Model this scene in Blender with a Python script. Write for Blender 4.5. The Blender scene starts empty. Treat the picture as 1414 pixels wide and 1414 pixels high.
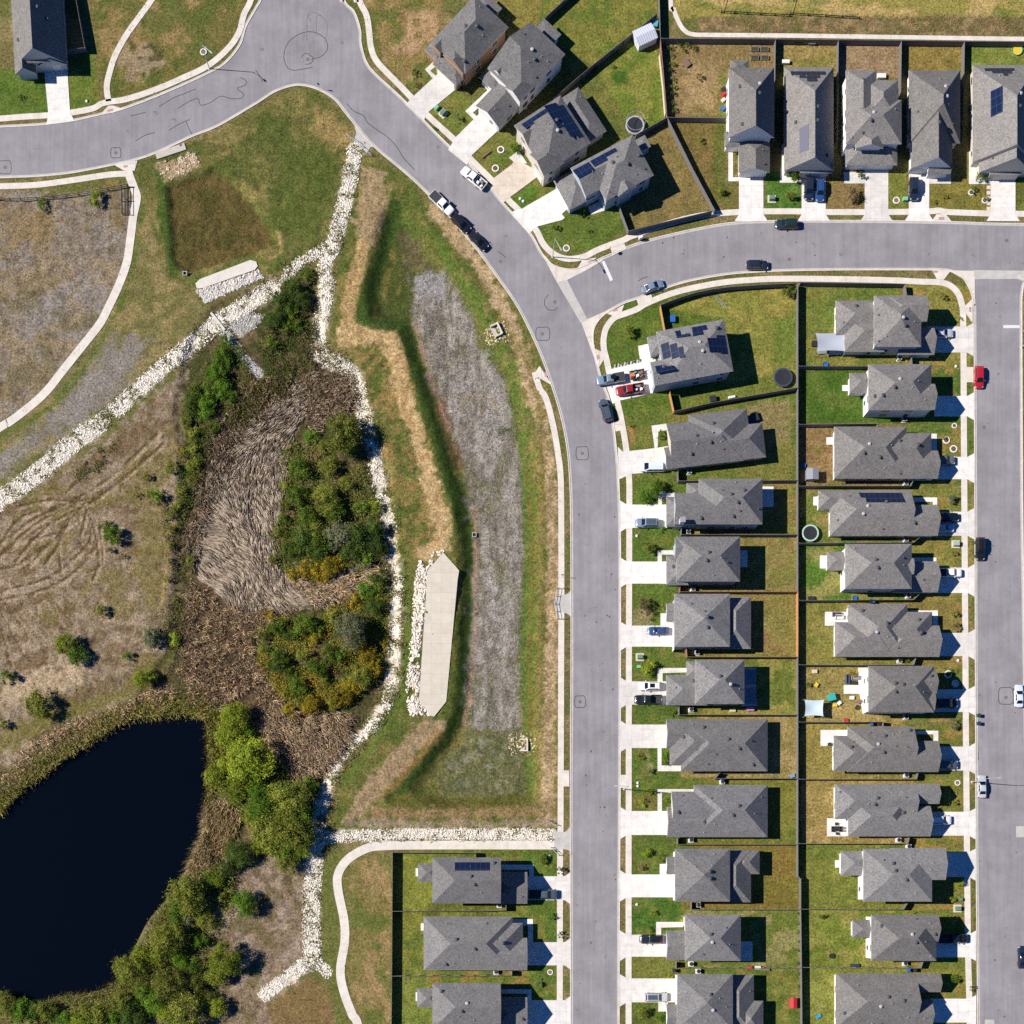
import bpy, bmesh, math, random
import numpy as np
from mathutils import Vector, Matrix
from mathutils.geometry import tessellate_polygon
random.seed(7); rng = np.random.default_rng(11)
R = math.radians
S = 0.15                      # metres per photo pixel on the ground
CH = 300.0                    # height the aerial camera flies at
NX, NY = 650.0, 1250.0        # the point straight below the camera
SUN_EL, SUN_AZ = R(42.0), R(4.5)   # sun stands to the left, a little towards the top
scene = bpy.context.scene
COL = scene.collection

def W(px, py, z=0.0):
    k = 1 - z / CH
    return Vector(((NX + (px - NX) * k - 707) * S, (707 - NY - (py - NY) * k) * S, z))
def PX(x, y):
    return x / S + 707, 707 - y / S
def lin(c):
    c = np.asarray(c, float) / 255.0
    return np.where(c <= 0.04045, c / 12.92, ((c + 0.055) / 1.055) ** 2.4)
KEXP = 1.5
def alb(c, k=KEXP):           # a sunlit tone as surface colour
    a = lin(c) / k
    return (float(a[0]), float(a[1]), float(a[2]), 1.0)

# ---------------------------------------------------------------- materials
MATS = {}
def new_mat(name):
    m = bpy.data.materials.new(name); m.use_nodes = True
    nt = m.node_tree
    return m, nt, nt.nodes['Principled BSDF']
def N(nt, t, **kw):
    n = nt.nodes.new(t)
    for k, v in kw.items(): setattr(n, k, v)
    return n
def noise(nt, vec, scale, detail=4, rough=0.6):
    n = N(nt, 'ShaderNodeTexNoise'); n.inputs['Scale'].default_value = scale
    n.inputs['Detail'].default_value = detail; n.inputs['Roughness'].default_value = rough
    nt.links.new(vec, n.inputs['Vector']); return n.outputs['Fac']
def ramp(nt, fac, lo, hi, a, b):
    r = N(nt, 'ShaderNodeMapRange'); r.inputs[1].default_value = lo; r.inputs[2].default_value = hi
    r.inputs[3].default_value = a; r.inputs[4].default_value = b
    nt.links.new(fac, r.inputs[0]); return r.outputs[0]
def mult(nt, a, b):
    m = N(nt, 'ShaderNodeMath', operation='MULTIPLY')
    for i, v in enumerate((a, b)):
        if isinstance(v, (int, float)): m.inputs[i].default_value = v
        else: nt.links.new(v, m.inputs[i])
    return m.outputs[0]
def scale_col(nt, col, fac):
    v = N(nt, 'ShaderNodeVectorMath', operation='SCALE')
    if isinstance(col, tuple): v.inputs[0].default_value = col[:3]
    else: nt.links.new(col, v.inputs[0])
    nt.links.new(fac, v.inputs['Scale']); return v.outputs[0]
def mix(nt, fac, a, b, mode='MIX'):
    m = N(nt, 'ShaderNodeMix', data_type='RGBA', blend_type=mode)
    for s, v in ((0, fac), (6, a), (7, b)):
        if isinstance(v, (int, float, tuple)): m.inputs[s].default_value = v
        else: nt.links.new(v, m.inputs[s])
    return m.outputs[2]
def bump(nt, b, h, strength, dist):
    n = N(nt, 'ShaderNodeBump'); n.inputs['Strength'].default_value = strength; n.inputs['Distance'].default_value = dist
    nt.links.new(h, n.inputs['Height']); nt.links.new(n.outputs[0], b.inputs['Normal'])
def M(name, col, rough=0.7, var=0.12, scale=6.0, metal=0.0, fine=None, coat=0.0, spec=None, bmp=0.0):
    if name in MATS: return MATS[name]
    m, nt, b = new_mat(name)
    pos = N(nt, 'ShaderNodeNewGeometry').outputs['Position']
    if var:
        f = ramp(nt, noise(nt, pos, scale), 0.25, 0.75, 1 - var, 1 + var)
        if fine: f = mult(nt, f, ramp(nt, noise(nt, pos, fine[0], 2), 0.3, 0.7, 1 - fine[1], 1 + fine[1]))
        nt.links.new(scale_col(nt, tuple(col), f), b.inputs['Base Color'])
    else: b.inputs['Base Color'].default_value = col
    b.inputs['Roughness'].default_value = rough; b.inputs['Metallic'].default_value = metal
    b.inputs['Coat Weight'].default_value = coat
    if spec is not None: b.inputs['Specular IOR Level'].default_value = spec
    if bmp: bump(nt, b, noise(nt, pos, scale * 3), bmp, 0.05)
    MATS[name] = m; return m

# ---------------------------------------------------------------- objects
def tag(o, label=None, cat=None, group=None, kind=None):
    for k, v in (('label', label), ('category', cat), ('group', group), ('kind', kind)):
        if v: o[k] = v
    return o
def link(o, parent=None):
    COL.objects.link(o)
    if parent is not None: o.parent = parent
    return o
def empty(name, loc=(0, 0, 0), rz=0.0):
    o = bpy.data.objects.new(name, None); o.location = loc; o.rotation_euler = (0, 0, rz)
    o.empty_display_size = 0.3
    return link(o)
def mesh_obj(name, me, parent=None, loc=None, rz=0.0):
    o = bpy.data.objects.new(name, me)
    if loc is not None: o.location = loc
    o.rotation_euler = (0, 0, rz)
    return link(o, parent)
class MB:
    """collects shapes for one mesh"""
    def __init__(s): s.v = []; s.f = []; s.m = []; s.mats = []
    def mi(s, mat):
        if mat not in s.mats: s.mats.append(mat)
        return s.mats.index(mat)
    def add(s, vs, fs, mat):
        o = len(s.v); s.v += [tuple(v) for v in vs]; i = s.mi(mat)
        for f in fs: s.f.append(tuple(o + k for k in f)); s.m.append(i)
    def box(s, x0, y0, z0, x1, y1, z1, mat, top=0.0):
        t = top
        vs = [(x0, y0, z0), (x1, y0, z0), (x1, y1, z0), (x0, y1, z0), (x0 + t, y0 + t, z1), (x1 - t, y0 + t, z1), (x1 - t, y1 - t, z1), (x0 + t, y1 - t, z1)]
        s.add(vs, [(3, 2, 1, 0), (4, 5, 6, 7), (0, 1, 5, 4), (1, 2, 6, 5), (2, 3, 7, 6), (3, 0, 4, 7)], mat)
    def obox(s, c, ux, L, Wd, z0, z1, mat):    # box along a direction in plan
        ux = Vector((ux[0], ux[1])).normalized(); uy = Vector((-ux.y, ux.x)); c = Vector((c[0], c[1]))
        q = [c + ux * a * L / 2 + uy * b * Wd / 2 for a, b in ((-1, -1), (1, -1), (1, 1), (-1, 1))]
        s.prism([(p.x, p.y) for p in q], z0, z1, mat)
    def prism(s, pts, z0, z1, mat, side=None):
        n = len(pts)
        a = sum(pts[i][0] * pts[(i + 1) % n][1] - pts[(i + 1) % n][0] * pts[i][1] for i in range(n))
        if a < 0: pts = pts[::-1]
        tri = tessellate_polygon([[Vector((p[0], p[1], 0)) for p in pts]])
        vs = [(p[0], p[1], z1) for p in pts] + [(p[0], p[1], z0) for p in pts]
        ft = []
        for t in tri:
            A, B, C = (pts[k] for k in t)
            if (B[0] - A[0]) * (C[1] - A[1]) - (B[1] - A[1]) * (C[0] - A[0]) < 0: t = t[::-1]
            ft.append(tuple(t))
        s.add(vs, ft, mat)
        s.add(vs, [(i, n + i, n + (i + 1) % n, (i + 1) % n) for i in range(n)], side or mat)
    def tube(s, pts, r, mat, n=8, r2=None, cap=True):
        pts = [Vector(p) for p in pts]; rings = []; r2 = r if r2 is None else r2
        for i, p in enumerate(pts):
            d = (pts[min(i + 1, len(pts) - 1)] - pts[max(i - 1, 0)]).normalized()
            a = d.orthogonal().normalized(); b = d.cross(a); rr = r + (r2 - r) * i / max(1, len(pts) - 1)
            rings.append([p + (a * math.cos(2 * math.pi * k / n) + b * math.sin(2 * math.pi * k / n)) * rr for k in range(n)])
        vs = [v for g in rings for v in g]; fs = []
        for i in range(len(rings) - 1):
            for k in range(n):
                fs.append((i * n + k, i * n + (k + 1) % n, (i + 1) * n + (k + 1) % n, (i + 1) * n + k))
        if cap: fs += [tuple(range(n))[::-1], tuple((len(rings) - 1) * n + k for k in range(n))]
        s.add(vs, fs, mat)
    def lathe(s, prof, mat, n=16, c=(0, 0, 0), closed=False):
        vs = []; fs = []; m = len(prof)
        for r, z in prof:
            for k in range(n): vs.append((c[0] + r * math.cos(2 * math.pi * k / n), c[1] + r * math.sin(2 * math.pi * k / n), c[2] + z))
        for i in range(m if closed else m - 1):
            for k in range(n):
                j = (i + 1) % m
                fs.append((i * n + k, i * n + (k + 1) % n, j * n + (k + 1) % n, j * n + k))
        s.add(vs, fs, mat)
    def mesh(s, name, smooth=False):
        me = bpy.data.meshes.new(name); me.from_pydata(s.v, [], s.f); me.update()
        for m in s.mats: me.materials.append(m)
        me.polygons.foreach_set('material_index', s.m)
        if smooth: me.polygons.foreach_set('use_smooth', [True] * len(s.f))
        return me
    def build(s, name, parent=None, loc=None, rz=0.0, smooth=False):
        return mesh_obj(name, s.mesh(name, smooth), parent, loc, rz)

def np_mesh(name, verts, faces, mats, cols=None, fmi=None, smooth=False):
    """verts (n,3), faces (m,k) numpy -> mesh; cols (n,3) a point colour attribute"""
    me = bpy.data.meshes.new(name); n, (m, k) = len(verts), faces.shape
    me.vertices.add(n); me.vertices.foreach_set('co', np.ascontiguousarray(verts, dtype=np.float32).ravel())
    me.loops.add(m * k); me.loops.foreach_set('vertex_index', np.ascontiguousarray(faces, dtype=np.int32).ravel())
    me.polygons.add(m); me.polygons.foreach_set('loop_start', np.arange(0, m * k, k, dtype=np.int32))
    if cols is not None:
        a = me.color_attributes.new('Col', 'FLOAT_COLOR', 'POINT')
        a.data.foreach_set('color', np.concatenate([cols, np.ones((n, 1))], 1).astype(np.float32).ravel())
    for mt in mats: me.materials.append(mt)
    if smooth: me.polygons.foreach_set('use_smooth', np.ones(m, dtype=bool))
    me.update(calc_edges=True); me.validate(); return me

def cr(pts, n=6, closed=False):
    """smooth line through points"""
    P = [np.array(p, float) for p in pts]; out = []; L = len(P)
    rngs = range(L) if closed else range(L - 1)
    for i in rngs:
        if closed: p0, p1, p2, p3 = P[i - 1], P[i], P[(i + 1) % L], P[(i + 2) % L]
        else: p0, p1, p2, p3 = P[max(i - 1, 0)], P[i], P[i + 1], P[min(i + 2, L - 1)]
        for t in np.linspace(0, 1, n, endpoint=False):
            out.append(0.5 * ((2 * p1) + (-p0 + p2) * t + (2 * p0 - 5 * p1 + 4 * p2 - p3) * t * t + (-p0 + 3 * p1 - 3 * p2 + p3) * t ** 3))
    if not closed: out.append(P[-1])
    return [(float(q[0]), float(q[1])) for q in out]
def offset(pts, d):
    out = []
    for i, p in enumerate(pts):
        a = np.array(pts[max(i - 1, 0)]); b = np.array(pts[min(i + 1, len(pts) - 1)]); t = (b - a) / (np.linalg.norm(b - a) + 1e-9)
        out.append((p[0] - t[1] * d, p[1] + t[0] * d))
    return out
def ribbon_pts(pts, w):
    return offset(pts, -w / 2) + offset(pts, w / 2)[::-1]
def ground_prism(name, polys, z0, z1, mat, kind='structure'):
    mb = MB()
    for pts in polys: mb.prism([tuple(W(*p)[:2]) for p in pts], z0, z1, mat)
    o = mb.build(name)
    if kind: o['kind'] = kind
    return o

# ---------------------------------------------------------------- fields in plan, used for colours of the soil and for scattering
def seg_dist(X, Y, pts, closed=False):
    d = np.full(X.shape, 1e9); n = len(pts)
    for i in range(n if closed else n - 1):
        ax, ay = pts[i]; bx, by = pts[(i + 1) % n]; dx, dy = bx - ax, by - ay
        t = np.clip(((X - ax) * dx + (Y - ay) * dy) / (dx * dx + dy * dy + 1e-9), 0, 1)
        d = np.minimum(d, (X - ax - t * dx) ** 2 + (Y - ay - t * dy) ** 2)
    return np.sqrt(d)
def inside(X, Y, pts):
    c = np.zeros(X.shape, bool); n = len(pts)
    for i in range(n):
        ax, ay = pts[i]; bx, by = pts[(i + 1) % n]
        if ay == by: continue
        c ^= ((ay > Y) != (by > Y)) & (X < (bx - ax) * (Y - ay) / (by - ay) + ax)
    return c
def sdf(X, Y, pts):
    d = seg_dist(X, Y, pts, True); return np.where(inside(X, Y, pts), d, -d)
def vnoise(X, Y, scale, seed, oct=3):
    out = np.zeros(X.shape); amp = 1.0; tot = 0
    for o in range(oct):
        g = np.random.default_rng(seed + o * 101).random((128, 128)); s = scale / 2 ** o
        u = X / s + 31.7 * o; v = Y / s + 17.3 * o; iu = np.floor(u).astype(int); iv = np.floor(v).astype(int)
        fu = u - iu; fv = v - iv; fu = fu * fu * (3 - 2 * fu); fv = fv * fv * (3 - 2 * fv)
        a = g[iv % 128, iu % 128]; b = g[iv % 128, (iu + 1) % 128]; c = g[(iv + 1) % 128, iu % 128]; d = g[(iv + 1) % 128, (iu + 1) % 128]
        out += amp * ((a * (1 - fu) + b * fu) * (1 - fv) + (c * (1 - fu) + d * fu) * fv); tot += amp; amp *= 0.55
    return out / tot
def sstep(x): 
    x = np.clip(x, 0, 1); return x * x * (3 - 2 * x)
# ================================================================ the soil
def rect(x0, y0, x1, y1): return [(x0, y0), (x1, y0), (x1, y1), (x0, y1)]
POND = cr([(-90, 1180), (-40, 1150), (0, 1130), (40, 1088), (100, 1046), (150, 1012), (185, 996), (235, 992), (268, 990), (281, 1015), (281, 1080), (278, 1140), (256, 1195), (240, 1225), (203, 1268), (182, 1308), (160, 1350), (130, 1367), (80, 1374), (40, 1384), (0, 1374), (-60, 1390), (-100, 1300)], 4, True)
EBASIN = [(545, 305), (600, 360), (645, 420), (672, 480), (697, 520), (712, 580), (722, 660), (724, 760), (720, 850), (720, 1000), (728, 1090), (620, 1098), (590, 1085), (640, 1010), (652, 950), (652, 850), (655, 760), (648, 680), (622, 590), (594, 510), (566, 440), (530, 425), (525, 400), (538, 340)]
NWBASIN = [(238, 262), (295, 240), (330, 262), (352, 290), (377, 332), (345, 345), (262, 372), (246, 355)]
axis = np.concatenate([[-30000, -8000, -2500, -900, -400, -250, -180], np.arange(-120, 1534.1, 2.4), [1600, 1680, 1800, 2300, 4000, 9000, 30000]])
GX, GY = np.meshgrid(axis, axis)
CA = np.zeros(GX.shape + (3,)); CA[:] = lin((118, 110, 62))
n1 = vnoise(GX, GY, 14, 3) - 0.5; n2 = vnoise(GX, GY, 60, 9) - 0.5; n3 = vnoise(GX, GY, 6, 19, 2) - 0.5
def sub(pts, pad):
    xs = [p[0] for p in pts]; ys = [p[1] for p in pts]
    i0, i1 = np.searchsorted(axis, (min(xs) - pad, max(xs) + pad)); j0, j1 = np.searchsorted(axis, (min(ys) - pad, max(ys) + pad))
    return (slice(j0, j1), slice(i0, i1))
def put(sl, m, col):
    CA[sl] = CA[sl] * (1 - m[..., None]) + lin(col) * m[..., None]
def A(col, pts, f=6, w=10, a=1.0):                      # an area with a soft, uneven edge
    sl = sub(pts, f + w + 4); d = sdf(GX[sl], GY[sl], pts) + w * (n1[sl] * 1.4 + n3[sl] * 1.7); f *= .6
    put(sl, a * sstep(d / (2 * f) + 0.5), col)
def L(col, pts, width, f=4, w=6, a=1.0):                # a band
    pts = cr(pts, 4); sl = sub(pts, width + f + w + 4); d = width / 2 - seg_dist(GX[sl], GY[sl], pts) + w * (n1[sl] * 1.4 + n3[sl] * 1.5); f *= .6
    put(sl, a * sstep(d / (2 * f) + 0.5), col)
def B(col, pts, scale, th, a=0.8, seed=1, soft=0.08, f=6, stretch=(1, 1)):   # patches
    sl = sub(pts, f + 4); d = sdf(GX[sl], GY[sl], pts)
    n = vnoise(GX[sl] * stretch[0], GY[sl] * stretch[1], scale, seed, 4)
    put(sl, a * sstep(d / f + 0.5) * sstep((n - th) / soft + 0.5), col)

FR = rect(-400, -400, 1900, 1900)
B((100, 108, 48), FR, 45, 0.52, 0.7, 4); B((150, 132, 88), FR, 38, 0.58, 0.6, 8)
# meadow at the left edge
MEA = [(-300, 245), (90, 268), (175, 258), (184, 300), (166, 375), (110, 485), (40, 560), (-300, 740)]
A((142, 130, 112), MEA, 5, 6); B((146, 139, 131), MEA, 50, 0.52, 0.75, 21, 0.12); B((118, 108, 62), MEA, 32, 0.57, 0.6, 22); B((158, 136, 98), MEA, 26, 0.62, 0.5, 23); B((95, 80, 62), MEA, 8, 0.62, 0.5, 24)
A((142, 120, 78), [(0, 285), (75, 290), (70, 330), (0, 350)], 12, 14, 0.7)
# strip between path and stones
STR = [(200, 250), (235, 380), (285, 440), (150, 560), (-300, 860), (-300, 720), (0, 606), (60, 560), (125, 480), (175, 390), (195, 300)]
A((118, 114, 62), STR, 5, 6); B((158, 138, 88), STR, 18, 0.55, 0.6, 30)
A((136, 130, 124), [(200, 470), (170, 545), (-300, 840), (-300, 742), (0, 630), (90, 560), (150, 475)], 26, 22, 0.85); B((150, 144, 138), [(200, 470), (170, 545), (0, 700), (0, 630), (90, 560), (150, 475)], 24, 0.55, 0.6, 31)
L((96, 112, 42), [(0, 605), (70, 560), (130, 485), (178, 390), (196, 300), (200, 262)], 8, 4, 5, 0.8)
# basin lawn by the bend
LAWN = [(186, 232), (215, 214), (262, 200), (300, 180), (360, 146), (405, 124), (440, 128), (482, 172), (492, 200), (474, 270), (450, 335), (400, 372), (300, 410), (262, 408), (228, 372), (205, 300)]
A((108, 108, 52), LAWN, 4, 6); B((142, 128, 72), LAWN, 26, 0.55, 0.65, 40); B((78, 94, 34), LAWN, 34, 0.57, 0.7, 41)
A((82, 98, 34), [(398, 210), (470, 190), (468, 260), (440, 330), (392, 330), (370, 270)], 14, 16, 0.8)
A((94, 84, 40), [(232, 258), (300, 236), (345, 278), (380, 334), (345, 350), (258, 376), (242, 360)], 3, 4)
B((112, 94, 52), [(232, 258), (300, 236), (345, 278), (380, 334), (345, 350), (258, 376), (242, 360)], 10, 0.55, 0.6, 42, 0.15, stretch=(1, .4)); B((70, 72, 28), [(240, 280), (300, 250), (345, 290), (370, 330), (258, 366)], 22, 0.52, 0.6, 43)
L((70, 96, 32), [(222, 240), (226, 300), (234, 350), (240, 378)], 13, 4, 5, 0.9)
L((96, 112, 40), [(385, 335), (392, 350), (375, 362), (330, 366), (270, 388)], 9, 3, 4, 0.7); L((165, 138, 88), [(384, 322), (388, 345), (372, 358)], 6, 3, 4, 0.7)
A((190, 165, 132), [(216, 226), (268, 212), (276, 230), (226, 250)], 4, 6, 0.7)
A((168, 140, 84), [(440, 150), (482, 178), (488, 196), (462, 205), (430, 180)], 8, 12, 0.7)
L((118, 100, 42), [(150, 255), (165, 300)], 20, 6, 10, 0.5)
# middle ground around the long basin
MID = [(495, 205), (560, 246), (660, 350), (720, 425), (755, 520), (772, 620), (776, 1145), (450, 1145), (480, 1060), (545, 960), (552, 800), (530, 640), (500, 560), (455, 470), (470, 330)]
A((104, 108, 46), MID, 4, 5); B((140, 126, 66), MID, 28, 0.56, 0.6, 50); B((76, 98, 32), MID, 26, 0.58, 0.6, 51)
A((166, 142, 104), [(498, 232), (535, 235), (532, 300), (522, 345), (495, 350), (492, 300)], 8, 12, 0.9)
L((184, 152, 100), [(500, 340), (482, 420), (478, 462)], 18, 6, 8, 0.9); L((200, 170, 118), [(478, 466), (520, 460), (545, 482), (556, 540), (578, 610), (600, 690), (612, 745), (590, 765)], 24, 7, 10, 0.95)
B((170, 132, 80), [(470, 450), (560, 450), (620, 740), (570, 770)], 9, 0.55, 0.5, 52)
A((72, 84, 34), [(540, 285), (560, 310), (575, 380), (570, 450), (500, 445), (512, 380), (528, 330)], 8, 12, 0.9); B((128, 112, 50), [(540, 300), (570, 380), (560, 440), (505, 440), (515, 380)], 14, 0.6, 0.6, 53, stretch=(1.6, .6))
A((108, 92, 70), [(548, 318), (580, 330), (592, 368), (560, 372)], 8, 12, 0.6)
L((62, 86, 28), [(546, 288), (520, 370), (503, 432), (520, 446), (558, 452), (578, 520), (604, 610), (632, 690), (648, 760), (646, 850), (640, 940), (634, 985), (604, 1030), (540, 1100)], 20, 4, 5, 0.95)
L((56, 78, 26), [(604, 610), (632, 690), (648, 760), (644, 850), (640, 940), (634, 985), (604, 1030), (548, 1090)], 14, 4, 5, 0.6)
FLOOR = [(576, 380), (612, 372), (644, 428), (664, 480), (694, 520), (711, 580), (720, 660), (722, 760), (717, 850), (717, 1010), (690, 1012), (652, 1004), (646, 960), (654, 850), (656, 745), (642, 650), (620, 590), (590, 510), (572, 440)]
A((142, 136, 126), FLOOR, 14, 13); B((164, 158, 152), FLOOR, 34, 0.53, 0.65, 55, 0.12, stretch=(1, .5)); B((112, 102, 92), FLOOR, 20, 0.57, 0.6, 56); B((104, 106, 62), FLOOR, 24, 0.62, 0.6, 57)
B((92, 86, 78), FLOOR, 6, 0.62, 0.5, 58); B((176, 170, 162), FLOOR, 22, 0.56, 0.55, 59, 0.14, 14, (2.2, .35)); B((110, 104, 84), FLOOR, 18, 0.6, 0.5, 63, 0.14, 14, (2.4, .3))
A((156, 155, 154), [(575, 378), (612, 376), (612, 400), (580, 410)], 8, 10, 0.8)
L((112, 88, 54), [(604, 545), (622, 600), (634, 640)], 14, 5, 8, 0.8); L((160, 124, 98), [(572, 440), (592, 512), (618, 590)], 5, 3, 4, 0.7); L((160, 130, 104), [(656, 700), (656, 850), (648, 960), (640, 1000)], 6, 3, 4, 0.7)
L((176, 158, 120), [(636, 566), (640, 545), (655, 540), (678, 550), (688, 566)], 3, 1.5, 2, 0.8)
L((64, 84, 34), [(690, 592), (704, 590)], 10, 4, 6, 0.8)
A((104, 106, 66), [(598, 1064), (650, 1006), (715, 1006), (728, 1050), (726, 1100), (612, 1104)], 8, 10, 0.9); B((138, 136, 112), [(610, 1064), (650, 1015), (715, 1015), (722, 1095), (620, 1095)], 7, 0.58, 0.7, 60); B((74, 90, 40), [(610, 1064), (650, 1015), (715, 1015), (722, 1095), (620, 1095)], 12, 0.56, 0.6, 61)
L((84, 106, 36), [(602, 326), (650, 398), (694, 470), (712, 545), (726, 640), (733, 760), (729, 900), (732, 1000), (740, 1090)], 17, 6, 9, 0.9)
L((120, 84, 40), [(728, 640), (735, 760), (731, 900), (734, 1040)], 4, 2, 4, 0.5)
L((194, 166, 126), [(600, 290), (650, 352), (692, 420), (725, 500), (748, 580), (760, 660), (764, 760), (762, 900), (758, 1000), (756, 1130)], 19, 6, 9, 0.9)
L((128, 118, 52), [(690, 440), (742, 540), (748, 700), (744, 900), (742, 1100)], 8, 5, 8, 0.8)
B((128, 112, 66), [(590, 270), (640, 330), (780, 600), (776, 1140), (735, 1140), (740, 700), (690, 470), (610, 330)], 10, 0.56, 0.6, 62)
L((96, 94, 36), [(545, 1104), (640, 1108), (728, 1104)], 16, 5, 6, 0.9); L((150, 122, 84), [(520, 1122), (640, 1124), (740, 1120)], 14, 6, 8, 0.8); L((160, 140, 118), [(480, 1136), (640, 1138), (760, 1136)], 10, 5, 6, 0.7)
A((162, 138, 104), [(585, 990), (618, 1000), (560, 1060), (500, 1130), (478, 1130), (500, 1080), (550, 1030)], 6, 10, 0.9)
A((160, 118, 66), [(600, 1010), (615, 1012), (540, 1098), (528, 1098)], 5, 6, 0.5)
L((92, 116, 40), [(553, 770), (562, 860), (556, 960), (520, 1020), (470, 1090)], 12, 5, 6, 0.7)
# dry ground west of the wet hollow
SWM = [(-300, 900), (0, 705), (130, 620), (240, 525), (268, 480), (262, 560), (255, 650), (246, 760), (242, 880), (190, 960), (110, 1000), (0, 1070), (-300, 1200)]
A((146, 130, 106), SWM, 6, 10); B((168, 150, 124), SWM, 30, 0.55, 0.65, 70); B((112, 88, 52), SWM, 16, 0.57, 0.6, 71, stretch=(.7, 1.2)); B((120, 110, 52), SWM, 40, 0.6, 0.7, 72); B((92, 72, 44), SWM, 7, 0.62, 0.5, 73)
for tr in ([(-10, 760), (40, 720), (100, 690), (150, 660), (215, 600)], [(-10, 775), (45, 735), (110, 700), (160, 668), (225, 612)], [(0, 815), (60, 800), (100, 772), (125, 740), (112, 705)], [(0, 828), (66, 812), (112, 780), (138, 742)], [(0, 843), (30, 900)], [(12, 838), (50, 890)], [(30, 832), (66, 878)], [(52, 822), (85, 862)], [(70, 806), (118, 850)], [(20, 700), (70, 690), (120, 696), (142, 680)],
           [(40, 745), (80, 735), (108, 715)], [(0, 880), (18, 925)], [(85, 790), (80, 745), (100, 705)], [(120, 790), (140, 775), (136, 720)], [(90, 680), (110, 660), (120, 640)], [(-20, 790), (20, 780), (60, 755)], [(0, 749), (25, 716), (53, 704)], [(0, 765), (37, 732), (66, 712)], [(20, 775), (45, 745), (70, 722)], [(40, 780), (62, 755), (85, 735)], [(60, 780), (80, 750), (95, 720), (112, 700)], [(95, 700), (110, 690), (118, 705), (110, 740)], [(122, 710), (132, 740), (135, 775), (128, 800)], [(0, 862), (12, 905)], [(62, 812), (102, 862)], [(22, 840), (58, 888)]):
    L((92, 72, 46), tr, 3.0, 1.5, 2.5, 0.9); L((186, 164, 132), [(p[0] + 4, p[1] + 3) for p in tr], 2.5, 1.5, 2.5, 0.7)
A((186, 164, 132), [(0, 942), (60, 925), (130, 905), (110, 945), (30, 965), (0, 980)], 8, 12, 0.8)
A((122, 112, 54), [(190, 700), (232, 690), (228, 830), (200, 840), (180, 790)], 14, 16, 0.7)
L((176, 148, 88), [(238, 606), (254, 640), (252, 700), (232, 740), (228, 810), (216, 850)], 4, 2, 3, 0.7)
L((102, 84, 52), [(60, 990), (130, 960), (200, 930)], 26, 8, 14, 0.5); L((118, 112, 50), [(0, 1030), (60, 1000), (150, 965), (220, 925)], 24, 8, 14, 0.8)
# wet hollow
WET = [(268, 470), (300, 430), (375, 395), (432, 375), (438, 470), (450, 505), (490, 520), (500, 570), (528, 640), (540, 760), (540, 930), (500, 1010), (450, 1060), (440, 1150), (300, 1190), (282, 1090), (270, 985), (180, 990), (240, 900), (250, 760), (258, 640), (248, 560)]
A((84, 78, 46), WET, 6, 10); B((66, 76, 32), WET, 20, 0.48, 0.75, 80); B((120, 100, 74), WET, 10, 0.58, 0.6, 81)
A((164, 147, 126), [(405, 528), (432, 555), (398, 600), (380, 700), (380, 780), (430, 825), (350, 835), (300, 820), (268, 770), (280, 680), (300, 600), (340, 570)], 5, 8, 0.95)
A((104, 84, 62), [(275, 800), (340, 838), (420, 832), (350, 880), (360, 940), (440, 985), (480, 1030), (400, 1060), (300, 970), (245, 920), (255, 850)], 6, 8, 0.9)
L((176, 174, 172), [(303, 450), (322, 474), (338, 494), (358, 516)], 11, 2, 3, 0.95); A((164, 160, 148), [(312, 446), (345, 428), (366, 434), (350, 452), (330, 464)], 3, 5, 0.9); A((150, 148, 150), [(460, 795), (500, 775), (515, 778), (480, 790), (462, 805)], 3, 3, 0.9)
A((110, 100, 60), [(-40, 1120), (90, 1030), (190, 985), (280, 980), (290, 1100), (260, 1200), (150, 1360), (0, 1400), (-60, 1440), (-60, 1414), (0, 1378)], 5, 8, 0.9)
# south-west bank and trail surroundings
SBK = [(280, 1190), (330, 1160), (440, 1140), (425, 1200), (420, 1310), (365, 1375), (400, 1414), (400, 1600), (100, 1600), (160, 1370), (220, 1260)]
A((140, 122, 98), SBK, 6, 10); B((166, 148, 130), SBK, 26, 0.54, 0.7, 90); B((104, 96, 50), SBK, 22, 0.57, 0.7, 91); B((90, 74, 50), SBK, 8, 0.6, 0.5, 92)
A((132, 108, 66), [(370, 1390), (430, 1345), (460, 1380), (480, 1600), (360, 1600)], 8, 12, 0.9)
A((104, 112, 48), [(445, 1180), (475, 1178), (462, 1230), (470, 1290), (466, 1340), (492, 1414), (470, 1440), (450, 1340), (440, 1260)], 5, 7, 0.9)
WLK = [(540, 1178), (542, 1600), (500, 1600), (486, 1370), (472, 1330), (480, 1240), (476, 1215), (500, 1182)]
A((128, 118, 62), WLK, 3, 4); B((165, 138, 92), WLK, 20, 0.53, 0.7, 93, stretch=(1.5, .6)); B((88, 108, 38), WLK, 26, 0.55, 0.7, 94)
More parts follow.
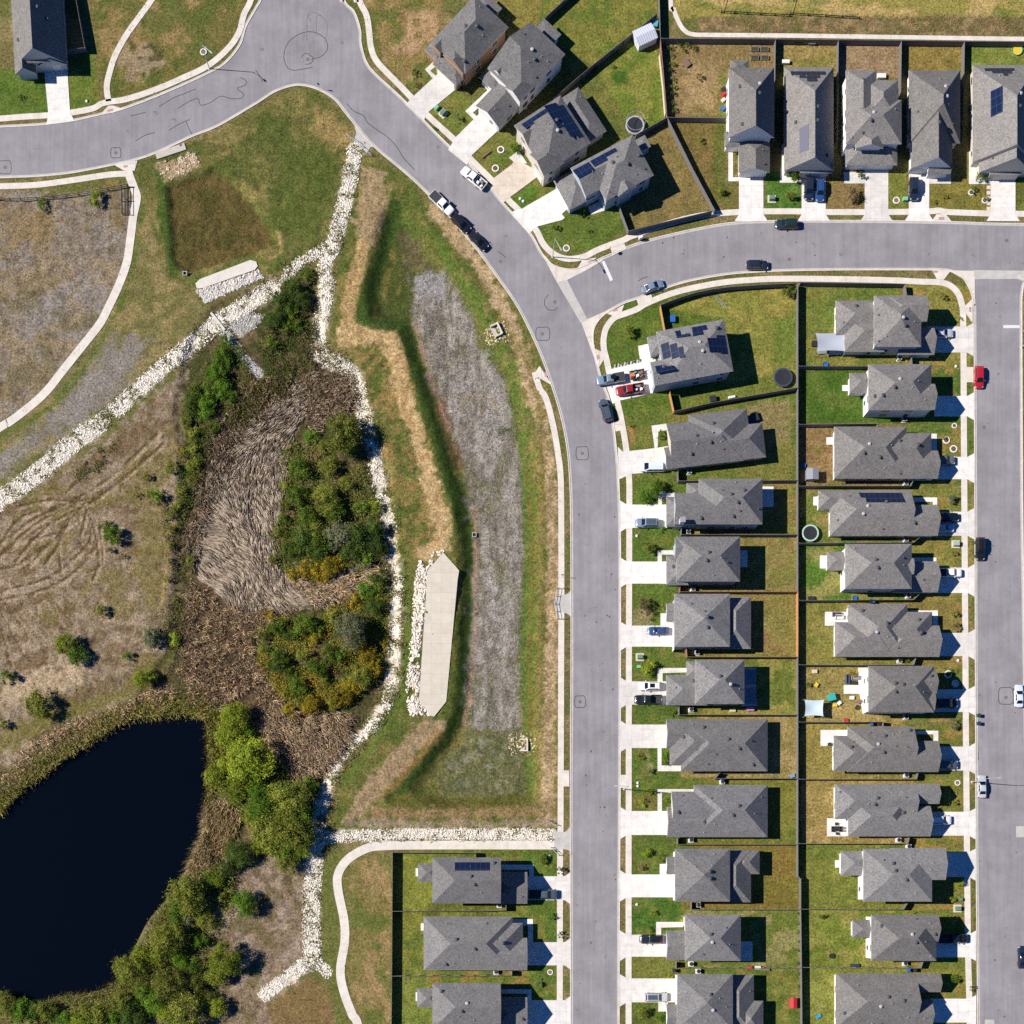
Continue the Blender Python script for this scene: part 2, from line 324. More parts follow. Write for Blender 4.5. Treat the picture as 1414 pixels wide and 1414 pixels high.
# top meadows
A((118, 112, 54), [(100, -200), (345, -200), (345, 30), (318, 85), (240, 128), (140, 150), (128, 60)], 4, 6); B((158, 132, 84), [(120, -50), (340, -50), (330, 40), (150, 130)], 26, 0.55, 0.7, 100); B((78, 100, 32), [(120, -50), (340, -50), (310, 85), (150, 140)], 30, 0.56, 0.65, 101)
A((176, 152, 126), [(160, 70), (200, 60), (225, 90), (180, 108)], 8, 14, 0.6); B((60, 62, 34), [(165, 55), (230, 60), (225, 95), (180, 105)], 8, 0.58, 0.7, 102)
TM = [(495, -200), (660, -200), (600, 60), (585, 120), (560, 135), (510, 60), (498, 20)]
A((140, 122, 68), TM, 3, 5); B((186, 152, 112), TM, 22, 0.54, 0.75, 103); B((92, 110, 38), TM, 24, 0.55, 0.7, 104); L((86, 106, 34), [(512, 30), (530, 90), (565, 130)], 10, 4, 5, 0.7)
# field along the top
A((152, 142, 66), rect(930, -300, 2200, 24), 4, 6); B((196, 166, 104), rect(930, -300, 2200, 24), 26, 0.54, 0.7, 105, stretch=(.5, 1.4)); B((104, 122, 42), rect(930, -300, 2200, 24), 30, 0.56, 0.6, 106, stretch=(.5, 1.4))
A((124, 108, 68), rect(965, 24, 2200, 46), 4, 6, 0.9); B((96, 100, 46), rect(940, 20, 2200, 50), 10, 0.54, 0.6, 107); B((170, 140, 100), rect(965, 22, 2200, 48), 8, 0.58, 0.6, 108)
for ln, w_, a_ in (([(491, 206), (476, 280), (460, 340), (450, 372), (447, 420), (440, 475), (447, 496), (485, 512), (505, 590)], 15, .8), ([(505, 588), (522, 660), (540, 745), (546, 830), (541, 945), (505, 1010), (462, 1058), (440, 1130), (436, 1160)], 12, .6), ([(375, 397), (318, 432), (240, 495), (165, 562)], 15, .8), ([(135, 588), (50, 655), (-60, 740)], 19, .8), ([(436, 1155), (600, 1152), (764, 1152)], 12, .8), ([(434, 1160), (430, 1250), (431, 1330)], 16, .8), ([(430, 1325), (366, 1373)], 13, .8)):
    L((178, 162, 132), ln, w_ + 7, 6, 9, .6); L((226, 216, 198), ln, w_, 2, 6, min(1, a_ + .15))
# ---- gardens: (outline, colour, drier patches, seed)
G_, O_, T_, Br = (80, 108, 32), (124, 124, 52), (150, 134, 72), (146, 116, 70)
def yard(pts, col, col2=None, th=0.54, a2=0.7, sc=24, seed=None):
    global _ys; _ys += 7
    A(col, pts, 1.6, 2.0); B(col2 or tuple(int(c * 0.8) for c in col), pts, sc, th, a2, _ys, 0.1, 2); B(tuple(min(255, int(c * 1.12)) for c in col), pts, 12, 0.58, 0.5, _ys + 2, 0.1, 2)
_ys = 300
yard([(860, 415), (905, 405), (1100, 390), (1102, 540), (930, 570), (850, 580), (830, 500), (838, 450)], (84, 108, 32), (104, 118, 42))
yard([(912, 425), (1000, 400), (1102, 393), (1102, 535), (1000, 552), (935, 565), (1010, 510), (1000, 440)], (128, 130, 50), (156, 142, 66)); A((96, 122, 40), [(1070, 440), (1102, 430), (1102, 500), (1068, 500)], 8, 10, .7)
A((92, 112, 38), [(935, 540), (1060, 518), (1100, 520), (1100, 534), (940, 565)], 5, 6, .7)
yard([(862, 575), (960, 566), (1102, 538), (1102, 662), (936, 664), (862, 668)], (96, 112, 40), (130, 122, 56)); A((146, 128, 84), [(1030, 560), (1090, 552), (1090, 610), (1062, 616)], 10, 10, .8); A((176, 128, 76), [(868, 590), (876, 590), (878, 612), (870, 612)], 3, 5, .8)
fr = [(668, 700, (86, 112, 34)), (730, 776, (82, 110, 34)), (808, 863, (92, 114, 38)), (895, 940, (80, 108, 32)), (974, 1001, (84, 106, 36)), (1033, 1120, (84, 108, 36)), (1153, 1206, (84, 104, 36)), (1240, 1290, (74, 108, 32)), (1322, 1352, (112, 118, 46)), (1384, 1430, (92, 106, 38))]
for y0, y1, c in fr: yard(rect(872, y0 - 3, 950, y1 + 3), c, (118, 118, 52), 0.6)
A((150, 134, 96), [(873, 838), (900, 842), (898, 862), (873, 862)], 5, 8, .7); A((136, 120, 60), [(880, 880), (900, 905), (876, 935)], 6, 8, .3); A((150, 148, 98), [(893, 1045), (903, 1060), (898, 1072)], 4, 6, .6); A((128, 110, 56), rect(873, 1092, 906, 1118), 5, 6, .6)
bk = [(664, 738, O_, Br), (738, 817, (122, 120, 56), (150, 130, 76)), (817, 907, (132, 124, 60), Br), (907, 987, (104, 116, 42), (158, 146, 70)), (987, 1075, (136, 124, 66), (170, 148, 96)), (1075, 1166, (118, 118, 44), (96, 112, 40)), (1166, 1256, (118, 110, 40), (136, 110, 50)), (1256, 1337, (104, 118, 42), (152, 142, 90)), (1337, 1440, (92, 112, 36), (140, 130, 60))]
for y0, y1, c, d in bk: yard(rect(940, y0, 1103, y1), c, d, 0.5)
for y0, y1 in ((664, 700), (738, 770), (817, 850), (907, 940), (987, 1000), (1075, 1100), (1166, 1176)): yard(rect(873, y0 + 1, 960, y0 + 22), (88, 110, 36), (110, 116, 44))
bb = [(393, 506, O_, (92, 118, 40)), (506, 586, (72, 104, 26), (100, 118, 44)), (586, 671, (140, 114, 72), (112, 112, 40)), (671, 749, (104, 116, 44), (150, 130, 74)), (749, 829, (84, 118, 34), (158, 146, 82)), (829, 918, (134, 128, 58), (110, 116, 44)), (918, 997, (140, 128, 66), (176, 154, 92)), (997, 1076, (134, 124, 56), (156, 140, 70)), (1076, 1165, (164, 142, 82), (140, 124, 62)), (1165, 1256, (118, 122, 46), (98, 116, 40)), (1256, 1336, (110, 124, 40), (150, 142, 66)), (1336, 1440, (122, 128, 48), (150, 150, 70))]
for i, (y0, y1, c, d) in enumerate(bb):
    yard(rect(1106, y0, 1262, y1), c, d, 0.52)
    yard(rect(1250, y0 + 1, 1342, y1), ((132, 128, 54), (88, 112, 40), (92, 114, 42), (118, 122, 50), (124, 122, 52), (128, 116, 54), (104, 114, 46), (110, 116, 48), (116, 118, 44), (120, 118, 46), (104, 116, 40), (120, 122, 46))[i], (156, 128, 62), 0.58)
yard(rect(542, 1177, 600, 1260), (124, 130, 44), (106, 120, 38)); yard(rect(542, 1260, 600, 1348), (118, 122, 44), (84, 106, 34)); yard(rect(542, 1348, 600, 1440), (118, 128, 50), (96, 118, 40))
yard(rect(596, 1170, 768, 1186), (112, 122, 42)); yard(rect(720, 1174, 769, 1440), (88, 112, 36), (126, 124, 52), 0.6); yard(rect(590, 1247, 730, 1268), (112, 120, 44)); yard(rect(590, 1340, 730, 1358), (100, 116, 40), (160, 128, 60))
# row at the top right
yard([(920, 55), (1070, 56), (1070, 100), (1000, 160), (921, 160)], (142, 120, 76), (130, 116, 62)); A((178, 150, 104), [(950, 90), (990, 95), (985, 150), (940, 150)], 10, 12, .6); A((110, 122, 46), [(992, 100), (1003, 100), (1000, 240), (994, 160)], 4, 6, .8)
yard([(924, 165), (1002, 165), (1002, 290), (986, 292)], (118, 104, 52), (140, 112, 64)); A((92, 104, 40), [(985, 165), (1003, 165), (1003, 240), (996, 280), (980, 270)], 6, 8, .8)
for x0, x1, c, d in ((1070, 1156, (152, 134, 74), (116, 118, 46)), (1158, 1243, (154, 130, 96), (142, 118, 84)), (1247, 1330, (140, 122, 58), (126, 116, 52)), (1333, 1470, (112, 128, 46), (136, 138, 60))): yard(rect(x0, 58, x1, 105), c, d, 0.5)
for x0, x1, c, d in ((1058, 1108, (76, 116, 36), (110, 130, 60)), (1138, 1194, (122, 112, 54), (146, 118, 78)), (1222, 1252, (124, 128, 50), (104, 116, 40)), (1282, 1370, (122, 116, 48), (140, 128, 56)), (1398, 1480, (112, 120, 48), None)): yard(rect(x0, 236, x1, 292), c, d, 0.56)
yard([(988, 262), (1022, 240), (1022, 292), (1000, 294)], (116, 112, 50), (90, 100, 38))
# diagonal houses
yard([(760, -60), (912, -60), (912, 20), (818, 90), (742, 40)], (122, 122, 48), (90, 116, 34)); yard([(818, 90), (908, 22), (920, 160), (880, 186), (830, 180), (770, 130)], (104, 122, 36), (142, 138, 58)); A((64, 102, 28), [(843, 100), (864, 100), (866, 114), (848, 118)], 5, 6, .9)
yard([(875, 190), (920, 166), (984, 288), (872, 316), (856, 284)], (130, 114, 64), (116, 108, 56)); yard([(730, 310), (790, 290), (852, 282), (868, 316), (830, 340), (790, 352), (762, 345)], (92, 112, 38), (108, 120, 46))
for p, c in (([(592, 150), (625, 120), (655, 140), (655, 172), (625, 185)], (108, 120, 44)), ([(650, 215), (690, 180), (720, 190), (716, 215), (680, 245)], (98, 114, 40)), ([(705, 275), (745, 245), (770, 262), (720, 290)], (84, 116, 32)), ([(585, 120), (600, 80), (615, 100), (612, 130), (580, 135)], (88, 110, 36)), ([(745, 150), (720, 220), (800, 260), (880, 190), (820, 90), (700, 40)], (100, 108, 44)), ([(650, -50), (760, -50), (742, 40), (680, 80)], (130, 122, 52))): yard(p, c, (130, 122, 56))
yard([(-60, 95), (70, 95), (70, 160), (-60, 170)], (92, 114, 36), (72, 108, 28)); yard([(88, 90), (128, 60), (138, 140), (100, 160)], (96, 116, 38), (120, 120, 48))
A((150, 156, 166), [(100, 40), (108, 40), (108, 48), (100, 48)], 2, 2, 0.01)

CA = CA * 0.9 + 0.1 * (CA @ np.array([0.3, 0.6, 0.1]))[..., None] * np.array([1.08, 1.0, 0.86])
# ---- relief: basins, pond bed, low mounds in the rough
GZ = np.zeros(GX.shape)
def dig(pts, depth, width):
    d = sdf(GX, GY, pts); GZ[:] = np.minimum(GZ, -depth * sstep((d + width) / width))
dig(EBASIN, 1.7, 28); dig(NWBASIN, 0.9, 13); dig(WET, 0.7, 14)
d_ = sdf(GX, GY, POND); POND_IN = sstep((d_ + 7) / 12)
RUF = np.clip(sum(sstep((sdf(GX, GY, p) - 4) / 8) for p in (MEA, SWM, WET, SBK, LAWN, MID)), 0, 1)
GZ += RUF * (0.35 * n1 + 0.22 * n3)
GZ[:] = GZ * (1 - POND_IN) - 2.4 * POND_IN
def gz(px, py):
    i = np.clip(np.searchsorted(axis, px) - 1, 0, len(axis) - 2); j = np.clip(np.searchsorted(axis, py) - 1, 0, len(axis) - 2)
    fx = (px - axis[i]) / (axis[i + 1] - axis[i]); fy = (py - axis[j]) / (axis[j + 1] - axis[j])
    return (GZ[j, i] * (1 - fx) + GZ[j, i + 1] * fx) * (1 - fy) + (GZ[j + 1, i] * (1 - fx) + GZ[j + 1, i + 1] * fx) * fy
m, nt, b = new_mat('meadow_and_lawn')
pos = N(nt, 'ShaderNodeNewGeometry').outputs['Position']
at = N(nt, 'ShaderNodeAttribute', attribute_name='Col').outputs['Color']
f1 = mult(nt, ramp(nt, noise(nt, pos, 2.3, 4, 0.8), 0.37, 0.63, 0.50, 1.46), ramp(nt, noise(nt, pos, 1.5, 3, 0.7), 0.56, 0.66, 1.05, 0.62)); f2 = ramp(nt, noise(nt, pos, 0.5, 5, 0.75), 0.32, 0.68, 0.72, 1.30)
warm = ramp(nt, noise(nt, pos, 0.9, 5, 0.7), 0.42, 0.68, 0.0, 0.5)
dry = mix(nt, 1.0, at, (1.14, 1.03, 0.94, 1), 'MULTIPLY')
c = mix(nt, warm, at, dry)
c = scale_col(nt, scale_col(nt, c, f1), f2)
nt.links.new(c, b.inputs['Base Color']); b.inputs['Roughness'].default_value = 0.95; b.inputs['Specular IOR Level'].default_value = 0.1
bump(nt, b, noise(nt, pos, 3.0, 5, 0.7), 0.9, 0.12)
ng = len(axis)
VV = np.stack([(GX - 707) * S, (707 - GY) * S, GZ], -1).reshape(-1, 3)
ii = np.arange(ng * ng).reshape(ng, ng)
FF = np.stack([ii[1:, :-1], ii[1:, 1:], ii[:-1, 1:], ii[:-1, :-1]], -1).reshape(-1, 4)
ground = mesh_obj('ground', np_mesh('ground', VV, FF, [m], CA.reshape(-1, 3) / KEXP, smooth=True)); ground['kind'] = 'structure'

# ---- pond
m, nt, b = new_mat('pond_water'); b.inputs['Base Color'].default_value = (0.0012, 0.002, 0.004, 1); b.inputs['Roughness'].default_value = 0.12; b.inputs['IOR'].default_value = 1.33
pos = N(nt, 'ShaderNodeNewGeometry').outputs['Position']; bump(nt, b, noise(nt, pos, 1.6, 3), 0.15, 0.05)
wp = offset(POND + POND[:1], 5)[:-1]
if not inside(np.array([wp[0][0]]), np.array([wp[0][1]]), POND)[0]: pass
else: wp = offset(POND + POND[:1], -5)[:-1]
mb = MB(); mb.prism([tuple(W(*p)[:2]) for p in wp], -0.95, -0.75, m); o = mb.build('pond_water'); o['kind'] = 'structure'
# ================================================================ roads and paving
def paving_mat(name, col, var=0.1, panel=True, stain=0.12, rough=0.85):
    m, nt, b = new_mat(name)
    pos = N(nt, 'ShaderNodeNewGeometry').outputs['Position']
    f = mult(nt, ramp(nt, noise(nt, pos, 0.7, 5, 0.65), 0.3, 0.7, 1 - stain, 1 + stain), ramp(nt, noise(nt, pos, 7, 3, 0.7), 0.3, 0.7, 1 - var, 1 + var))
    if panel:
        uv = N(nt, 'ShaderNodeUVMap'); fl = N(nt, 'ShaderNodeVectorMath', operation='FLOOR'); nt.links.new(uv.outputs[0], fl.inputs[0])
        wn = N(nt, 'ShaderNodeTexWhiteNoise', noise_dimensions='2D'); nt.links.new(fl.outputs[0], wn.inputs[0])
        f = mult(nt, f, ramp(nt, wn.outputs['Value'], 0, 1, 0.95, 1.03))
        fr = N(nt, 'ShaderNodeVectorMath', operation='FRACTION'); nt.links.new(uv.outputs[0], fr.inputs[0])
        sx = N(nt, 'ShaderNodeSeparateXYZ'); nt.links.new(fr.outputs[0], sx.inputs[0])
        for k in (0, 1):
            g = N(nt, 'ShaderNodeMath', operation='LESS_THAN'); g.inputs[1].default_value = 0.035; nt.links.new(sx.outputs[k], g.inputs[0])
            f = mult(nt, f, ramp(nt, g.outputs[0], 0, 1, 1.0, 0.84))
    if name == 'driveway_concrete': f = mult(nt, f, ramp(nt, N(nt, 'ShaderNodeObjectInfo').outputs['Random'], 0, 1, 0.84, 1.03))
    nt.links.new(scale_col(nt, tuple(col), f), b.inputs['Base Color']); b.inputs['Roughness'].default_value = rough; b.inputs['Specular IOR Level'].default_value = 0.25
    bump(nt, b, noise(nt, pos, 20, 3), 0.3, 0.02)
    return m
CONC = paving_mat('pale_concrete', alb((238, 230, 217)))
DRIVE = paving_mat('driveway_concrete', alb((249, 245, 238)), 0.06, True, 0.14)
TANDRIVE = paving_mat('tan_driveway', alb((230, 216, 198)), 0.06, True, 0.15)
GUTTER = paving_mat('gutter_concrete', alb((206, 202, 196)), 0.1, False, 0.14)
SLAB = paving_mat('spillway_concrete', alb((226, 217, 198)), 0.1, True, 0.07)
WHITEC = paving_mat('new_concrete', alb((232, 226, 214)), 0.08, False, 0.1)
# asphalt
m, nt, b = new_mat('worn_asphalt')
pos = N(nt, 'ShaderNodeNewGeometry').outputs['Position']
f = mult(nt, ramp(nt, noise(nt, pos, 0.16, 6, 0.7), 0.34, 0.66, 0.84, 1.14), ramp(nt, noise(nt, pos, 5, 4, 0.75), 0.3, 0.7, 0.87, 1.13))
mp = N(nt, 'ShaderNodeMapping'); mp.inputs['Scale'].default_value = (1.5, 0.06, 1); nt.links.new(pos, mp.inputs[0])
f = mult(nt, f, ramp(nt, noise(nt, mp.outputs[0], 0.8, 4, 0.65), 0.3, 0.7, 0.90, 1.10))
spots = ramp(nt, noise(nt, pos, 0.55, 2, 0.5), 0.70, 0.76, 1.0, 0.72)
nt.links.new(scale_col(nt, alb((157, 154, 157)), mult(nt, f, spots)), b.inputs['Base Color']); b.inputs['Roughness'].default_value = 0.9; b.inputs['Specular IOR Level'].default_value = 0.2
bump(nt, b, noise(nt, pos, 30, 3), 0.3, 0.02); ASPH = m

K_NW = cr([(-400, 200), (-60, 181), (0, 176), (30, 174.5), (65, 172), (102, 167), (142, 158), (170, 151), (225, 130), (287, 102), (312, 87), (332, 62), (340, 37), (354, 12), (362, -5), (372, -60), (372, -400)])
K_E1 = cr([(472, -400), (470, -40), (476, 0), (490, 17), (498, 42), (499, 60), (506, 85), (519, 102), (544, 125), (564, 144), (616, 197), (646, 223), (677, 258), (695, 280), (732, 321), (747, 347), (755, 357), (764, 366), (780, 371), (796, 371), (816, 363), (840, 352), (885, 334), (955, 317), (1015, 307), (1090, 304.5), (1140, 304.5), (1225, 305), (1320, 306.5), (1414, 309), (1800, 312)])
K_S = cr([(1290, 373), (1260, 373), (1180, 373), (1100, 374), (1046, 376), (1000, 380), (951, 389), (915, 400), (880, 413), (860, 420), (834.5, 434.7), (822, 450), (819, 464), (821, 482), (830, 520), (842, 553), (848, 590), (852, 627), (854, 651), (856, 700), (857, 760), (857, 900), (856.5, 1100), (855.5, 1250), (855, 1414), (855, 1800)])
K_R = cr([(1290, 373), (1312, 375), (1330, 385), (1340, 402), (1344, 420), (1345, 450), (1346, 684), (1347, 954), (1348, 1200), (1350, 1414), (1352, 1800)])
K_RR = cr([(1800, 384), (1440, 380), (1418, 388), (1412, 404), (1411, 450), (1412, 684), (1413.5, 800), (1416, 954), (1420, 1200), (1423, 1414), (1426, 1800)])
K_W = cr([(-400, 285), (-100, 252), (0, 246), (50, 244), (100, 239), (160, 227.5), (185, 222), (215, 212), (265, 189), (300, 175), (354, 143.5), (379, 127.5), (404, 119), (421.5, 119), (441.5, 125), (461.5, 137.5), (474, 152.5), (490, 172.5), (516, 202.5), (569, 247.5), (616.5, 295), (640, 323), (660, 347), (687, 384), (708, 414), (723, 440), (742, 480), (752, 505), (761, 531), (773, 570), (782, 613), (786, 655), (788, 720), (788.5, 900), (788, 1000), (787.5, 1140), (788, 1414), (788, 1800)])
cut = lambda pts, f: [p for p in pts if f(p)]
ew = cut(K_E1, lambda p: p[0] < 772); es = [p for p in K_S if p[1] > 446 or p[1] > 446]
mainroad = K_W + cut(K_S, lambda p: p[1] > 445 and p[0] < 870)[::-1] + [(769, 390)] + cut(K_E1, lambda p: p[0] <= 765)[::-1] + K_NW[::-1]
ground_prism('main_road', [mainroad], -0.3, 0.012, ASPH)
side = cut(K_E1, lambda p: p[0] >= 764) + [(1800, 376)] + cut(K_S, lambda p: p[1] < 446) + [(803, 446), (772, 390)]
ground_prism('side_road', [side], -0.3, 0.008, ASPH)
cross = K_R + K_RR[::-1] + [(1800, 376), (1290, 371)]
ground_prism('right_hand_road', [cross], -0.3, 0.004, ASPH)
def along(name, lines, w, z0, z1, mat, off=0.0, seglen=10.0):
    """strip that follows a line, with a length-wise UV for its joints"""
    vs, fs, uvs = [], [], []
    for pts in lines:
        if off: pts = offset(pts, off)
        a = offset(pts, -w / 2); c = offset(pts, w / 2); o = len(vs); n = len(pts); s = 0
        for i in range(n):
            if i: s += math.dist(pts[i], pts[i - 1])
            p, q = W(*a[i]), W(*c[i])
            vs += [(p.x, p.y, z0), (p.x, p.y, z1), (q.x, q.y, z1), (q.x, q.y, z0)]; uvs += [s / seglen] * 4
        for i in range(n - 1):
            k = o + 4 * i
            fs += [(k + 1, k + 5, k + 6, k + 2), (k, k + 4, k + 5, k + 1), (k + 2, k + 6, k + 7, k + 3)]
        fs += [(o, o + 1, o + 2, o + 3), (o + 4 * n - 1, o + 4 * n - 2, o + 4 * n - 3, o + 4 * n - 4)]
    me = bpy.data.meshes.new(name); me.from_pydata(vs, [], [f[::-1] for f in fs]); me.materials.append(mat)
    bmx = bmesh.new(); bmx.from_mesh(me); bmesh.ops.recalc_face_normals(bmx, faces=bmx.faces); bmx.to_mesh(me); bmx.free()
    uv = me.uv_layers.new(name='UVMap')
    for l in me.loops: uv.data[l.index].uv = (uvs[l.vertex_index] + 0.5, 0.5)
    o = mesh_obj(name, me); o['kind'] = 'structure'; return o
KERBS = [(K_NW, 1), (K_E1, -1), (K_S, -1), (K_R, -1), (K_RR, -1), (K_W, -1)]
along('gutter', [offset(k, 1.6 * s) for k, s in ((K_NW, -1), (K_E1, 1), (K_S, 1), (K_R, -1), (K_RR, 1), (K_W, -1))], 3.2, 0.0, 0.02, GUTTER)
along('kerb', [k for k, s in KERBS], 1.2, 0.0, 0.11, CONC, seglen=20)
def fit(name, polys, z1, mat, uvs=9.0, z0=-0.1, split=False):
    if split:
        for p in polys: fit(name, [p], z1, mat, uvs, z0)
        return
    mb = MB()
    for pts in polys: mb.prism([tuple(W(*p)[:2]) for p in pts], z0, z1, mat)
    me = mb.mesh(name); uv = me.uv_layers.new(name='UVMap')
    for l in me.loops:
        x, y, z = me.vertices[l.vertex_index].co; uv.data[l.index].uv = (x / S / uvs, y / S / uvs)
    o = mesh_obj(name, me); o['kind'] = 'structure'; return o
# corner aprons and cross gutters of concrete
fit('corner_apron', [[(747, 347), (755, 357), (764, 366), (780, 371), (796, 371), (816, 363), (833, 356), (831, 360.5), (808, 374), (783, 386.5), (769, 390), (758, 369)],
                     [(811, 441), (842, 427), (860, 420), (834.5, 434.7), (822, 450), (819, 464), (821, 482), (826, 506), (822, 498), (803, 446)],
                     [(1290, 373), (1312, 375), (1330, 385), (1340, 402), (1344, 420), (1346, 420), (1346, 386), (1345, 374)]], 0.03, CONC, 60)
fit('cross_gutter', [[(769, 390), (783, 386.5), (811, 441), (802, 446)], [(1345, 373), (1430, 374), (1430, 385), (1346, 385.5)]], 0.027, GUTTER, 60)
PAINT = M('road_paint', alb((240, 240, 240)), 0.7, 0.15, 8)
fit('stop_line', [[(831, 361.5), (834.5, 360), (846.5, 386.5), (842.5, 388.5)], [(1385.5, 449), (1409, 449), (1409, 453), (1385.5, 453)]], 0.017, PAINT)
TAR_SHADOW = M('tar_and_shadow', (0.035, 0.035, 0.042, 1), 0.6, 0.1)
def sq(x, y, w, h, t=0.9): return cr([(x - w, y - h * .5), (x - w * .8, y - h * .95), (x, y - h), (x + w * .8, y - h * .95), (x + w, y), (x + w * .85, y + h * .9), (x, y + h), (x - w * .85, y + h * .9), (x - w, y + h * .3), (x - w, y - h * .5)], 4)
tar = [sq(7, 231, 8.5, 9), sq(160, 211, 7, 7), cr([(417, 80), (418, 76), (424, 74), (432, 80), (430, 87), (422, 89)]), sq(749.5, 461, 9.5, 9), sq(804, 626, 8.5, 9), sq(801, 969, 7.5, 8), sq(1389, 961, 10, 11.5),
       cr([(757, 407), (752, 415), (753, 423), (758, 428), (766, 428), (770, 424)]), cr([(220, 147), (240, 135), (253, 130), (270, 123)]), cr([(246, 150), (258, 142), (273, 136), (277, 145), (290, 142), (305, 133), (318, 136), (332, 136), (336, 130), (328, 122), (338, 118), (340, 112), (332, 107)]),
       cr([(180, 160), (190, 158), (201, 155)]), cr([(187, 195), (200, 187), (214, 183)]), cr([(233, 180), (250, 170), (262, 165)]), [(257, 168), (262, 180), (267, 188)],
       cr([(479, 143), (488, 153), (502, 160), (508, 170), (522, 180), (537, 191), (548, 203), (558, 219), (573, 235)]), cr([(430, 82), (443, 78), (452, 68), (450, 55), (438, 46), (424, 44), (408, 50), (396, 62), (392, 78), (396, 92), (404, 97), (415, 96), (432, 93)]), cr([(688, 347), (693, 351), (699, 356)]), cr([(881, 388), (888, 384), (895, 382)]), cr([(353, 97), (360, 107), (362, 114)]), cr([(1349, 1005), (1350, 1020), (1351, 1050)])]  # second-to-last curve paints the cast shadow of the bulb lamp's arm
def thin(name, lines, w, z, mat):
    mb = MB()
    for pts in lines:
        q = ribbon_pts(pts, w); n = len(pts)
        a = offset(pts, -w / 2); c = offset(pts, w / 2); vs = []
        for i in range(n): vs += [(*W(*a[i])[:2], z), (*W(*c[i])[:2], z)]
        mb.add(vs, [(2 * i, 2 * i + 2, 2 * i + 3, 2 * i + 1) for i in range(n - 1)], mat)
    me = mb.mesh(name); bmx = bmesh.new(); bmx.from_mesh(me); bmesh.ops.recalc_face_normals(bmx, faces=bmx.faces)
    if sum(f.normal.z for f in bmx.faces) < 0: bmesh.ops.reverse_faces(bmx, faces=bmx.faces)
    bmx.to_mesh(me); bmx.free(); o = mesh_obj(name, me); o['kind'] = 'structure'; return o
thin('tar_and_shadow_lines', tar, 0.9, 0.0165, TAR_SHADOW)
thin('tyre_marks', [cr([(430, 30), (425, 20), (436, 18), (449, 28), (452, 42), (448, 60)]), cr([(424, 58), (424, 25), (430, 21)]), cr([(437, 50), (437, 24), (444, 22)]), [(417, 58), (420, 48), (424, 55)]], 0.7, 0.0175, M('tyre_rubber_mark', alb((118, 114, 122)), 0.8, 0.2))
OIL = M('road_stain', alb((98, 95, 100)), 0.8, 0.3)
mb = MB()
for k in range(70):
    ln = random.choice(['a', 'a', 'r', 's'])
    if ln == 'a': x, y = random.uniform(795, 850), random.uniform(680, 1410)
    elif ln == 'r': x, y = random.uniform(1352, 1408), random.uniform(400, 1410)
    else: x = random.uniform(900, 1400); y = 340 + random.uniform(-25, 25)
    r = random.uniform(0.5, 1.6); pts = [tuple(W(x + r * random.uniform(.6, 1.3) * math.cos(t), y + r * random.uniform(.6, 1.6) * math.sin(t))[:2]) for t in np.linspace(0, 6.28, 9)[:-1]]
    vs = [(p[0], p[1], 0.0185) for p in pts]; mb.add(vs, [tuple(range(len(vs)))[::-1]], OIL)
mb.build('road_stains')['kind'] = 'structure'

fit('road_patch', [[(1403, 1141), (1423, 1141), (1423, 1156), (1403, 1156)], [(1360, 1408), (1373, 1408), (1373, 1425), (1360, 1425)]], 0.0155, GUTTER, 60)
# pavements and paths
PV = [[(-300, 180), (-40, 166), (0, 164), (32, 161.5), (65, 159.5), (97, 156), (128, 150), (140, 143.5), (150, 141), (175, 137), (212, 125), (250, 109), (287, 91), (315, 67), (330, 45), (337, 20), (348, -8), (350, -80), (350, -400)],
      [(150, 140), (147.5, 120), (152, 98), (160, 75), (175, 48), (195, 20), (212, -4), (260, -80), (300, -300)],
      [(-400, 290), (-60, 260), (0, 257.5), (50, 255.5), (100, 249), (150, 241.5), (176, 240)],
      [(496, -300), (490, -30), (496, 0), (506, 21), (509.6, 42), (512, 64), (519, 83), (536, 102), (551, 117), (569, 136), (591, 160), (628, 194), (648, 218), (679, 249), (702, 276), (716, 290), (739.6, 317), (749, 335), (760, 347.5), (774, 355.5), (789, 357.7), (808, 354), (826.7, 344.5), (860, 332), (873, 326), (920, 309.7), (966.7, 298), (1020, 293), (1090, 292), (1140, 293), (1225, 293), (1282, 292), (1296, 291), (1310, 293), (1365, 295), (1414, 295.5), (1800, 300)],
      [(843, 520), (840.7, 512.5), (837.6, 497), (833.7, 481), (833.7, 466), (837.6, 452), (848.5, 439), (864, 433), (879.6, 427), (892, 419.5), (920, 408), (951, 399), (1000, 390), (1050, 386), (1100, 385), (1180, 386), (1240, 387.5), (1268, 389), (1296, 390), (1311, 394), (1322, 404), (1328, 420), (1330, 448), (1331, 600), (1333, 900), (1334, 1034), (1336.5, 1300), (1339, 1414), (1344, 1800)],
      [(850, 545), (856, 570), (859, 586), (862, 602), (865, 623), (868.5, 659), (869, 700), (868.5, 900), (868, 1200), (868, 1414), (868, 1800)],
      [(738, 514), (745.5, 537), (752, 546), (756.5, 558), (761, 575), (766.7, 602), (771, 629.6), (774, 655), (775, 700), (775.2, 800), (775, 900), (774, 1145), (773.5, 1175), (773, 1414), (773, 1800)]]
along('pavement', [cr(p) for p in PV], 8.2, 0.0, 0.085, CONC, seglen=10)
along('garden_path', [cr([(177, 226), (178, 240), (186, 262), (189, 274), (184, 299), (180, 331), (175, 363), (164, 394), (150, 424), (138, 447), (114.6, 477), (89, 509), (63.6, 541), (38, 564), (12.7, 583), (-10, 597), (-160, 700), (-400, 820)])], 11.2, 0.0, 0.08, CONC, seglen=11)
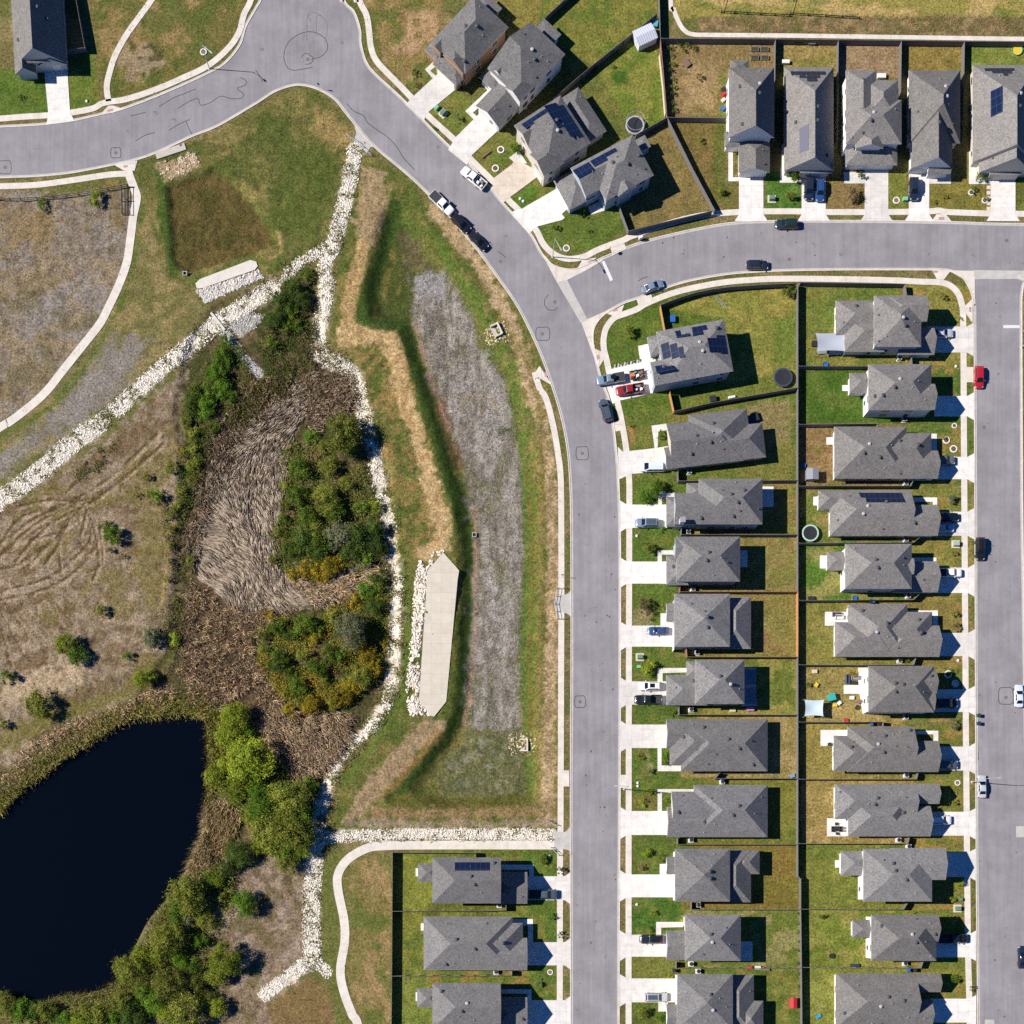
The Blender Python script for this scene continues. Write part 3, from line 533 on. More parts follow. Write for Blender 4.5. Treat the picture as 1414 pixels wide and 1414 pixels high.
along('walkway', [cr([(768, 1167), (600, 1167), (530, 1168), (505, 1172), (480, 1187), (467, 1207), (467, 1230), (475, 1270), (476, 1300), (470, 1340), (475, 1370), (486, 1400), (497, 1430), (520, 1600)])], 12, 0.0, 0.075, CONC, seglen=12)
along('field_path', [cr([(926, -200), (926, -5), (930, 12), (936, 28), (944, 41), (956, 47.5), (985, 48.5), (1100, 49.5), (1414, 54), (1800, 58)])], 6, 0.0, 0.07, CONC, seglen=10)
RAMPS = [[(139, 158), (150, 146), (157, 146), (171, 151), (156, 156)], [(158, 228), (170, 235), (186, 236), (190, 222)], [(804, 359), (798, 370), (812, 366), (824, 356)], [(838, 433), (862, 421), (858, 432), (848, 437)],
         [(820, 481), (834, 487), (836, 492), (827, 508)], [(745, 505), (737, 518), (748, 524), (762, 532)], [(1287, 373), (1295, 388), (1302, 388), (1312, 375)], [(1343, 412), (1332, 423), (1332, 430), (1343, 446)], [(1293, 296), (1286, 306), (1314, 306), (1306, 296)],
         [(843, 343), (846, 353), (865, 344), (862, 336)], [(879, 414), (899, 406), (902, 416), (883, 425)], [(848, 584), (850, 596), (861, 594), (859, 580)], [(1331, 507), (1344, 507), (1344, 528), (1331, 528)], [(857, 1070), (869, 1070), (869, 1088), (857, 1088)], [(776, 1064), (786, 1064), (786, 1086), (776, 1086)]]
fit('kerb_ramp', RAMPS, 0.092, CONC, 40)
DOME = M('brick_red_paver', alb((196, 158, 148)), 0.85, 0.2, 12)
fit('tactile_paving', [[(148, 152), (156, 150), (157, 153), (149, 155)], [(170, 229), (176, 228), (177, 231), (171, 232)], [(811, 362), (818, 359), (819, 362), (813, 365)], [(846, 428), (852, 426), (853, 429), (847, 431)], [(823, 491), (827, 490), (829, 495), (825, 497)], [(751, 515), (754, 513), (757, 519), (753, 521)], [(1296, 300), (1304, 300), (1304, 304), (1296, 304)], [(1338, 424), (1341, 424), (1341, 431), (1338, 431)], [(1287, 374), (1296, 374), (1294, 377), (1288, 377)]], 0.1, DOME)
fit('flume_apron', [[(489, 171), (497, 180), (517, 202.5), (511, 204), (507, 212), (489, 194), (492, 184)], [(767.7, 821.7), (779, 821.7), (784, 819.6), (788.5, 815), (789.5, 852), (784, 848), (779, 846), (767.7, 846)], [(765, 1148), (780, 1149), (784, 1146), (788, 1140), (789, 1180), (785, 1174), (780, 1172.5), (765, 1173)]], 0.1, GUTTER, 30)
# driveways
DW = []
for y0, y1, x in ((697, 729, 921), (775.6, 806, 921), (864, 893, 932), (941, 973, 921), (1000.6, 1033, 921), (1120, 1153, 922), (1207.5, 1239, 934), (1290.7, 1321, 922), (1351, 1384, 937)):
    DW.append([(856, y0 - 6), (864, y0 - 1), (872, y0), (x, y0), (x, y1), (872, y1), (864, y1 + 1), (856, y1 + 6)])
DW.append([(838, 514), (843, 510), (905, 496), (910, 541), (853, 554), (846, 558), (836, 530)]); DW.append([(853, 617), (860, 624), (905, 619), (922, 616), (920, 651), (872, 654.5), (855, 662)])
BX = [1279, 1290, 1290, 1292, 1292, 1292, 1288, 1292, 1280, 1302, 1291, 1284]
BY = [(451, 487), (547, 575), (631, 662), (706.6, 740), (784, 819), (874, 906), (952, 983), (1031, 1064), (1121, 1154), (1176.6, 1211), (1290, 1322), (1379, 1412)]
for x, (y0, y1) in zip(BX, BY):
    e = 1344 + (y0 - 400) / 250; DW.append([(x, y0), (e - 9, y0), (e, y0 - 5), (e, y1 + 5), (e - 9, y1), (x, y1)])
for y0, y1 in ((1210, 1243), (1301, 1333), (1381, 1420)): DW.append([(722, y0), (780, y0), (788, y0 - 6), (788, y1 + 6), (780, y1), (722, y1)])
for x0, x1 in ((1020.5, 1054), (1107, 1140), (1194, 1226.5), (1255, 1283), (1368, 1402)): DW.append([(x0, 232), (x1, 232), (x1, 296), (x1 + 6, 305.5), (x0 - 6, 305.5), (x0, 296)])
DW += [[(61, 96), (93, 94), (97, 156), (103, 167), (64, 173), (67, 158)], [(607, 100), (630, 123), (589, 157), (586, 166), (560, 145), (570, 134)], [(662, 157), (687, 181), (652, 214), (645, 228), (619, 207), (629, 190)], [(720.4, 288.6), (770, 260), (786, 286), (775.6, 296), (780, 301), (776, 304), (741.6, 313), (731, 322.5), (705, 293)]]
fit('driveway', DW, 0.105, DRIVE, 15, split=True)
fit('paved_driveway', [[(682, 246), (706, 228), (713, 220), (748, 240), (705, 272), (695, 280), (676.6, 259)]], 0.105, TANDRIVE, 18)
WK = [[(881, 478), (899, 474), (903, 509), (886, 512)], [(899.6, 588), (920, 585), (921, 594), (909, 596), (908, 618), (904, 619)], [(909, 680.6), (932, 680.6), (932, 686), (914, 687), (914, 697), (909, 697)], [(908, 760), (935, 760), (935, 766), (914, 766), (914, 776), (908, 776)], [(912, 847), (932, 847), (932, 865), (912, 865)], [(908, 922.5), (949, 922.5), (949, 928.5), (915, 929.5), (915, 941), (908, 941)],
      [(908, 1032), (913.5, 1032), (913.5, 1057), (942, 1057), (942, 1065), (908, 1065)], [(908, 1089.7), (962, 1089.7), (962, 1094), (914, 1095), (914, 1120), (908, 1120)], [(911, 1193), (922, 1193), (922, 1208), (911, 1208)], [(906, 1273), (948, 1273), (948, 1280), (913, 1281), (913, 1291), (906, 1291)], [(909, 1384), (922, 1384), (922, 1397), (909, 1397)],
      [(1262, 687), (1294, 687), (1294, 707), (1288, 707), (1288, 693), (1262, 693)], [(1250, 843), (1295, 843), (1295, 875), (1288, 875), (1288, 850), (1250, 850)], [(1258, 1009), (1295.5, 1009), (1295.5, 1032), (1289, 1032), (1289, 1014), (1258, 1014)], [(1285, 599), (1293.5, 599), (1293.5, 631), (1285, 631)], [(1255, 770), (1293, 770), (1293, 785), (1288, 785), (1288, 776), (1255, 776)],
      [(690, 1194), (737, 1194), (737, 1211), (731, 1211), (731, 1201), (690, 1201)], [(700, 1269), (736, 1269), (736, 1302), (729, 1302), (729, 1278), (700, 1278)], [(690, 1366), (734, 1366), (734, 1382), (728, 1382), (728, 1372), (690, 1372)],
      [(1005.7, 203), (1012, 203), (1012, 245), (1021, 245), (1021, 250.6), (1005.7, 250.6)], [(1080, 200), (1088, 200), (1086, 245), (1107.5, 247), (1107.5, 252.6), (1076.6, 252.6)], [(1165, 238), (1194.5, 238), (1194.5, 253.6), (1166, 253.6)], [(1282, 240), (1313, 240), (1313, 254), (1282, 254)], [(1338, 208), (1351, 208), (1349, 243), (1368.5, 246), (1368.5, 254.5), (1338, 254.5)],
      [(587, 96), (601, 83), (606, 89), (594, 98), (602, 105), (598, 109)], [(642.7, 153.5), (673, 125), (680, 122), (680, 131), (653, 156), (661, 163), (656, 167)], [(703, 218), (716, 208), (728, 226), (712, 226)], [(812, 286), (828, 278), (838, 290), (816, 297)]]
fit('front_walk', WK, 0.095, DRIVE, 10, split=True)
# patios behind the houses
fit('patio', [[(1185, 922), (1201, 922), (1201, 985), (1191, 985), (1187, 958), (1165, 958), (1165, 946), (1185, 946)], [(1133, 1008), (1172, 1008), (1172, 1030), (1133, 1030)], [(1142, 1130), (1175, 1130), (1175, 1155), (1142, 1155)], [(1139, 845), (1173, 845), (1173, 864), (1139, 864)], [(1132, 767), (1146, 767), (1146, 785), (1132, 785)], [(1163, 532), (1172, 532), (1172, 540), (1163, 540)], [(1141, 604), (1153, 604), (1153, 614), (1141, 614)], [(1123, 686), (1132, 686), (1132, 698), (1123, 698)], [(1153, 1188), (1164, 1188), (1164, 1198), (1153, 1198)],
               [(574, 1199), (580, 1199), (580, 1210), (574, 1210)], [(581, 1275), (587, 1275), (587, 1285), (581, 1285)], [(574, 1370), (580, 1370), (580, 1382), (574, 1382)], [(1021, 760), (1032, 760), (1032, 783), (1021, 783)], [(1020, 1300), (1039, 1300), (1039, 1327), (1020, 1327)], [(1050, 672), (1068, 672), (1068, 700), (1050, 700)], [(1024, 922), (1044, 922), (1044, 975), (1024, 975)], [(1131, 462), (1168, 462), (1168, 490), (1131, 490)]], 0.09, DRIVE, 14)
mb = MB()
for k in range(5):
    c = W(1365, 259 + k * 7.3); mb.box(c.x - .38, c.y - .38, -.05, c.x + .38, c.y + .38, .06, M('stepping_stone', alb((238, 220, 196)), .9))
for k in range(9):
    c = W(849 + k * 4.4, 507 - k * .9); mb.obox((c.x, c.y), (0.2, 1), 1.1, .38, -.05, .095, DRIVE)
mb.build('stepping_stones')['kind'] = 'structure'
# concrete spillways
fit('spillway_slab', [[(590, 795), (592, 786), (612, 763), (634, 788), (632, 800), (617, 960), (616, 969), (600, 989), (596, 989), (579, 968), (579, 960)]], 0.16, SLAB, 14)
fit('basin_weir', [[(270, 392), (276, 386), (346, 359.5), (354, 362), (356, 368), (352, 373), (281, 398), (272, 399)]], 0.2, WHITEC, 40)
# ================================================================ houses
def shingle(name, col):
    m, nt, b = new_mat(name)
    pos = N(nt, 'ShaderNodeNewGeometry').outputs['Position']
    mp = N(nt, 'ShaderNodeMapping'); mp.inputs['Scale'].default_value = (5.2, 5.2, 5.2); nt.links.new(pos, mp.inputs[0])
    vo = N(nt, 'ShaderNodeTexVoronoi', distance='CHEBYCHEV'); vo.inputs['Scale'].default_value = 1.0; nt.links.new(mp.outputs[0], vo.inputs['Vector'])
    sp = N(nt, 'ShaderNodeSeparateColor'); nt.links.new(vo.outputs['Color'], sp.inputs[0])
    f = mult(nt, ramp(nt, sp.outputs[0], 0, 1, 0.72, 1.30), ramp(nt, noise(nt, pos, 0.5, 4), 0.3, 0.7, 0.9, 1.1))
    f = mult(nt, f, ramp(nt, noise(nt, pos, 9, 2, 0.7), 0.3, 0.7, 0.86, 1.14))
    f = mult(nt, f, ramp(nt, N(nt, 'ShaderNodeObjectInfo').outputs['Random'], 0, 1, 0.86, 1.16))
    nt.links.new(scale_col(nt, tuple(col), f), b.inputs['Base Color']); b.inputs['Roughness'].default_value = 0.92; b.inputs['Specular IOR Level'].default_value = 0.25
    return m
RG1 = shingle('grey_shingles', (0.150, 0.146, 0.143, 1)); RG2 = shingle('warm_grey_shingles', (0.156, 0.148, 0.140, 1)); RG3 = shingle('slate_grey_shingles', (0.136, 0.133, 0.134, 1))
FASC = M('white_fascia', (0.62, 0.62, 0.60, 1), 0.6, 0.05); GREENF = M('pale_fascia', (0.45, 0.47, 0.43, 1), 0.6, 0.05)
WALLS = {'white': M('white_siding', (0.72, 0.71, 0.68, 1), 0.7, 0.06), 'beige': M('beige_siding', (0.52, 0.47, 0.40, 1), 0.75, 0.08), 'grey': M('grey_siding', (0.42, 0.43, 0.44, 1), 0.75, 0.07), 'brick': M('tan_brick', (0.30, 0.17, 0.10, 1), 0.85, 0.25, 4), 'blue': M('blue_grey_siding', (0.33, 0.38, 0.43, 1), 0.75, 0.07)}
GLASS = M('window_glass', (0.02, 0.026, 0.034, 1), 0.08, 0); WFRAME = M('window_trim', (0.72, 0.72, 0.70, 1), 0.5, 0.0)
GDOOR = M('garage_door_panel', (0.66, 0.64, 0.60, 1), 0.5, 0.04); FDOOR = M('front_door_paint', (0.10, 0.07, 0.05, 1), 0.5, 0.1)
VENT = M('dark_vent_cap', (0.07, 0.07, 0.075, 1), 0.55, 0.1, spec=0.4); VENTL = M('pale_vent_cap', (0.36, 0.36, 0.37, 1), 0.45, 0.05); LEAD = M('pipe_grey', (0.25, 0.25, 0.26, 1), 0.6)
m, nt, b = new_mat('solar_cells'); pos = N(nt, 'ShaderNodeTexCoord').outputs['UV']
br = N(nt, 'ShaderNodeTexBrick'); br.offset = 0; br.inputs['Color1'].default_value = (0.007, 0.013, 0.038, 1); br.inputs['Color2'].default_value = (0.009, 0.016, 0.046, 1); br.inputs['Mortar'].default_value = (0.035, 0.05, 0.085, 1)
br.inputs['Scale'].default_value = 1; br.inputs['Mortar Size'].default_value = 0.03; br.inputs['Brick Width'].default_value = 1; br.inputs['Row Height'].default_value = 1.0; nt.links.new(pos, br.inputs[0])
nt.links.new(br.outputs[0], b.inputs['Base Color']); b.inputs['Roughness'].default_value = 0.12; b.inputs['Specular IOR Level'].default_value = 0.3; SOLAR = m
LIGHTSOLAR = M('old_solar_glass', (0.12, 0.12, 0.16, 1), 0.3, 0.1)
Z1, Z2 = 2.9, 5.7
class Blk:
    pass
def lframe(o, ang):
    a = R(ang); c, s = math.cos(a), math.sin(a)
    return lambda u, v: (o[0] + u * c - v * s, o[1] + u * s + v * c)
def make_block(F, x0, y0, x1, y1, z, ends, ax, pitch, idx):
    """roof block from its eave rectangle as seen in plan; corners at eave height"""
    b = Blk(); z = z - 0.017 * idx
    q = [W(*F(*p), z) for p in ((x0, y0), (x1, y0), (x1, y1), (x0, y1))]
    b.o = q[0]; eu = q[1] - q[0]; ev = q[3] - q[0]; b.A = eu.length; b.B = ev.length
    b.eu = eu.normalized(); b.ev = ev.normalized(); b.z = z; b.pitch = pitch; b.ax = ax; b.ends = ends
    return b
def bl_world(b, s, t, z):       # s,t metres along the eave rectangle
    p = b.o + b.eu * s + b.ev * t; return Vector((p.x, p.y, z))
def bl_local(b, x, y):
    d = Vector((x - b.o.x, y - b.o.y, 0)); return d.dot(b.eu), d.dot(b.ev)
def roof_h(b, x, y):
    s, t = bl_local(b, x, y)
    if not (-1e-6 <= s <= b.A and -1e-6 <= t <= b.B): return None
    if b.ax == 'x': along, across, LA, LC = s, t, b.A, b.B
    else: along, across, LA, LC = t, s, b.B, b.A
    h = min(across, LC - across) * b.pitch
    if b.ends[0] in 'hH': h = min(h, along * b.pitch / (1.55 if b.ends[0] == 'H' else 1))
    if b.ends[1] == 'h': h = min(h, (LA - along) * b.pitch)
    return b.z + h
FT = 0.16
def add_roof(mb, b, RM, FM, WM):
    A, B = b.A, b.B; z = b.z
    if b.ax == 'x': P = lambda a, c, h: bl_world(b, a, c, h); LA, LC = A, B
    else: P = lambda a, c, h: bl_world(b, c, a, h); LA, LC = B, A
    hw = LC / 2; r0 = hw if b.ends[0] == 'h' else hw * 1.55 if b.ends[0] == 'H' else 0.0; r1 = LA - hw if b.ends[1] == 'h' else LA
    hh = hw * b.pitch
    if r0 > r1:
        r0 = r1 = (r0 + r1) / 2 if b.ends == 'hh' else (0.0 if b.ends[0] == 'g' else LA)
        if b.ends == 'hh': hh = LA / 2 * b.pitch; r0 = r1 = LA / 2
        else: hh = min(hh, LA * b.pitch)
    c4 = [P(0, 0, z), P(LA, 0, z), P(LA, LC, z), P(0, LC, z)]; lo = [Vector((p.x, p.y, z - FT)) for p in c4]
    R0, R1 = P(r0, hw, z + hh), P(r1, hw, z + hh)
    vs = c4 + [R0, R1] + lo
    flip = b.ax == 'y'
    def f(ix, mt):
        # outward orientation is settled when the mesh is finished
        mb.add([vs[i] for i in ix], [tuple(range(len(ix)))], mt)
    f((0, 1, 5, 4), RM); f((2, 3, 4, 5), RM)
    f((3, 0, 4), RM if b.ends[0] in 'hH' else WM); f((1, 2, 5), RM if b.ends[1] == 'h' else WM)
    for i in range(4): f((6 + i, 6 + (i + 1) % 4, (i + 1) % 4, i), FM)
    f((6, 7, 8, 9), FM)
def finish(mb, name, parent):
    me = mb.mesh(name); bmx = bmesh.new(); bmx.from_mesh(me)
    bmesh.ops.remove_doubles(bmx, verts=bmx.verts, dist=0.0005); bmesh.ops.recalc_face_normals(bmx, faces=bmx.faces)
    bmx.to_mesh(me); bmx.free(); return mesh_obj(name, me, parent)
def vent_mesh(kind):
    mb = MB()
    if kind == 0: mb.lathe([(0.0, 0.34), (0.22, 0.33), (0.33, 0.27), (0.34, 0.2), (0.2, 0.18), (0.2, -0.3)], VENT, 10)
    elif kind == 1: mb.lathe([(0.0, 0.3), (0.2, 0.3), (0.32, 0.24), (0.33, 0.16), (0.2, 0.14), (0.2, -0.3)], VENTL, 10)
    elif kind == 2: mb.box(-.2, -.2, -.3, .2, .2, .17, VENT, .05)
    else: mb.lathe([(0.0, 0.42), (0.05, 0.42), (0.055, 0.06), (0.16, 0.02), (0.16, -0.2)], LEAD, 8)
    return mb.mesh(('roof_vent', 'roof_vent', 'roof_vent', 'vent_pipe')[kind], kind != 2)
VM = [vent_mesh(k) for k in range(4)]
winF = {}
def window_mesh(w_, h_):
    k = (w_, h_)
    if k not in winF:
        f = MB(); f.box(-w_ / 2 - .09, -.03, -h_ / 2 - .09, w_ / 2 + .09, .07, h_ / 2 + .09, WFRAME)
        p = MB(); p.box(-w_ / 2, .0, -h_ / 2, w_ / 2, .075, h_ / 2, GLASS); p.box(-w_ / 2, .0, -.025, w_ / 2, .082, .025, WFRAME)
        winF[k] = (f.mesh('window'), p.mesh('pane'))
    return winF[k]
def place_window(house, p, out, w_, h_):
    f, g = window_mesh(w_, h_); rz = math.atan2(-out.x, out.y)   # local +y points out
    o = mesh_obj('window', f, house, p, rz); c = mesh_obj('pane', g, o)
HOUSES = {}
hrng = random.Random(5)
def house(key, label, blocks, front, garage=None, rm=0, wall='beige', fasc=0, F=None, pitch=0.66, solar=(), nv=7, chimney=None, oh=0.45, vents=None):
    """blocks: (x0,y0,x1,y1,eave,ends,axis[,pitch]) in the house's own plan frame F (photo pixels)"""
    F = F or (lambda u, v: (u, v))
    bs = [make_block(F, *b[:7], b[7] if len(b) > 7 else pitch, i) for i, b in enumerate(blocks)]
    ctr = sum((bl_world(bs[0], bs[0].A / 2, bs[0].B / 2, 0) for _ in (0,)), Vector()); inv = Matrix.Translation(-ctr)
    root = empty('house', ctr); tag(root, label, 'house', 'houses of the neighbourhood')
    RM = (RG1, RG2, RG3)[rm]; FM = (FASC, GREENF)[fasc]; WM = WALLS[wall]
    rb, wb = MB(), MB()
    for b in bs:
        add_roof(rb, b, RM, FM, WM)
        o = oh if min(b.A, b.B) > 2.5 else 0.2
        p = [bl_world(b, s, t, 0) for s, t in ((o, o), (b.A - o, o), (b.A - o, b.B - o), (o, b.B - o))]
        wb.prism([(v.x, v.y) for v in p], -0.2, b.z - FT * 0.5, WM)
    for mbx in (rb, wb): mbx.v = [tuple(Vector(v) - ctr) for v in mbx.v]
    roof = finish(rb, 'roof', root); wob = finish(wb, 'wall', root)
    def top(x, y):
        hs = [h for h in (roof_h(b, x, y) for b in bs) if h is not None]; return max(hs) if hs else None
    # vents
    bigs = sorted(bs, key=lambda b: -b.A * b.B)[:2]; n = 0; tries = 0; put_ = []
    while n < nv and tries < 200:
        tries += 1; b = bigs[0] if n < nv - 2 or len(bigs) < 2 else bigs[1]
        if n < 2:      # two turtle vents by the ridge
            s, t = (b.A * hrng.uniform(.35, .68), b.B * (0.5 + (.09 if n else -.08))) if b.ax == 'x' else (b.A * (0.5 + hrng.uniform(.05, .12)), b.B * hrng.uniform(.35, .68))
        else: s, t = hrng.uniform(.8, b.A - .8), hrng.uniform(.8, b.B - .8)
        p = bl_world(b, s, t, 0); h = top(p.x, p.y); h2 = roof_h(b, p.x, p.y)
        if h is None or h > h2 + 0.05 or any((p - q).length < 1.3 for q in put_): continue
        k = (hrng.choice((0, 0, 1)) if n < 2 else hrng.choice((3, 3, 2, 0, 3)))
        put_.append(p); v = mesh_obj(VM[k].name.split('.')[0], VM[k], roof, Vector((p.x, p.y, h)) - ctr, hrng.uniform(0, 3)); n += 1
        if k == 0 or k == 1: v.scale = (1.15, 1.15, 1)
    # solar arrays lie on the slope: (corners in the plan frame, eave-height pixels)
    for sp in solar:
        mt = SOLAR; pts = sp
        if isinstance(sp, tuple) and sp[0] == 'old': mt = LIGHTSOLAR; pts = sp[1]
        cx = sum(p[0] for p in pts) / len(pts); cy = sum(p[1] for p in pts) / len(pts)
        zz = bs[0].z
        for _ in range(8):
            w0 = W(*F(cx, cy), zz); hs_ = [h for h in (roof_h(b, w0.x, w0.y) for b in bs) if h is not None]; zz = 0.5 * zz + 0.5 * (max(hs_) if hs_ else bs[0].z)
        w0 = W(*F(cx, cy), zz); best = max((b for b in bs if roof_h(b, w0.x, w0.y) is not None), key=lambda b: roof_h(b, w0.x, w0.y), default=bs[0])
        def hz(x, y): 
            h = roof_h(best, x, y); return h if h is not None else best.z
        e = 0.25; h0 = hz(w0.x, w0.y); gx = (hz(w0.x + e, w0.y) - hz(w0.x - e, w0.y)) / (2 * e); gy = (hz(w0.x, w0.y + e) - hz(w0.x, w0.y - e)) / (2 * e)
        q = [W(*F(*p), h0) for p in pts]; q = [Vector((v.x, v.y, h0 + gx * (v.x - w0.x) + gy * (v.y - w0.y) + 0.1)) - ctr for v in q]
        mbx = MB(); k = len(q); nrm = Vector((-gx, -gy, 1)).normalized()
        mbx.add(q + [v - nrm * 0.07 for v in q], [tuple(range(k)), tuple(range(2 * k - 1, k - 1, -1))] + [(i, k + i, k + (i + 1) % k, (i + 1) % k) for i in range(k)], mt)
        so_ = finish(mbx, 'solar_panel', roof); uv = so_.data.uv_layers.new(name='UVMap')
        e1 = (q[1] - q[0]).normalized(); e2 = nrm.cross(e1)
        for l in so_.data.loops:
            d = so_.data.vertices[l.vertex_index].co - q[0]; uv.data[l.index].uv = (d.dot(e1) / 1.05 + 20, d.dot(e2) / 1.7 + 20)
    if chimney:
        p = W(*F(*chimney), 7); mbx = MB(); mbx.box(-.45, -.45, -2, .45, .45, .9, FASC); mbx.box(-.55, -.55, .9, .55, .55, 1.05, LEAD)
        mbx.build('chimney', roof, Vector((p.x, p.y, 7.0)) - ctr)
    # windows where a wall is free
    def hidden(p, z):
        for b in bs:
            s, t = bl_local(b, p.x, p.y)
            if 0 <= s <= b.A and 0 <= t <= b.B and z < b.z - 0.0 and 0.5 < s < b.A - 0.5 and 0.5 < t < b.B - 0.5: return True
        return False
    nw = 0
    for b in bs:
        if min(b.A, b.B) < 3: continue
        for (s0, t0, s1, t1, out) in ((oh, oh, b.A - oh, oh, -b.ev), (b.A - oh, oh, b.A - oh, b.B - oh, b.eu), (b.A - oh, b.B - oh, oh, b.B - oh, b.ev), (oh, b.B - oh, oh, oh, -b.eu)):
            ln = math.hypot(s1 - s0, t1 - t0); k = max(1, int(ln / 4.2))
            for i in range(k):
                f = (i + 0.5 + hrng.uniform(-.15, .15)) / k; p = bl_world(b, s0 + (s1 - s0) * f, t0 + (t1 - t0) * f, 0)
                for z in ((1.5,) if b.z < 4 else (1.5, 4.2)):
                    if nw >= (9 if b.z > 4 else 5) + 5 or hidden(p + out * 0.5, z): continue
                    if z == 1.5 and out.dot(FRONT[front]) > .7: continue
                    if roof_near(bs, p + out * 0.3, z): continue
                    place_window(root, Vector((p.x, p.y, z)) + out * 0.0 - ctr, out, hrng.choice((0.9, 1.4)), 1.3 if z < 2 else 1.2); nw += 1
    if garage:
        b = bs[garage[0]]; out = {'w': -b.eu, 'e': b.eu, 'n': -b.ev, 's': b.ev}[front]
        LCn = b.B if front in 'we' else b.A; tt = LCn * garage[1]
        s_, t_ = {'w': (oh, tt), 'e': (b.A - oh, tt), 'n': (tt, oh), 's': (tt, b.B - oh)}[front]
        p = bl_world(b, s_, t_, 0); rz = math.atan2(-out.x, out.y)
        mbx = MB(); wd = 2.45 if LCn > 6.0 else 1.4
        mbx.box(-wd, -.02, .1, wd, .06, 2.25, GDOOR)
        for i in range(4): mbx.box(-wd + .05, .06, .14 + i * .53, wd - .05, .075, .14 + i * .53 + .47, GDOOR)
        mbx.build('garage_door', root, p - ctr, rz)
        # front door in the recess beside it
        b2 = bs[0]; s_, t_ = {'w': (oh, b2.B * .3), 'e': (b2.A - oh, b2.B * .3), 'n': (b2.A * .3, oh), 's': (b2.A * .3, b2.B - oh)}[front]
        o2 = {'w': -b2.eu, 'e': b2.eu, 'n': -b2.ev, 's': b2.ev}[front]; p = bl_world(b2, s_, t_, 0)
        mbx = MB(); mbx.box(-.5, -.02, .1, .5, .06, 2.2, FDOOR); mbx.box(-.62, -.02, .08, -.5, .07, 2.32, WFRAME); mbx.box(.5, -.02, .08, .62, .07, 2.32, WFRAME); mbx.box(-.5, -.02, 2.2, .5, .07, 2.32, WFRAME)
        d = mbx.build('front_door', root, p - ctr, math.atan2(-o2.x, o2.y))
        mbx = MB(); mbx.lathe([(0, .05), (.04, .04), (.045, 0), (0.03, -.02)], LEAD, 8, (.36, .1, 1.05)); mbx.build('handle', d)
    HOUSES[key] = (root, bs, top, F); return root
FRONT = {'w': Vector((-1, 0, 0)), 'e': Vector((1, 0, 0)), 'n': Vector((0, 1, 0)), 's': Vector((0, -1, 0))}
def roof_near(bs, p, z):
    for b in bs:
        s, t = bl_local(b, p.x, p.y)
        if -0.1 < s < b.A + 0.1 and -0.1 < t < b.B + 0.1 and z + 0.8 > b.z and z - 0.9 < b.z + 1.5 and b.z < 4: return True
    return False
# ---- middle row, facing the main road
FA1 = lframe((999.6, 440.7), -10.4)
house('A1', 'two-storey corner house with many dark solar panels, red pickup on its driveway', [(-95, 0, 0, 73, Z2, 'hh', 'x'), (-111, 40, -50, 73, Z2, 'gh', 'x'), (-109, 5, -80, 31, Z1, 'hh', 'x')], 'w', (1, .5), 0, 'blue', F=FA1, pitch=0.5,
      solar=[[(-92, 18), (-82, 18), (-82, 39), (-92, 39)], [(-80, 21), (-71, 21), (-71, 41), (-80, 41)], [(-69.5, 27), (-63, 27), (-63, 42), (-69.5, 42)], [(-69, 3), (-62, 3), (-62, 11), (-50, 11), (-50, 16), (-69, 15)], [(-45, 2), (-25, 2), (-25, 10), (-32, 10), (-32, 17), (-47, 17)], [(-29, 24), (-14, 24), (-14, 20), (-2, 20), (-2, 46), (-12, 46), (-12, 44), (-29, 44)], [(-105, 46), (-94, 46), (-94, 50), (-78, 50), (-78, 58), (-105, 58)][::1]])
FA2 = lframe((920, 648), -6.5)
house('A2', 'single-storey house with white van on its driveway, south of the solar-panelled corner house', [(60, -49, 139, -1, Z1, 'hh', 'x'), (7, -62, 108, 0, Z1, 'gh', 'x'), (39, -71, 120, -4, Z1, 'hh', 'y'), (0, -30, 60, 0, Z1, 'gh', 'x')], 'w', (3, .5), 2, 'beige', F=FA2, nv=9)
house('A3', 'two-storey house behind two leafy yard trees and blue-grey car in driveway', [(965, 661, 1053, 724, Z2, 'hh', 'x'), (931, 681, 1030, 724, Z2, 'gh', 'x'), (948, 667, 975, 692, Z1, 'hg', 'x'), (920, 686, 950, 727, Z1, 'hg', 'x')], 'w', (3, .55), 0, 'blue', nv=9, chimney=(942, 719))
house('A4', 'compact two-storey hipped house with empty pale driveway and small shaded rear patio', [(934, 741, 1022, 803, Z2, 'hh', 'x'), (932, 742, 975, 772, Z2, 'gh', 'x', .42), (920, 767, 952, 808, Z1, 'hg', 'x')], 'w', (2, .5), 0, 'blue', nv=8)
house('A5', 'hipped house with small blue car on driveway and orange wooden fence behind', [(931, 820, 1008, 893, Z2, 'hh', 'y', .46), (990, 824, 1037, 896, Z1, 'hh', 'y'), (920, 833, 945, 858, Z1, 'gg', 'x')], 'w', (0, .78), 0, 'grey', nv=8)
house('A6', 'house with black pickup and white sunroof car on driveway, shade sails behind', [(960, 911, 1028, 972, Z2, 'hh', 'x'), (920, 932, 985, 974, Z1, 'hh', 'x'), (948, 913, 972, 935, Z1, 'hg', 'x')], 'w', (1, .55), 0, 'beige', nv=8)
house('A7', 'long single-storey house with stepped diagonal roof valleys, directly south of shade-sail house', [(940, 993, 1060, 1065, Z1, 'hh', 'x'), (925, 994, 1010, 1057, Z1, 'hh', 'x'), (920, 993, 985, 1034, Z1, 'gh', 'x')], 'w', (2, .5), 0, 'beige', nv=11)
house('A8', 'long single-storey house with two small yellow trees in front, street lamp beside', [(958, 1084, 1060, 1156, Z1, 'hh', 'x'), (927, 1093, 1012, 1148, Z1, 'gh', 'x'), (921, 1114, 990, 1156, Z1, 'gh', 'x')], 'w', (2, .5), 2, 'beige', nv=11)
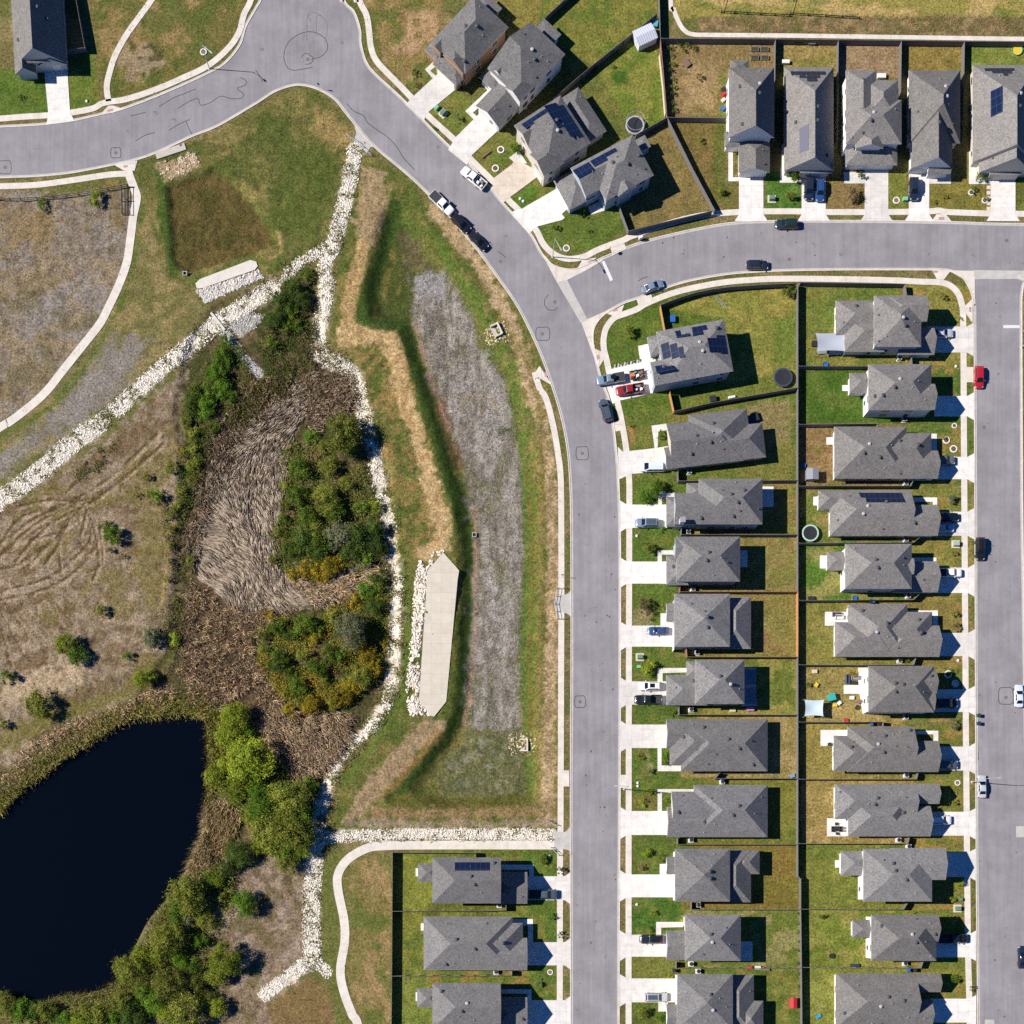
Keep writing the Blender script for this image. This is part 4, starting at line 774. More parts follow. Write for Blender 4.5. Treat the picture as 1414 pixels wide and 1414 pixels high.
house('A9', 'two-storey house with empty wide driveway and stepped low wing behind', [(932, 1172, 1008, 1245, Z2, 'hh', 'y', .46), (990, 1173, 1037, 1246, Z1, 'hh', 'y'), (1010, 1174, 1049, 1207, Z1, 'hh', 'x'), (920, 1183, 945, 1207, Z1, 'gg', 'x')], 'w', (0, .75), 0, 'white', nv=7)
house('A10', 'two-storey house with black car on driveway and low garage roof in front', [(946, 1263, 1023, 1327, Z2, 'hh', 'x'), (920, 1285, 965, 1326, Z1, 'gh', 'x'), (955, 1280, 990, 1310, Z2, 'gh', 'x', .42)], 'w', (1, .5), 0, 'beige', nv=9)
house('A11', 'house with white car on driveway and red box in back yard, at bottom edge', [(935, 1345, 1012, 1421, Z2, 'hh', 'y', .46), (995, 1346, 1041, 1425, Z1, 'hh', 'y'), (1015, 1382, 1054, 1430, Z1, 'hh', 'x'), (920, 1387, 950, 1421, Z1, 'gg', 'x')], 'w', (0, .25), 0, 'white', nv=8)
# ---- row facing the right-hand road
house('B1', 'house with grey sail shade behind and silver car on driveway, at street corner', [(1207, 408, 1272, 479, Z2, 'hh', 'y', .5), (1154, 415, 1225, 462, Z1, 'hh', 'x'), (1166, 438, 1225, 486, Z1, 'hh', 'x'), (1225, 408, 1280, 444, Z2, 'hg', 'x'), (1240, 452, 1290, 490, Z1, 'hg', 'x')], 'e', (4, .5), 1, 'white', nv=10)
house('B2', 'two-storey house with small white chimney and dense green back lawn', [(1199, 503, 1286, 566.5, Z2, 'hh', 'x'), (1235, 530, 1291, 566, Z2, 'hg', 'x'), (1173, 515, 1206, 543, Z1, 'hh', 'x')], 'e', (1, .5), 1, 'white', nv=9, chimney=(1257, 530))
house('B3', 'single-storey house with bare brown yard and small grey shed behind', [(1152, 589, 1252, 661, Z1, 'hh', 'x'), (1180, 598, 1286, 650, Z1, 'hh', 'x'), (1200, 622, 1295, 661, Z1, 'hg', 'x')], 'e', (2, .5), 1, 'white', nv=11)
house('B4', 'single-storey house with dark solar panels on its top slope, trampoline behind', [(1146, 677, 1258, 740, Z1, 'hg', 'x'), (1130, 677, 1200, 703, Z1, 'hh', 'x'), (1225, 697, 1295, 740, Z1, 'hg', 'x')], 'e', (2, .5), 1, 'white', nv=10, solar=[[(1187, 679), (1246, 679), (1249, 695), (1195, 695), (1195, 687), (1189, 687)]])
house('B5', 'two-storey house with white pickup on driveway and little porch roof behind', [(1167, 751, 1259, 813, Z2, 'hh', 'x'), (1240, 771, 1262, 793, Z2, 'hg', 'x', .42), (1235, 775, 1295, 818, Z1, 'hg', 'x'), (1142, 762, 1175, 787, Z1, 'hh', 'x')], 'e', (2, .5), 1, 'white', nv=9)
house('B6', 'single-storey house with pale square patio and empty driveway behind gable shadow', [(1171, 834, 1253, 906, Z1, 'hh', 'x'), (1153, 859, 1235, 907, Z1, 'hh', 'x'), (1200, 845, 1287, 899, Z1, 'hh', 'x'), (1220, 864, 1297, 907, Z1, 'hg', 'x')], 'e', (3, .5), 1, 'white', nv=10)
house('B7', 'two-storey house with cluttered white patio and pale sail shade in yard', [(1199, 919.5, 1290, 983.7, Z2, 'hh', 'x'), (1245, 925, 1293, 960, Z2, 'hg', 'x'), (1245, 952, 1291, 981, Z2, 'hg', 'x', .42)], 'e', (2, .5), 1, 'white', nv=9)
house('B8', 'single-storey house with bare pale patio at its rear corner, grill on it', [(1170, 1003, 1262, 1066, Z1, 'hg', 'x'), (1151, 1016, 1235, 1065, Z1, 'hh', 'x'), (1220, 1023, 1296, 1066, Z1, 'hg', 'x')], 'e', (2, .5), 1, 'white', nv=12)
house('B9', 'single-storey house with table and chairs on white rear patio', [(1153, 1083, 1265, 1131, Z1, 'hg', 'x'), (1171, 1100, 1255, 1155, Z1, 'hh', 'x'), (1215, 1082, 1297, 1110, Z1, 'hg', 'x'), (1215, 1113, 1285, 1155, Z1, 'hg', 'x')], 'e', (3, .5), 0, 'white', nv=10)
house('B10', 'two-storey house with empty shaded driveway and yellow bushes by the front lawn', [(1192, 1172, 1287, 1245, Z2, 'hh', 'x', .46), (1230, 1171, 1306, 1215, Z2, 'hg', 'x', .44), (1161, 1175, 1200, 1209, Z1, 'hh', 'x')], 'e', (1, .5), 0, 'white', nv=8)
house('B11', 'two-storey house with black pickup in shaded driveway and stone-edged rear porch', [(1203, 1263, 1293, 1327, Z2, 'hh', 'x'), (1248, 1263, 1296, 1300, Z2, 'hg', 'x'), (1177, 1270, 1212, 1295, Z1, 'hh', 'x')], 'e', (1, .5), 1, 'white', nv=8)
house('B12', 'single-storey house at bottom edge with blue item lying in back yard', [(1154, 1344, 1265, 1419, Z1, 'hg', 'x'), (1215, 1344, 1299, 1370, Z1, 'hg', 'x'), (1215, 1380, 1287, 1419, Z1, 'hg', 'x')], 'e', (2, .5), 1, 'white', nv=11)
# ---- three houses at the bottom left of the main road
house('C1', 'house beside walkway with one long solar array and dark pickup on driveway', [(597, 1184, 691.5, 1247.5, Z2, 'hg', 'x'), (665, 1203, 693, 1236, Z2, 'hg', 'x', .52), (680, 1204, 728, 1248, Z1, 'hg', 'x'), (577, 1192, 606, 1218, Z1, 'hh', 'x')], 'e', (2, .5), 0, 'grey', 0, nv=9, solar=[[(628, 1190.5), (676, 1190.5), (676, 1202), (628, 1202)]])
house('C2', 'wide single-storey house with pale eaves between two two-storey houses west of road', [(585, 1265.5, 708, 1340, Z1, 'hh', 'x'), (640, 1274.5, 722, 1331, Z1, 'hh', 'x'), (655, 1295, 728, 1340, Z1, 'hg', 'x')], 'e', (2, .5), 0, 'beige', 0, nv=11)
house('C3', 'two-storey house without solar panels at bottom edge beside walkway', [(597, 1357.5, 691.5, 1421, Z2, 'hg', 'x'), (665, 1376, 693, 1410, Z2, 'hg', 'x', .52), (680, 1377, 728, 1421, Z1, 'hg', 'x'), (576, 1364.5, 606, 1391, Z1, 'hh', 'x')], 'e', (2, .5), 0, 'grey', 0, nv=8)
# ---- top right row, steep roofs, facing the side road
SP = 1.07
house('D1', 'two-storey steep-roofed house with yellow flowers along its front walk and vegetable beds behind', [(1006.5, 93.5, 1069, 190, Z2, 'Hg', 'y', 1.0), (1020, 190, 1063, 238, Z1, 'hg', 'y', .5), (1009, 83, 1034, 100, Z1, 'hh', 'x', .5), (1001, 182, 1027, 203, Z1, 'hh', 'x', .4), (1021, 170, 1057, 190, Z2, 'hh', 'x', .9)], 's', (1, .5), 1, 'white', nv=9)
house('D2', 'steep-roofed house with stepped solar panels and two navy cars out front', [(1083, 93, 1151, 236, Z1, 'Hg', 'y', SP), (1087, 190, 1117, 232, Z1, 'hg', 'y', .6), (1105, 218, 1149, 239, Z1, 'gg', 'x', .55)], 's', (2, .5), 1, 'beige', 1, nv=10, solar=[[(1093, 94.5), (1141, 94.5), (1141, 102), (1132, 102), (1132, 109), (1127, 109), (1127, 117), (1113, 117), (1113, 109), (1104, 109), (1104, 102), (1093, 102)], ('old', [(1105, 175), (1115, 175), (1115, 209), (1105, 209)])])
house('D3', 'complex-roofed two-storey house with brown striped yard and empty driveway', [(1168, 138, 1245, 199, Z2, 'hh', 'x', .6), (1168, 97, 1210, 175, Z2, 'hh', 'y', .6), (1192, 111, 1240, 165, Z2, 'hh', 'y', .6), (1168, 194, 1239, 228, Z1, 'hh', 'x', .5), (1181, 180, 1220, 205, Z2, 'hg', 'y', .6)], 's', (3, .65), 1, 'white', nv=9)
house('D4', 'steep-roofed house with dark blue car on white driveway and golden back lawn', [(1255, 97, 1326, 198, Z1, 'Hh', 'y', SP), (1258, 120, 1315, 233, Z1, 'hg', 'y', SP), (1281, 222, 1313, 240, Z1, 'gg', 'x', .5)], 's', (1, .3), 1, 'white', nv=9)
house('D5', 'steep-roofed house with blue solar block on left slope and round shrubs in front', [(1343, 90, 1431, 224, Z1, 'Hg', 'y', SP), (1352, 160, 1426, 238, Z1, 'hg', 'y', SP), (1367, 225, 1410, 241, Z1, 'gg', 'x', .5)], 's', (1, .4), 1, 'beige', nv=10, solar=[[(1361, 91), (1402, 91), (1402, 97), (1397, 97), (1397, 103), (1390, 103), (1390, 108), (1384, 108), (1384, 102), (1370, 102), (1370, 97), (1361, 97)], [(1370, 123), (1382, 122), (1382, 158), (1370, 159)]])
# ---- top left
FT1 = lframe((21, 103), -3.2)
house('T1', 'steep-roofed house alone at top left with narrow white driveway', [(0, -190, 72, -12, Z1, 'hg', 'y', SP), (0, -80, 29, 0, Z1, 'hg', 'y', SP), (32, -50, 72, -10, Z1, 'hg', 'y', .7), (12, -58, 50, -15, 4.4, 'hh', 'y', .75)], 's', (2, .5), 1, 'grey', 1, F=FT1, nv=10)
# ---- diagonal row by the bend
FE1 = lframe((596, 57.3), -47)
house('E1', 'tan brick two-storey house nearest the turning bulb, standing at an angle', [(0, 0, 87, 64, Z2, 'hh', 'x', .62), (-22, 22, 10, 67, Z1, 'hg', 'x', .4), (-4, 0, 20, 20, Z2, 'gh', 'x', .6), (-3, 24, 20, 62, Z2, 'gh', 'x', .6), (-15, 0, 8, 24, Z1, 'hg', 'x', .4), (76, 6, 100, 40, Z1, 'gh', 'x', .2)], 'w', (1, .5), 0, 'brick', 1, F=FE1, nv=9)
FE2 = lframe((673, 94), -46.5)
house('E2', 'angled two-storey house with projecting gabled garage, next to the tan brick house', [(0, 0, 88, 65, Z2, 'gh', 'y', .45), (-49, 24, 10, 68, Z1, 'gh', 'x', .5), (-3, 36, 28, 65, Z2, 'gh', 'x', .6), (-17, 0, 10, 30, Z1, 'hg', 'x', .4), (3, 6, 24, 24, Z2, 'gh', 'x', .7), (78, 10, 104, 42, Z1, 'gh', 'x', .2)], 'w', (1, .5), 0, 'white', 1, F=FE2, nv=9)
FE3 = lframe((710, 173), -33)
house('E3', 'angled two-storey house with tan driveway and a big dark solar array', [(0, 0, 76, 78, Z2, 'hh', 'x', .55), (-4, 45, 30, 81, Z2, 'gh', 'x', .6), (68, 4, 103, 76, Z1, 'hh', 'y', .5), (0, 5, 26, 36, Z2, 'gh', 'x', .6)], 'w', (1, .55), 0, 'beige', 0, F=FE3, nv=6,
      solar=[[(46, 4), (66, 4), (66, 10), (74, 10), (74, 62), (66, 62), (66, 58), (56, 58), (56, 40), (46, 40)], [(10, 3), (58, 3), (58, 10), (24, 10), (24, 14), (10, 14)]])
FE4 = lframe((787.8, 231.8), -28)
house('E4', 'angled two-storey house with two solar strips at the road junction corner', [(22, 0, 97, 63, Z2, 'hh', 'x', .5), (0, 0, 70, 45, Z2, 'gh', 'x', .5), (-29, 4, 12, 51, Z1, 'hh', 'y', .45), (40, 42, 68, 66, Z2, 'hg', 'y', .6), (97, 8, 112, 26, Z1, 'gh', 'x', .2), (18, 52, 40, 66, Z1, 'hg', 'y', .4)], 'w', (2, .5), 0, 'blue', 0, F=FE4, nv=9,
      solar=[[(2, 3), (27, 3), (27, 20), (2, 20)], [(29, 3), (68, 3), (68, 10), (50, 10), (50, 16), (29, 16)]])
# ================================================================ fences
def wood(name, c1, c2):
    m, nt, b = new_mat(name)
    pos = N(nt, 'ShaderNodeNewGeometry').outputs['Position']
    f = noise(nt, pos, 5.5, 2, 0.8); c = mix(nt, ramp(nt, f, 0.3, 0.7, 0, 1), c1, c2)
    nt.links.new(c, b.inputs['Base Color']); b.inputs['Roughness'].default_value = 0.9; return m
WOODG = wood('weathered_boards', (0.10, 0.092, 0.09, 1), (0.19, 0.175, 0.17, 1)); WOODO = wood('new_cedar_boards', (0.38, 0.18, 0.07, 1), (0.48, 0.26, 0.11, 1)); WOODR = wood('red_brown_boards', (0.20, 0.10, 0.075, 1), (0.28, 0.16, 0.12, 1)); WOODC = wood('cream_boards', (0.55, 0.46, 0.33, 1), (0.66, 0.58, 0.44, 1))
BLACKM = M('black_pipe', (0.012, 0.012, 0.014, 1), 0.5, 0.1); GALV = M('galvanised_rail', (0.5, 0.52, 0.54, 1), 0.4, 0.05, metal=0.4)
FH = 1.83
pm = MB(); pm.box(-.05, -.05, -.3, .05, .05, FH - .02, WOODG, 0.0); POSTG = pm.mesh('post')
pm = MB(); pm.box(-.05, -.05, -.3, .05, .05, FH - .02, WOODO, 0.0); POSTO = pm.mesh('post')
def fence(pts, label, mat=None, h=FH):
    mat = mat or WOODG
    P = [W(*p, h) for p in pts]; o = Vector((P[0].x, P[0].y, 0)); P = [Vector((p.x - o.x, p.y - o.y, 0)) for p in P]
    root = empty('board_fence', o); tag(root, label, 'fence', 'board fences between the gardens')
    bm_, rm = MB(), MB()
    for a, b in zip(P, P[1:]):
        d = (b - a); Ln = d.length; d = d / Ln; n = Vector((-d.y, d.x, 0)); c = (a + b) / 2
        k = max(1, int(Ln / 2.44))
        for i in range(k):
            c = a + d * Ln * (i + .5) / k; bm_.obox((c.x, c.y), d, Ln / k + 0.01, .026 + .002 * (i % 2), -.15, h + hrng.uniform(-.02, .01), mat)
        c = (a + b) / 2
        for z in (.35, 1.0, 1.62): rm.obox((c.x + n.x * .034, c.y + n.y * .034), d, Ln - .02, .04, z - .045, z + .045, mat)
        rm.obox((c.x, c.y), d, Ln, .06, h + .012, h + .04, mat)
        for i in range(k + 1):
            p = a + d * Ln * i / k + n * .105; mesh_obj('post', POSTO if mat is WOODO else POSTG, root, p, math.atan2(d.y, d.x))
    bm_.build('fence_boards', root); rm.build('rail', root); return root
SHORT = dict(A1='solar-panelled corner house', A2='white-van house', A3='blue-grey-car house', A4='compact hipped house', A5='small-blue-car house', A6='shade-sails house', A7='diagonal-valley house', A8='two-yellow-trees house', A9='stepped-wing house', A10='black-car house', A11='red-box house',
             B1='grey-sail-shade house', B2='white-chimney house', B3='bare-brown-yard house', B4='top-slope-solar house', B5='white-pickup house', B6='square-patio house', B7='cluttered-patio house', B8='bare-patio house', B9='patio-table house', B10='yellow-bushes house', B11='stone-edged-porch house', B12='last house of the right row',
             C1='walkway solar house', C2='pale-eaves house', C3='bottom walkway house', D1='vegetable-bed house', D2='two-navy-cars house', D3='brown-striped-yard house', D4='golden-lawn house', D5='blue-solar-block house', E1='tan brick house', E2='gabled-garage house', E3='tan-driveway house', E4='junction-corner house', T1='top-left house')
YA = [391, 535, 663, 738, 817, 907, 987, 1075, 1166]
for i in range(9):
    k = 'A%d' % (i + 1)
    if i < 8: fence([(1102, YA[i]), (1102, YA[i + 1])], ('orange cedar' if i == 4 else 'grey weathered') + ' back fence behind the ' + SHORT[k], WOODO if i == 4 else None)
fence([(1102, 1166), (1102, 1210), (1106, 1214), (1106, 1256)], 'grey back fence with a jog behind the ' + SHORT['A9'])
fence([(1106, 1256), (1107, 1337)], 'vine-lined grey back fence behind the ' + SHORT['A10']); fence([(1107, 1337), (1108, 1450)], 'grey back fence behind the ' + SHORT['A11'])
fence([(912, 421), (919, 459)], 'short orange cedar fence between pavement and solar-panelled corner house', WOODO); fence([(912, 421), (935, 412), (960, 404), (985, 399), (1010, 396), (1055, 393), (1100, 391)], 'long curved grey fence along the pavement by solar-panelled corner house')
fence([(925, 541), (931, 568)], 'short orange cedar fence south of the solar-panelled corner house', WOODO)
fence([(931, 568), (983, 556), (1102, 535)], 'slanting dark fence between the solar-panelled corner house and white-van house')
AF = [('A2', 'A3', [(936, 650), (937, 664), (1102, 663)]), ('A3', 'A4', [(941, 728), (941, 738), (1102, 738)]), ('A4', 'A5', [(939, 808), (939, 817), (1102, 817)]), ('A5', 'A6', [(948, 896), (949, 907), (1102, 907)]), ('A6', 'A7', [(938, 975), (938, 987), (1102, 987)]), ('A7', 'A8', [(994, 1067), (988, 1075), (1102, 1075)]), ('A8', 'A9', [(936, 1157), (936, 1166), (1102, 1166)]), ('A9', 'A10', [(955, 1246), (955, 1256), (1105, 1256)]), ('A10', 'A11', [(934, 1329), (934, 1337), (1106, 1337)]),
      ('B1', 'B2', [(1104, 505.5), (1260, 506), (1259, 492)]), ('B2', 'B3', [(1104, 586), (1212, 585), (1212, 589)]), ('B3', 'B4', [(1104, 671), (1258, 671), (1262, 662)]), ('B4', 'B5', [(1104, 750), (1262, 749), (1270, 742)]), ('B5', 'B6', [(1104, 829), (1262, 828), (1270, 820)]), ('B6', 'B7', [(1104, 918), (1262, 918), (1265, 909)]), ('B7', 'B8', [(1104, 997), (1220, 997), (1220, 1003)]), ('B8', 'B9', [(1104, 1076), (1266, 1076), (1268, 1068)]), ('B9', 'B10', [(1104, 1165), (1254, 1165), (1256, 1157)]), ('B10', 'B11', [(1108, 1255.5), (1248, 1256), (1253, 1248)]), ('B11', 'B12', [(1109, 1336), (1272, 1337), (1275, 1328)]),
      ('C1', 'C2', [(541.5, 1258.5), (667, 1258), (699, 1257), (699, 1250)]), ('C2', 'C3', [(541, 1348), (654, 1348), (707, 1347), (707, 1341)])]
for a, b, p in AF: fence(p, 'side fence between the %s and the %s' % (SHORT[a], SHORT[b]), WOODR if a in ('A4', 'A5') else None)
fence([(1106, 390), (1250, 392), (1252, 407)], 'straight dark fence along the pavement behind the grey-sail-shade house')
fence([(542, 1177), (541.5, 1258)], 'tall back fence of walkway solar house'); fence([(541.5, 1258.5), (541, 1348)], 'tall back fence of pale-eaves house'); fence([(541, 1348), (540, 1460)], 'tall back fence of bottom walkway house'); fence([(542, 1177), (657, 1178), (657, 1185)], 'low-shadowed side fence between the walkway and the walkway solar house')
DX = [914, 1071, 1158, 1245, 1332, 1450]
for i in range(5): fence([(DX[i], 53 + i), (DX[i + 1], 54 + i)], 'dark fence between field path and the yard of ' + SHORT['D%d' % (i + 1)])
for i in range(4): fence([(DX[i + 1], 54 + i), (DX[i + 1] - 2, 192)], 'side fence between the %s and the %s' % (SHORT['D%d' % (i + 1)], SHORT['D%d' % (i + 2)]))
fence([(909, -60), (912, 52)], 'grey fence between the field path and the white metal shed'); fence([(912, 53), (917, 110), (921, 161)], 'red-brown fence with cream face between round trampoline yard and vegetable-bed yard', WOODR)
o = fence([(910.5, 75), (915, 115), (918.5, 158)], 'pale cream board panels leaning along the red-brown fence', WOODC, 1.2)
fence([(922, 162), (1003, 163)], 'short dark fence splitting the side yard of vegetable-bed house'); fence([(922, 163), (956, 232), (987, 290)], 'long diagonal grey fence beside the junction-corner house'); fence([(855, 284), (868, 319), (920, 306), (984, 291)], 'curved dark fence along pavement behind junction-corner house')
fence([(921, 162), (878, 186)], 'slanting fence between round trampoline yard and junction-corner house'); fence([(907, 19), (862, 55), (818, 90), (764, 136)], 'long diagonal fence between gabled-garage house and tan-driveway house'); fence([(806, -25), (740, 36)], 'diagonal fence between the tan brick house and gabled-garage house')
fence([(103, -10), (117, 66), (93, 68)], 'thin fence in the shade beside the top-left house')
def rail_fence(pts, label, cat, mat, h, rails, r, gap, group=None, gzz=False, name='rail_fence'):
    P = [W(*p) for p in pts]
    if gzz: P = [Vector((p.x, p.y, float(gz(*q)))) for p, q in zip(P, pts)]
    o = P[0].copy(); root = empty(name, o); tag(root, label, cat, group); P = [p - o for p in P]
    rb = MB()
    for z in rails: rb.tube([p + Vector((0, 0, z)) for p in P], r, mat, 6)
    rb.build('rail', root)
    k = ('pm', mat.name, h, r)
    if k not in winF:
        q = MB(); q.tube([(0, 0, -.3), (0, 0, h)], r * 1.5, mat, 8); winF[k] = q.mesh('post')
    for a, b in zip(P, P[1:]):
        n = max(1, round((b - a).length / gap))
        for i in range(n): mesh_obj('post', winF[k], root, a.lerp(b, i / n))
    mesh_obj('post', winF[k], root, P[-1]); return root
rail_fence([(-60, 281), (0, 277), (30, 277.5), (75, 274.5), (110, 270), (150, 263), (178, 258)], 'dark split rail fence along the pavement at left edge', 'fence', BLACKM, 1.2, (.45, 1.1), .055, 3.0)
rail_fence([(169, 260), (170, 297)], 'short dark rail fence by the path, left of the pair', 'fence', BLACKM, 1.2, (.45, 1.1), .055, 3.0); rail_fence([(177, 259), (177, 297)], 'short dark rail fence by the path, right of the pair', 'fence', BLACKM, 1.2, (.45, 1.1), .055, 3.0)
rail_fence([(1003, -8), (996, 17.5), (1050, 20.5), (1090, 22.5)], 'black pipe fence in the top field, left of two', 'fence', BLACKM, .6, (.55,), .09, 3.0); rail_fence([(1098, -6), (1091, 20), (1140, 23), (1186, 26)], 'black pipe fence in the top field, right of two', 'fence', BLACKM, .6, (.55,), .09, 3.0)
rail_fence([(478, 188), (490, 196), (507, 212), (513, 216)], 'pale guard rail across the head of white stone channel', 'guard rail', GALV, 1.1, (.5, 1.05), .04, 1.6, 'guard rails at the drain flumes')
rail_fence([(778, 813), (769, 813), (765.5, 834), (769, 855), (777, 855)], 'white guard rail round the kerb flume midway down the main road', 'guard rail', GALV, 1.1, (.5, 1.05), .045, 1.6, 'guard rails at the drain flumes')
rail_fence([(755, 1133), (768, 1140)], 'pale guard rail just above the walkway entrance', 'guard rail', GALV, 1.1, (.5, 1.05), .04, 1.2, 'guard rails at the drain flumes'); rail_fence([(760, 1170), (771, 1181)], 'pale guard rail just below the walkway entrance', 'guard rail', GALV, 1.1, (.5, 1.05), .04, 1.2, 'guard rails at the drain flumes')
# ================================================================ vehicles (front towards +x)
TYRE = M('tyre_rubber', (0.012, 0.012, 0.013, 1), 0.85, 0); RIM = M('alloy_rim', (0.45, 0.46, 0.47, 1), 0.3, 0, metal=0.8); CGLASS = M('car_glass', (0.008, 0.011, 0.014, 1), 0.06, 0, spec=0.6)
HLAMP = M('headlamp_lens', (0.7, 0.72, 0.74, 1), 0.15, 0); TLAMP = M('tail_lamp_lens', (0.35, 0.01, 0.01, 1), 0.2, 0); TRIM = M('black_trim', (0.02, 0.02, 0.022, 1), 0.6, 0.1); LINER = M('bed_liner', (0.028, 0.03, 0.033, 1), 0.7, 0.2, 9); PLATE = M('number_plate', (0.6, 0.6, 0.58, 1), 0.5, 0)
PAINTS = dict(white=(0.74, 0.75, 0.75), black=(0.010, 0.011, 0.013), navy=(0.012, 0.020, 0.045), slate=(0.06, 0.08, 0.11), steel=(0.16, 0.22, 0.30), silver=(0.42, 0.45, 0.48), red=(0.36, 0.012, 0.022), maroon=(0.24, 0.015, 0.022), blue=(0.02, 0.06, 0.18), green=(0.012, 0.028, 0.026), ice=(0.55, 0.62, 0.70), grey=(0.12, 0.125, 0.13))
def paint(c):
    k = 'car_paint_' + c
    if k not in MATS:
        m, nt, b = new_mat(k); b.inputs['Base Color'].default_value = (*PAINTS[c], 1); b.inputs['Roughness'].default_value = 0.32; b.inputs['Coat Weight'].default_value = 0.8; b.inputs['Coat Roughness'].default_value = 0.08
        MATS[k] = m
    return MATS[k]
PH = M('paint_slot', (0.5, 0.5, 0.5, 1), 0.3, 0)
def hull(mb, secs, mat):
    prof = lambda hw, zl, zt: [(-hw * .9, zl), (-hw, zl + .22), (-hw * .985, zt - (zt - zl) * .25), (-hw * .86, zt - .02), (-hw * .45, zt + .012), (hw * .45, zt + .012), (hw * .86, zt - .02), (hw * .985, zt - (zt - zl) * .25), (hw, zl + .22), (hw * .9, zl)]
    vs = []; n = 10
    for x, hw, zl, zt in secs: vs += [(x, y, z) for y, z in prof(hw, zl, zt)]
    fs = []
    for i in range(len(secs) - 1):
        for k in range(n): fs.append((i * n + k, i * n + (k + 1) % n, (i + 1) * n + (k + 1) % n, (i + 1) * n + k))
    fs += [tuple(range(n))[::-1], tuple((len(secs) - 1) * n + k for k in range(n))]
    mb.add(vs, [f[::-1] for f in fs], mat)
def lerp(a, b, t): return tuple(x + (y - x) * t for x, y in zip(a, b))
def cabin(parts, body, x0, x1, xt0, xt1, hw, hwt, zb, zr, split=()):
    """greenhouse from rear foot x0 to windscreen foot x1; panes are parts of their own"""
    rows = []
    for t in (0, .35, .7, .9, 1):
        e = t ** 1.0; a0 = x0 + (xt0 - x0) * e; a1 = x1 + (xt1 - x1) * e; w_ = hw + (hwt - hw) * (e if t < .9 else e + .12 * (t - .9) * 10); z = zb + (zr - zb) * (t if t < .9 else .9 + (t - .9) * .55)
        rows.append((a0 + (.12 if t == 1 else 0), a1 - (.16 if t == 1 else 0), w_ - (.12 if t == 1 else 0), z))
    vs = []; 
    for a0, a1, w_, z in rows: vs += [(a0, -w_ * .93, z), (a0 + .12, -w_, z), (a1 - .15, -w_, z), (a1, -w_ * .9, z), (a1, w_ * .9, z), (a1 - .15, w_, z), (a0 + .12, w_, z), (a0, w_ * .93, z)]
    n = 8; fs = []
    for i in range(len(rows) - 1):
        for k in range(n): fs.append((i * n + k, i * n + (k + 1) % n, (i + 1) * n + (k + 1) % n, (i + 1) * n + k))
    fs.append(tuple((len(rows) - 1) * n + k for k in range(n)))
    body.add(vs, fs, PH)
    # panes sit just proud of the shell
    def pane(name, q, d):
        m = MB(); q = [Vector(p) for p in q]; nrm = (q[1] - q[0]).cross(q[3] - q[0]).normalized()
        if nrm.dot(Vector(d)) < 0: nrm = -nrm
        m.add([p + nrm * .012 for p in q] + [p - nrm * .02 for p in q], [(0, 1, 2, 3), (7, 6, 5, 4), (0, 4, 5, 1), (1, 5, 6, 2), (2, 6, 7, 3), (3, 7, 4, 0)], CGLASS)
        bmx = bmesh.new(); me = m.mesh(name); bmx.from_mesh(me); bmesh.ops.recalc_face_normals(bmx, faces=bmx.faces); bmx.to_mesh(me); bmx.free(); parts.append((name, me))
    B, T = .06, .9
    f = lambda u, t: x0 + (xt0 - x0) * t if u == 0 else x1 + (xt1 - x1) * t
    hz = lambda t: zb + (zr - zb) * t; hy = lambda t: hw + (hwt - hw) * t
    pane('windscreen', [(f(1, B), -hy(B) * .84, hz(B)), (f(1, B), hy(B) * .84, hz(B)), (f(1, T), hy(T) * .82, hz(T)), (f(1, T), -hy(T) * .82, hz(T))], (1, 0, .5))
    pane('rear_window', [(f(0, .15), -hy(.15) * .84, hz(.15)), (f(0, .15), hy(.15) * .84, hz(.15)), (f(0, T), hy(T) * .8, hz(T)), (f(0, T), -hy(T) * .8, hz(T))], (-1, 0, .5))
    for s in (-1, 1):
        e0, e1 = .22, .27; cuts = (0,) + tuple(split) + (1,)
        for a, b in zip(cuts, cuts[1:]):
            g = lambda u, t: (f(0, t) + e0) * (1 - u) + (f(1, t) - e1) * u
            a_, b_ = a + (.02 if a else 0), b - (.02 if b < 1 else 0)
            pane('side_window', [(g(a_, .1), s * hy(.1), hz(.1)), (g(b_, .1), s * hy(.1), hz(.1)), (g(b_, .82), s * hy(.82), hz(.82)), (g(a_, .82), s * hy(.82), hz(.82))], (0, s, .2))
CARS = {}
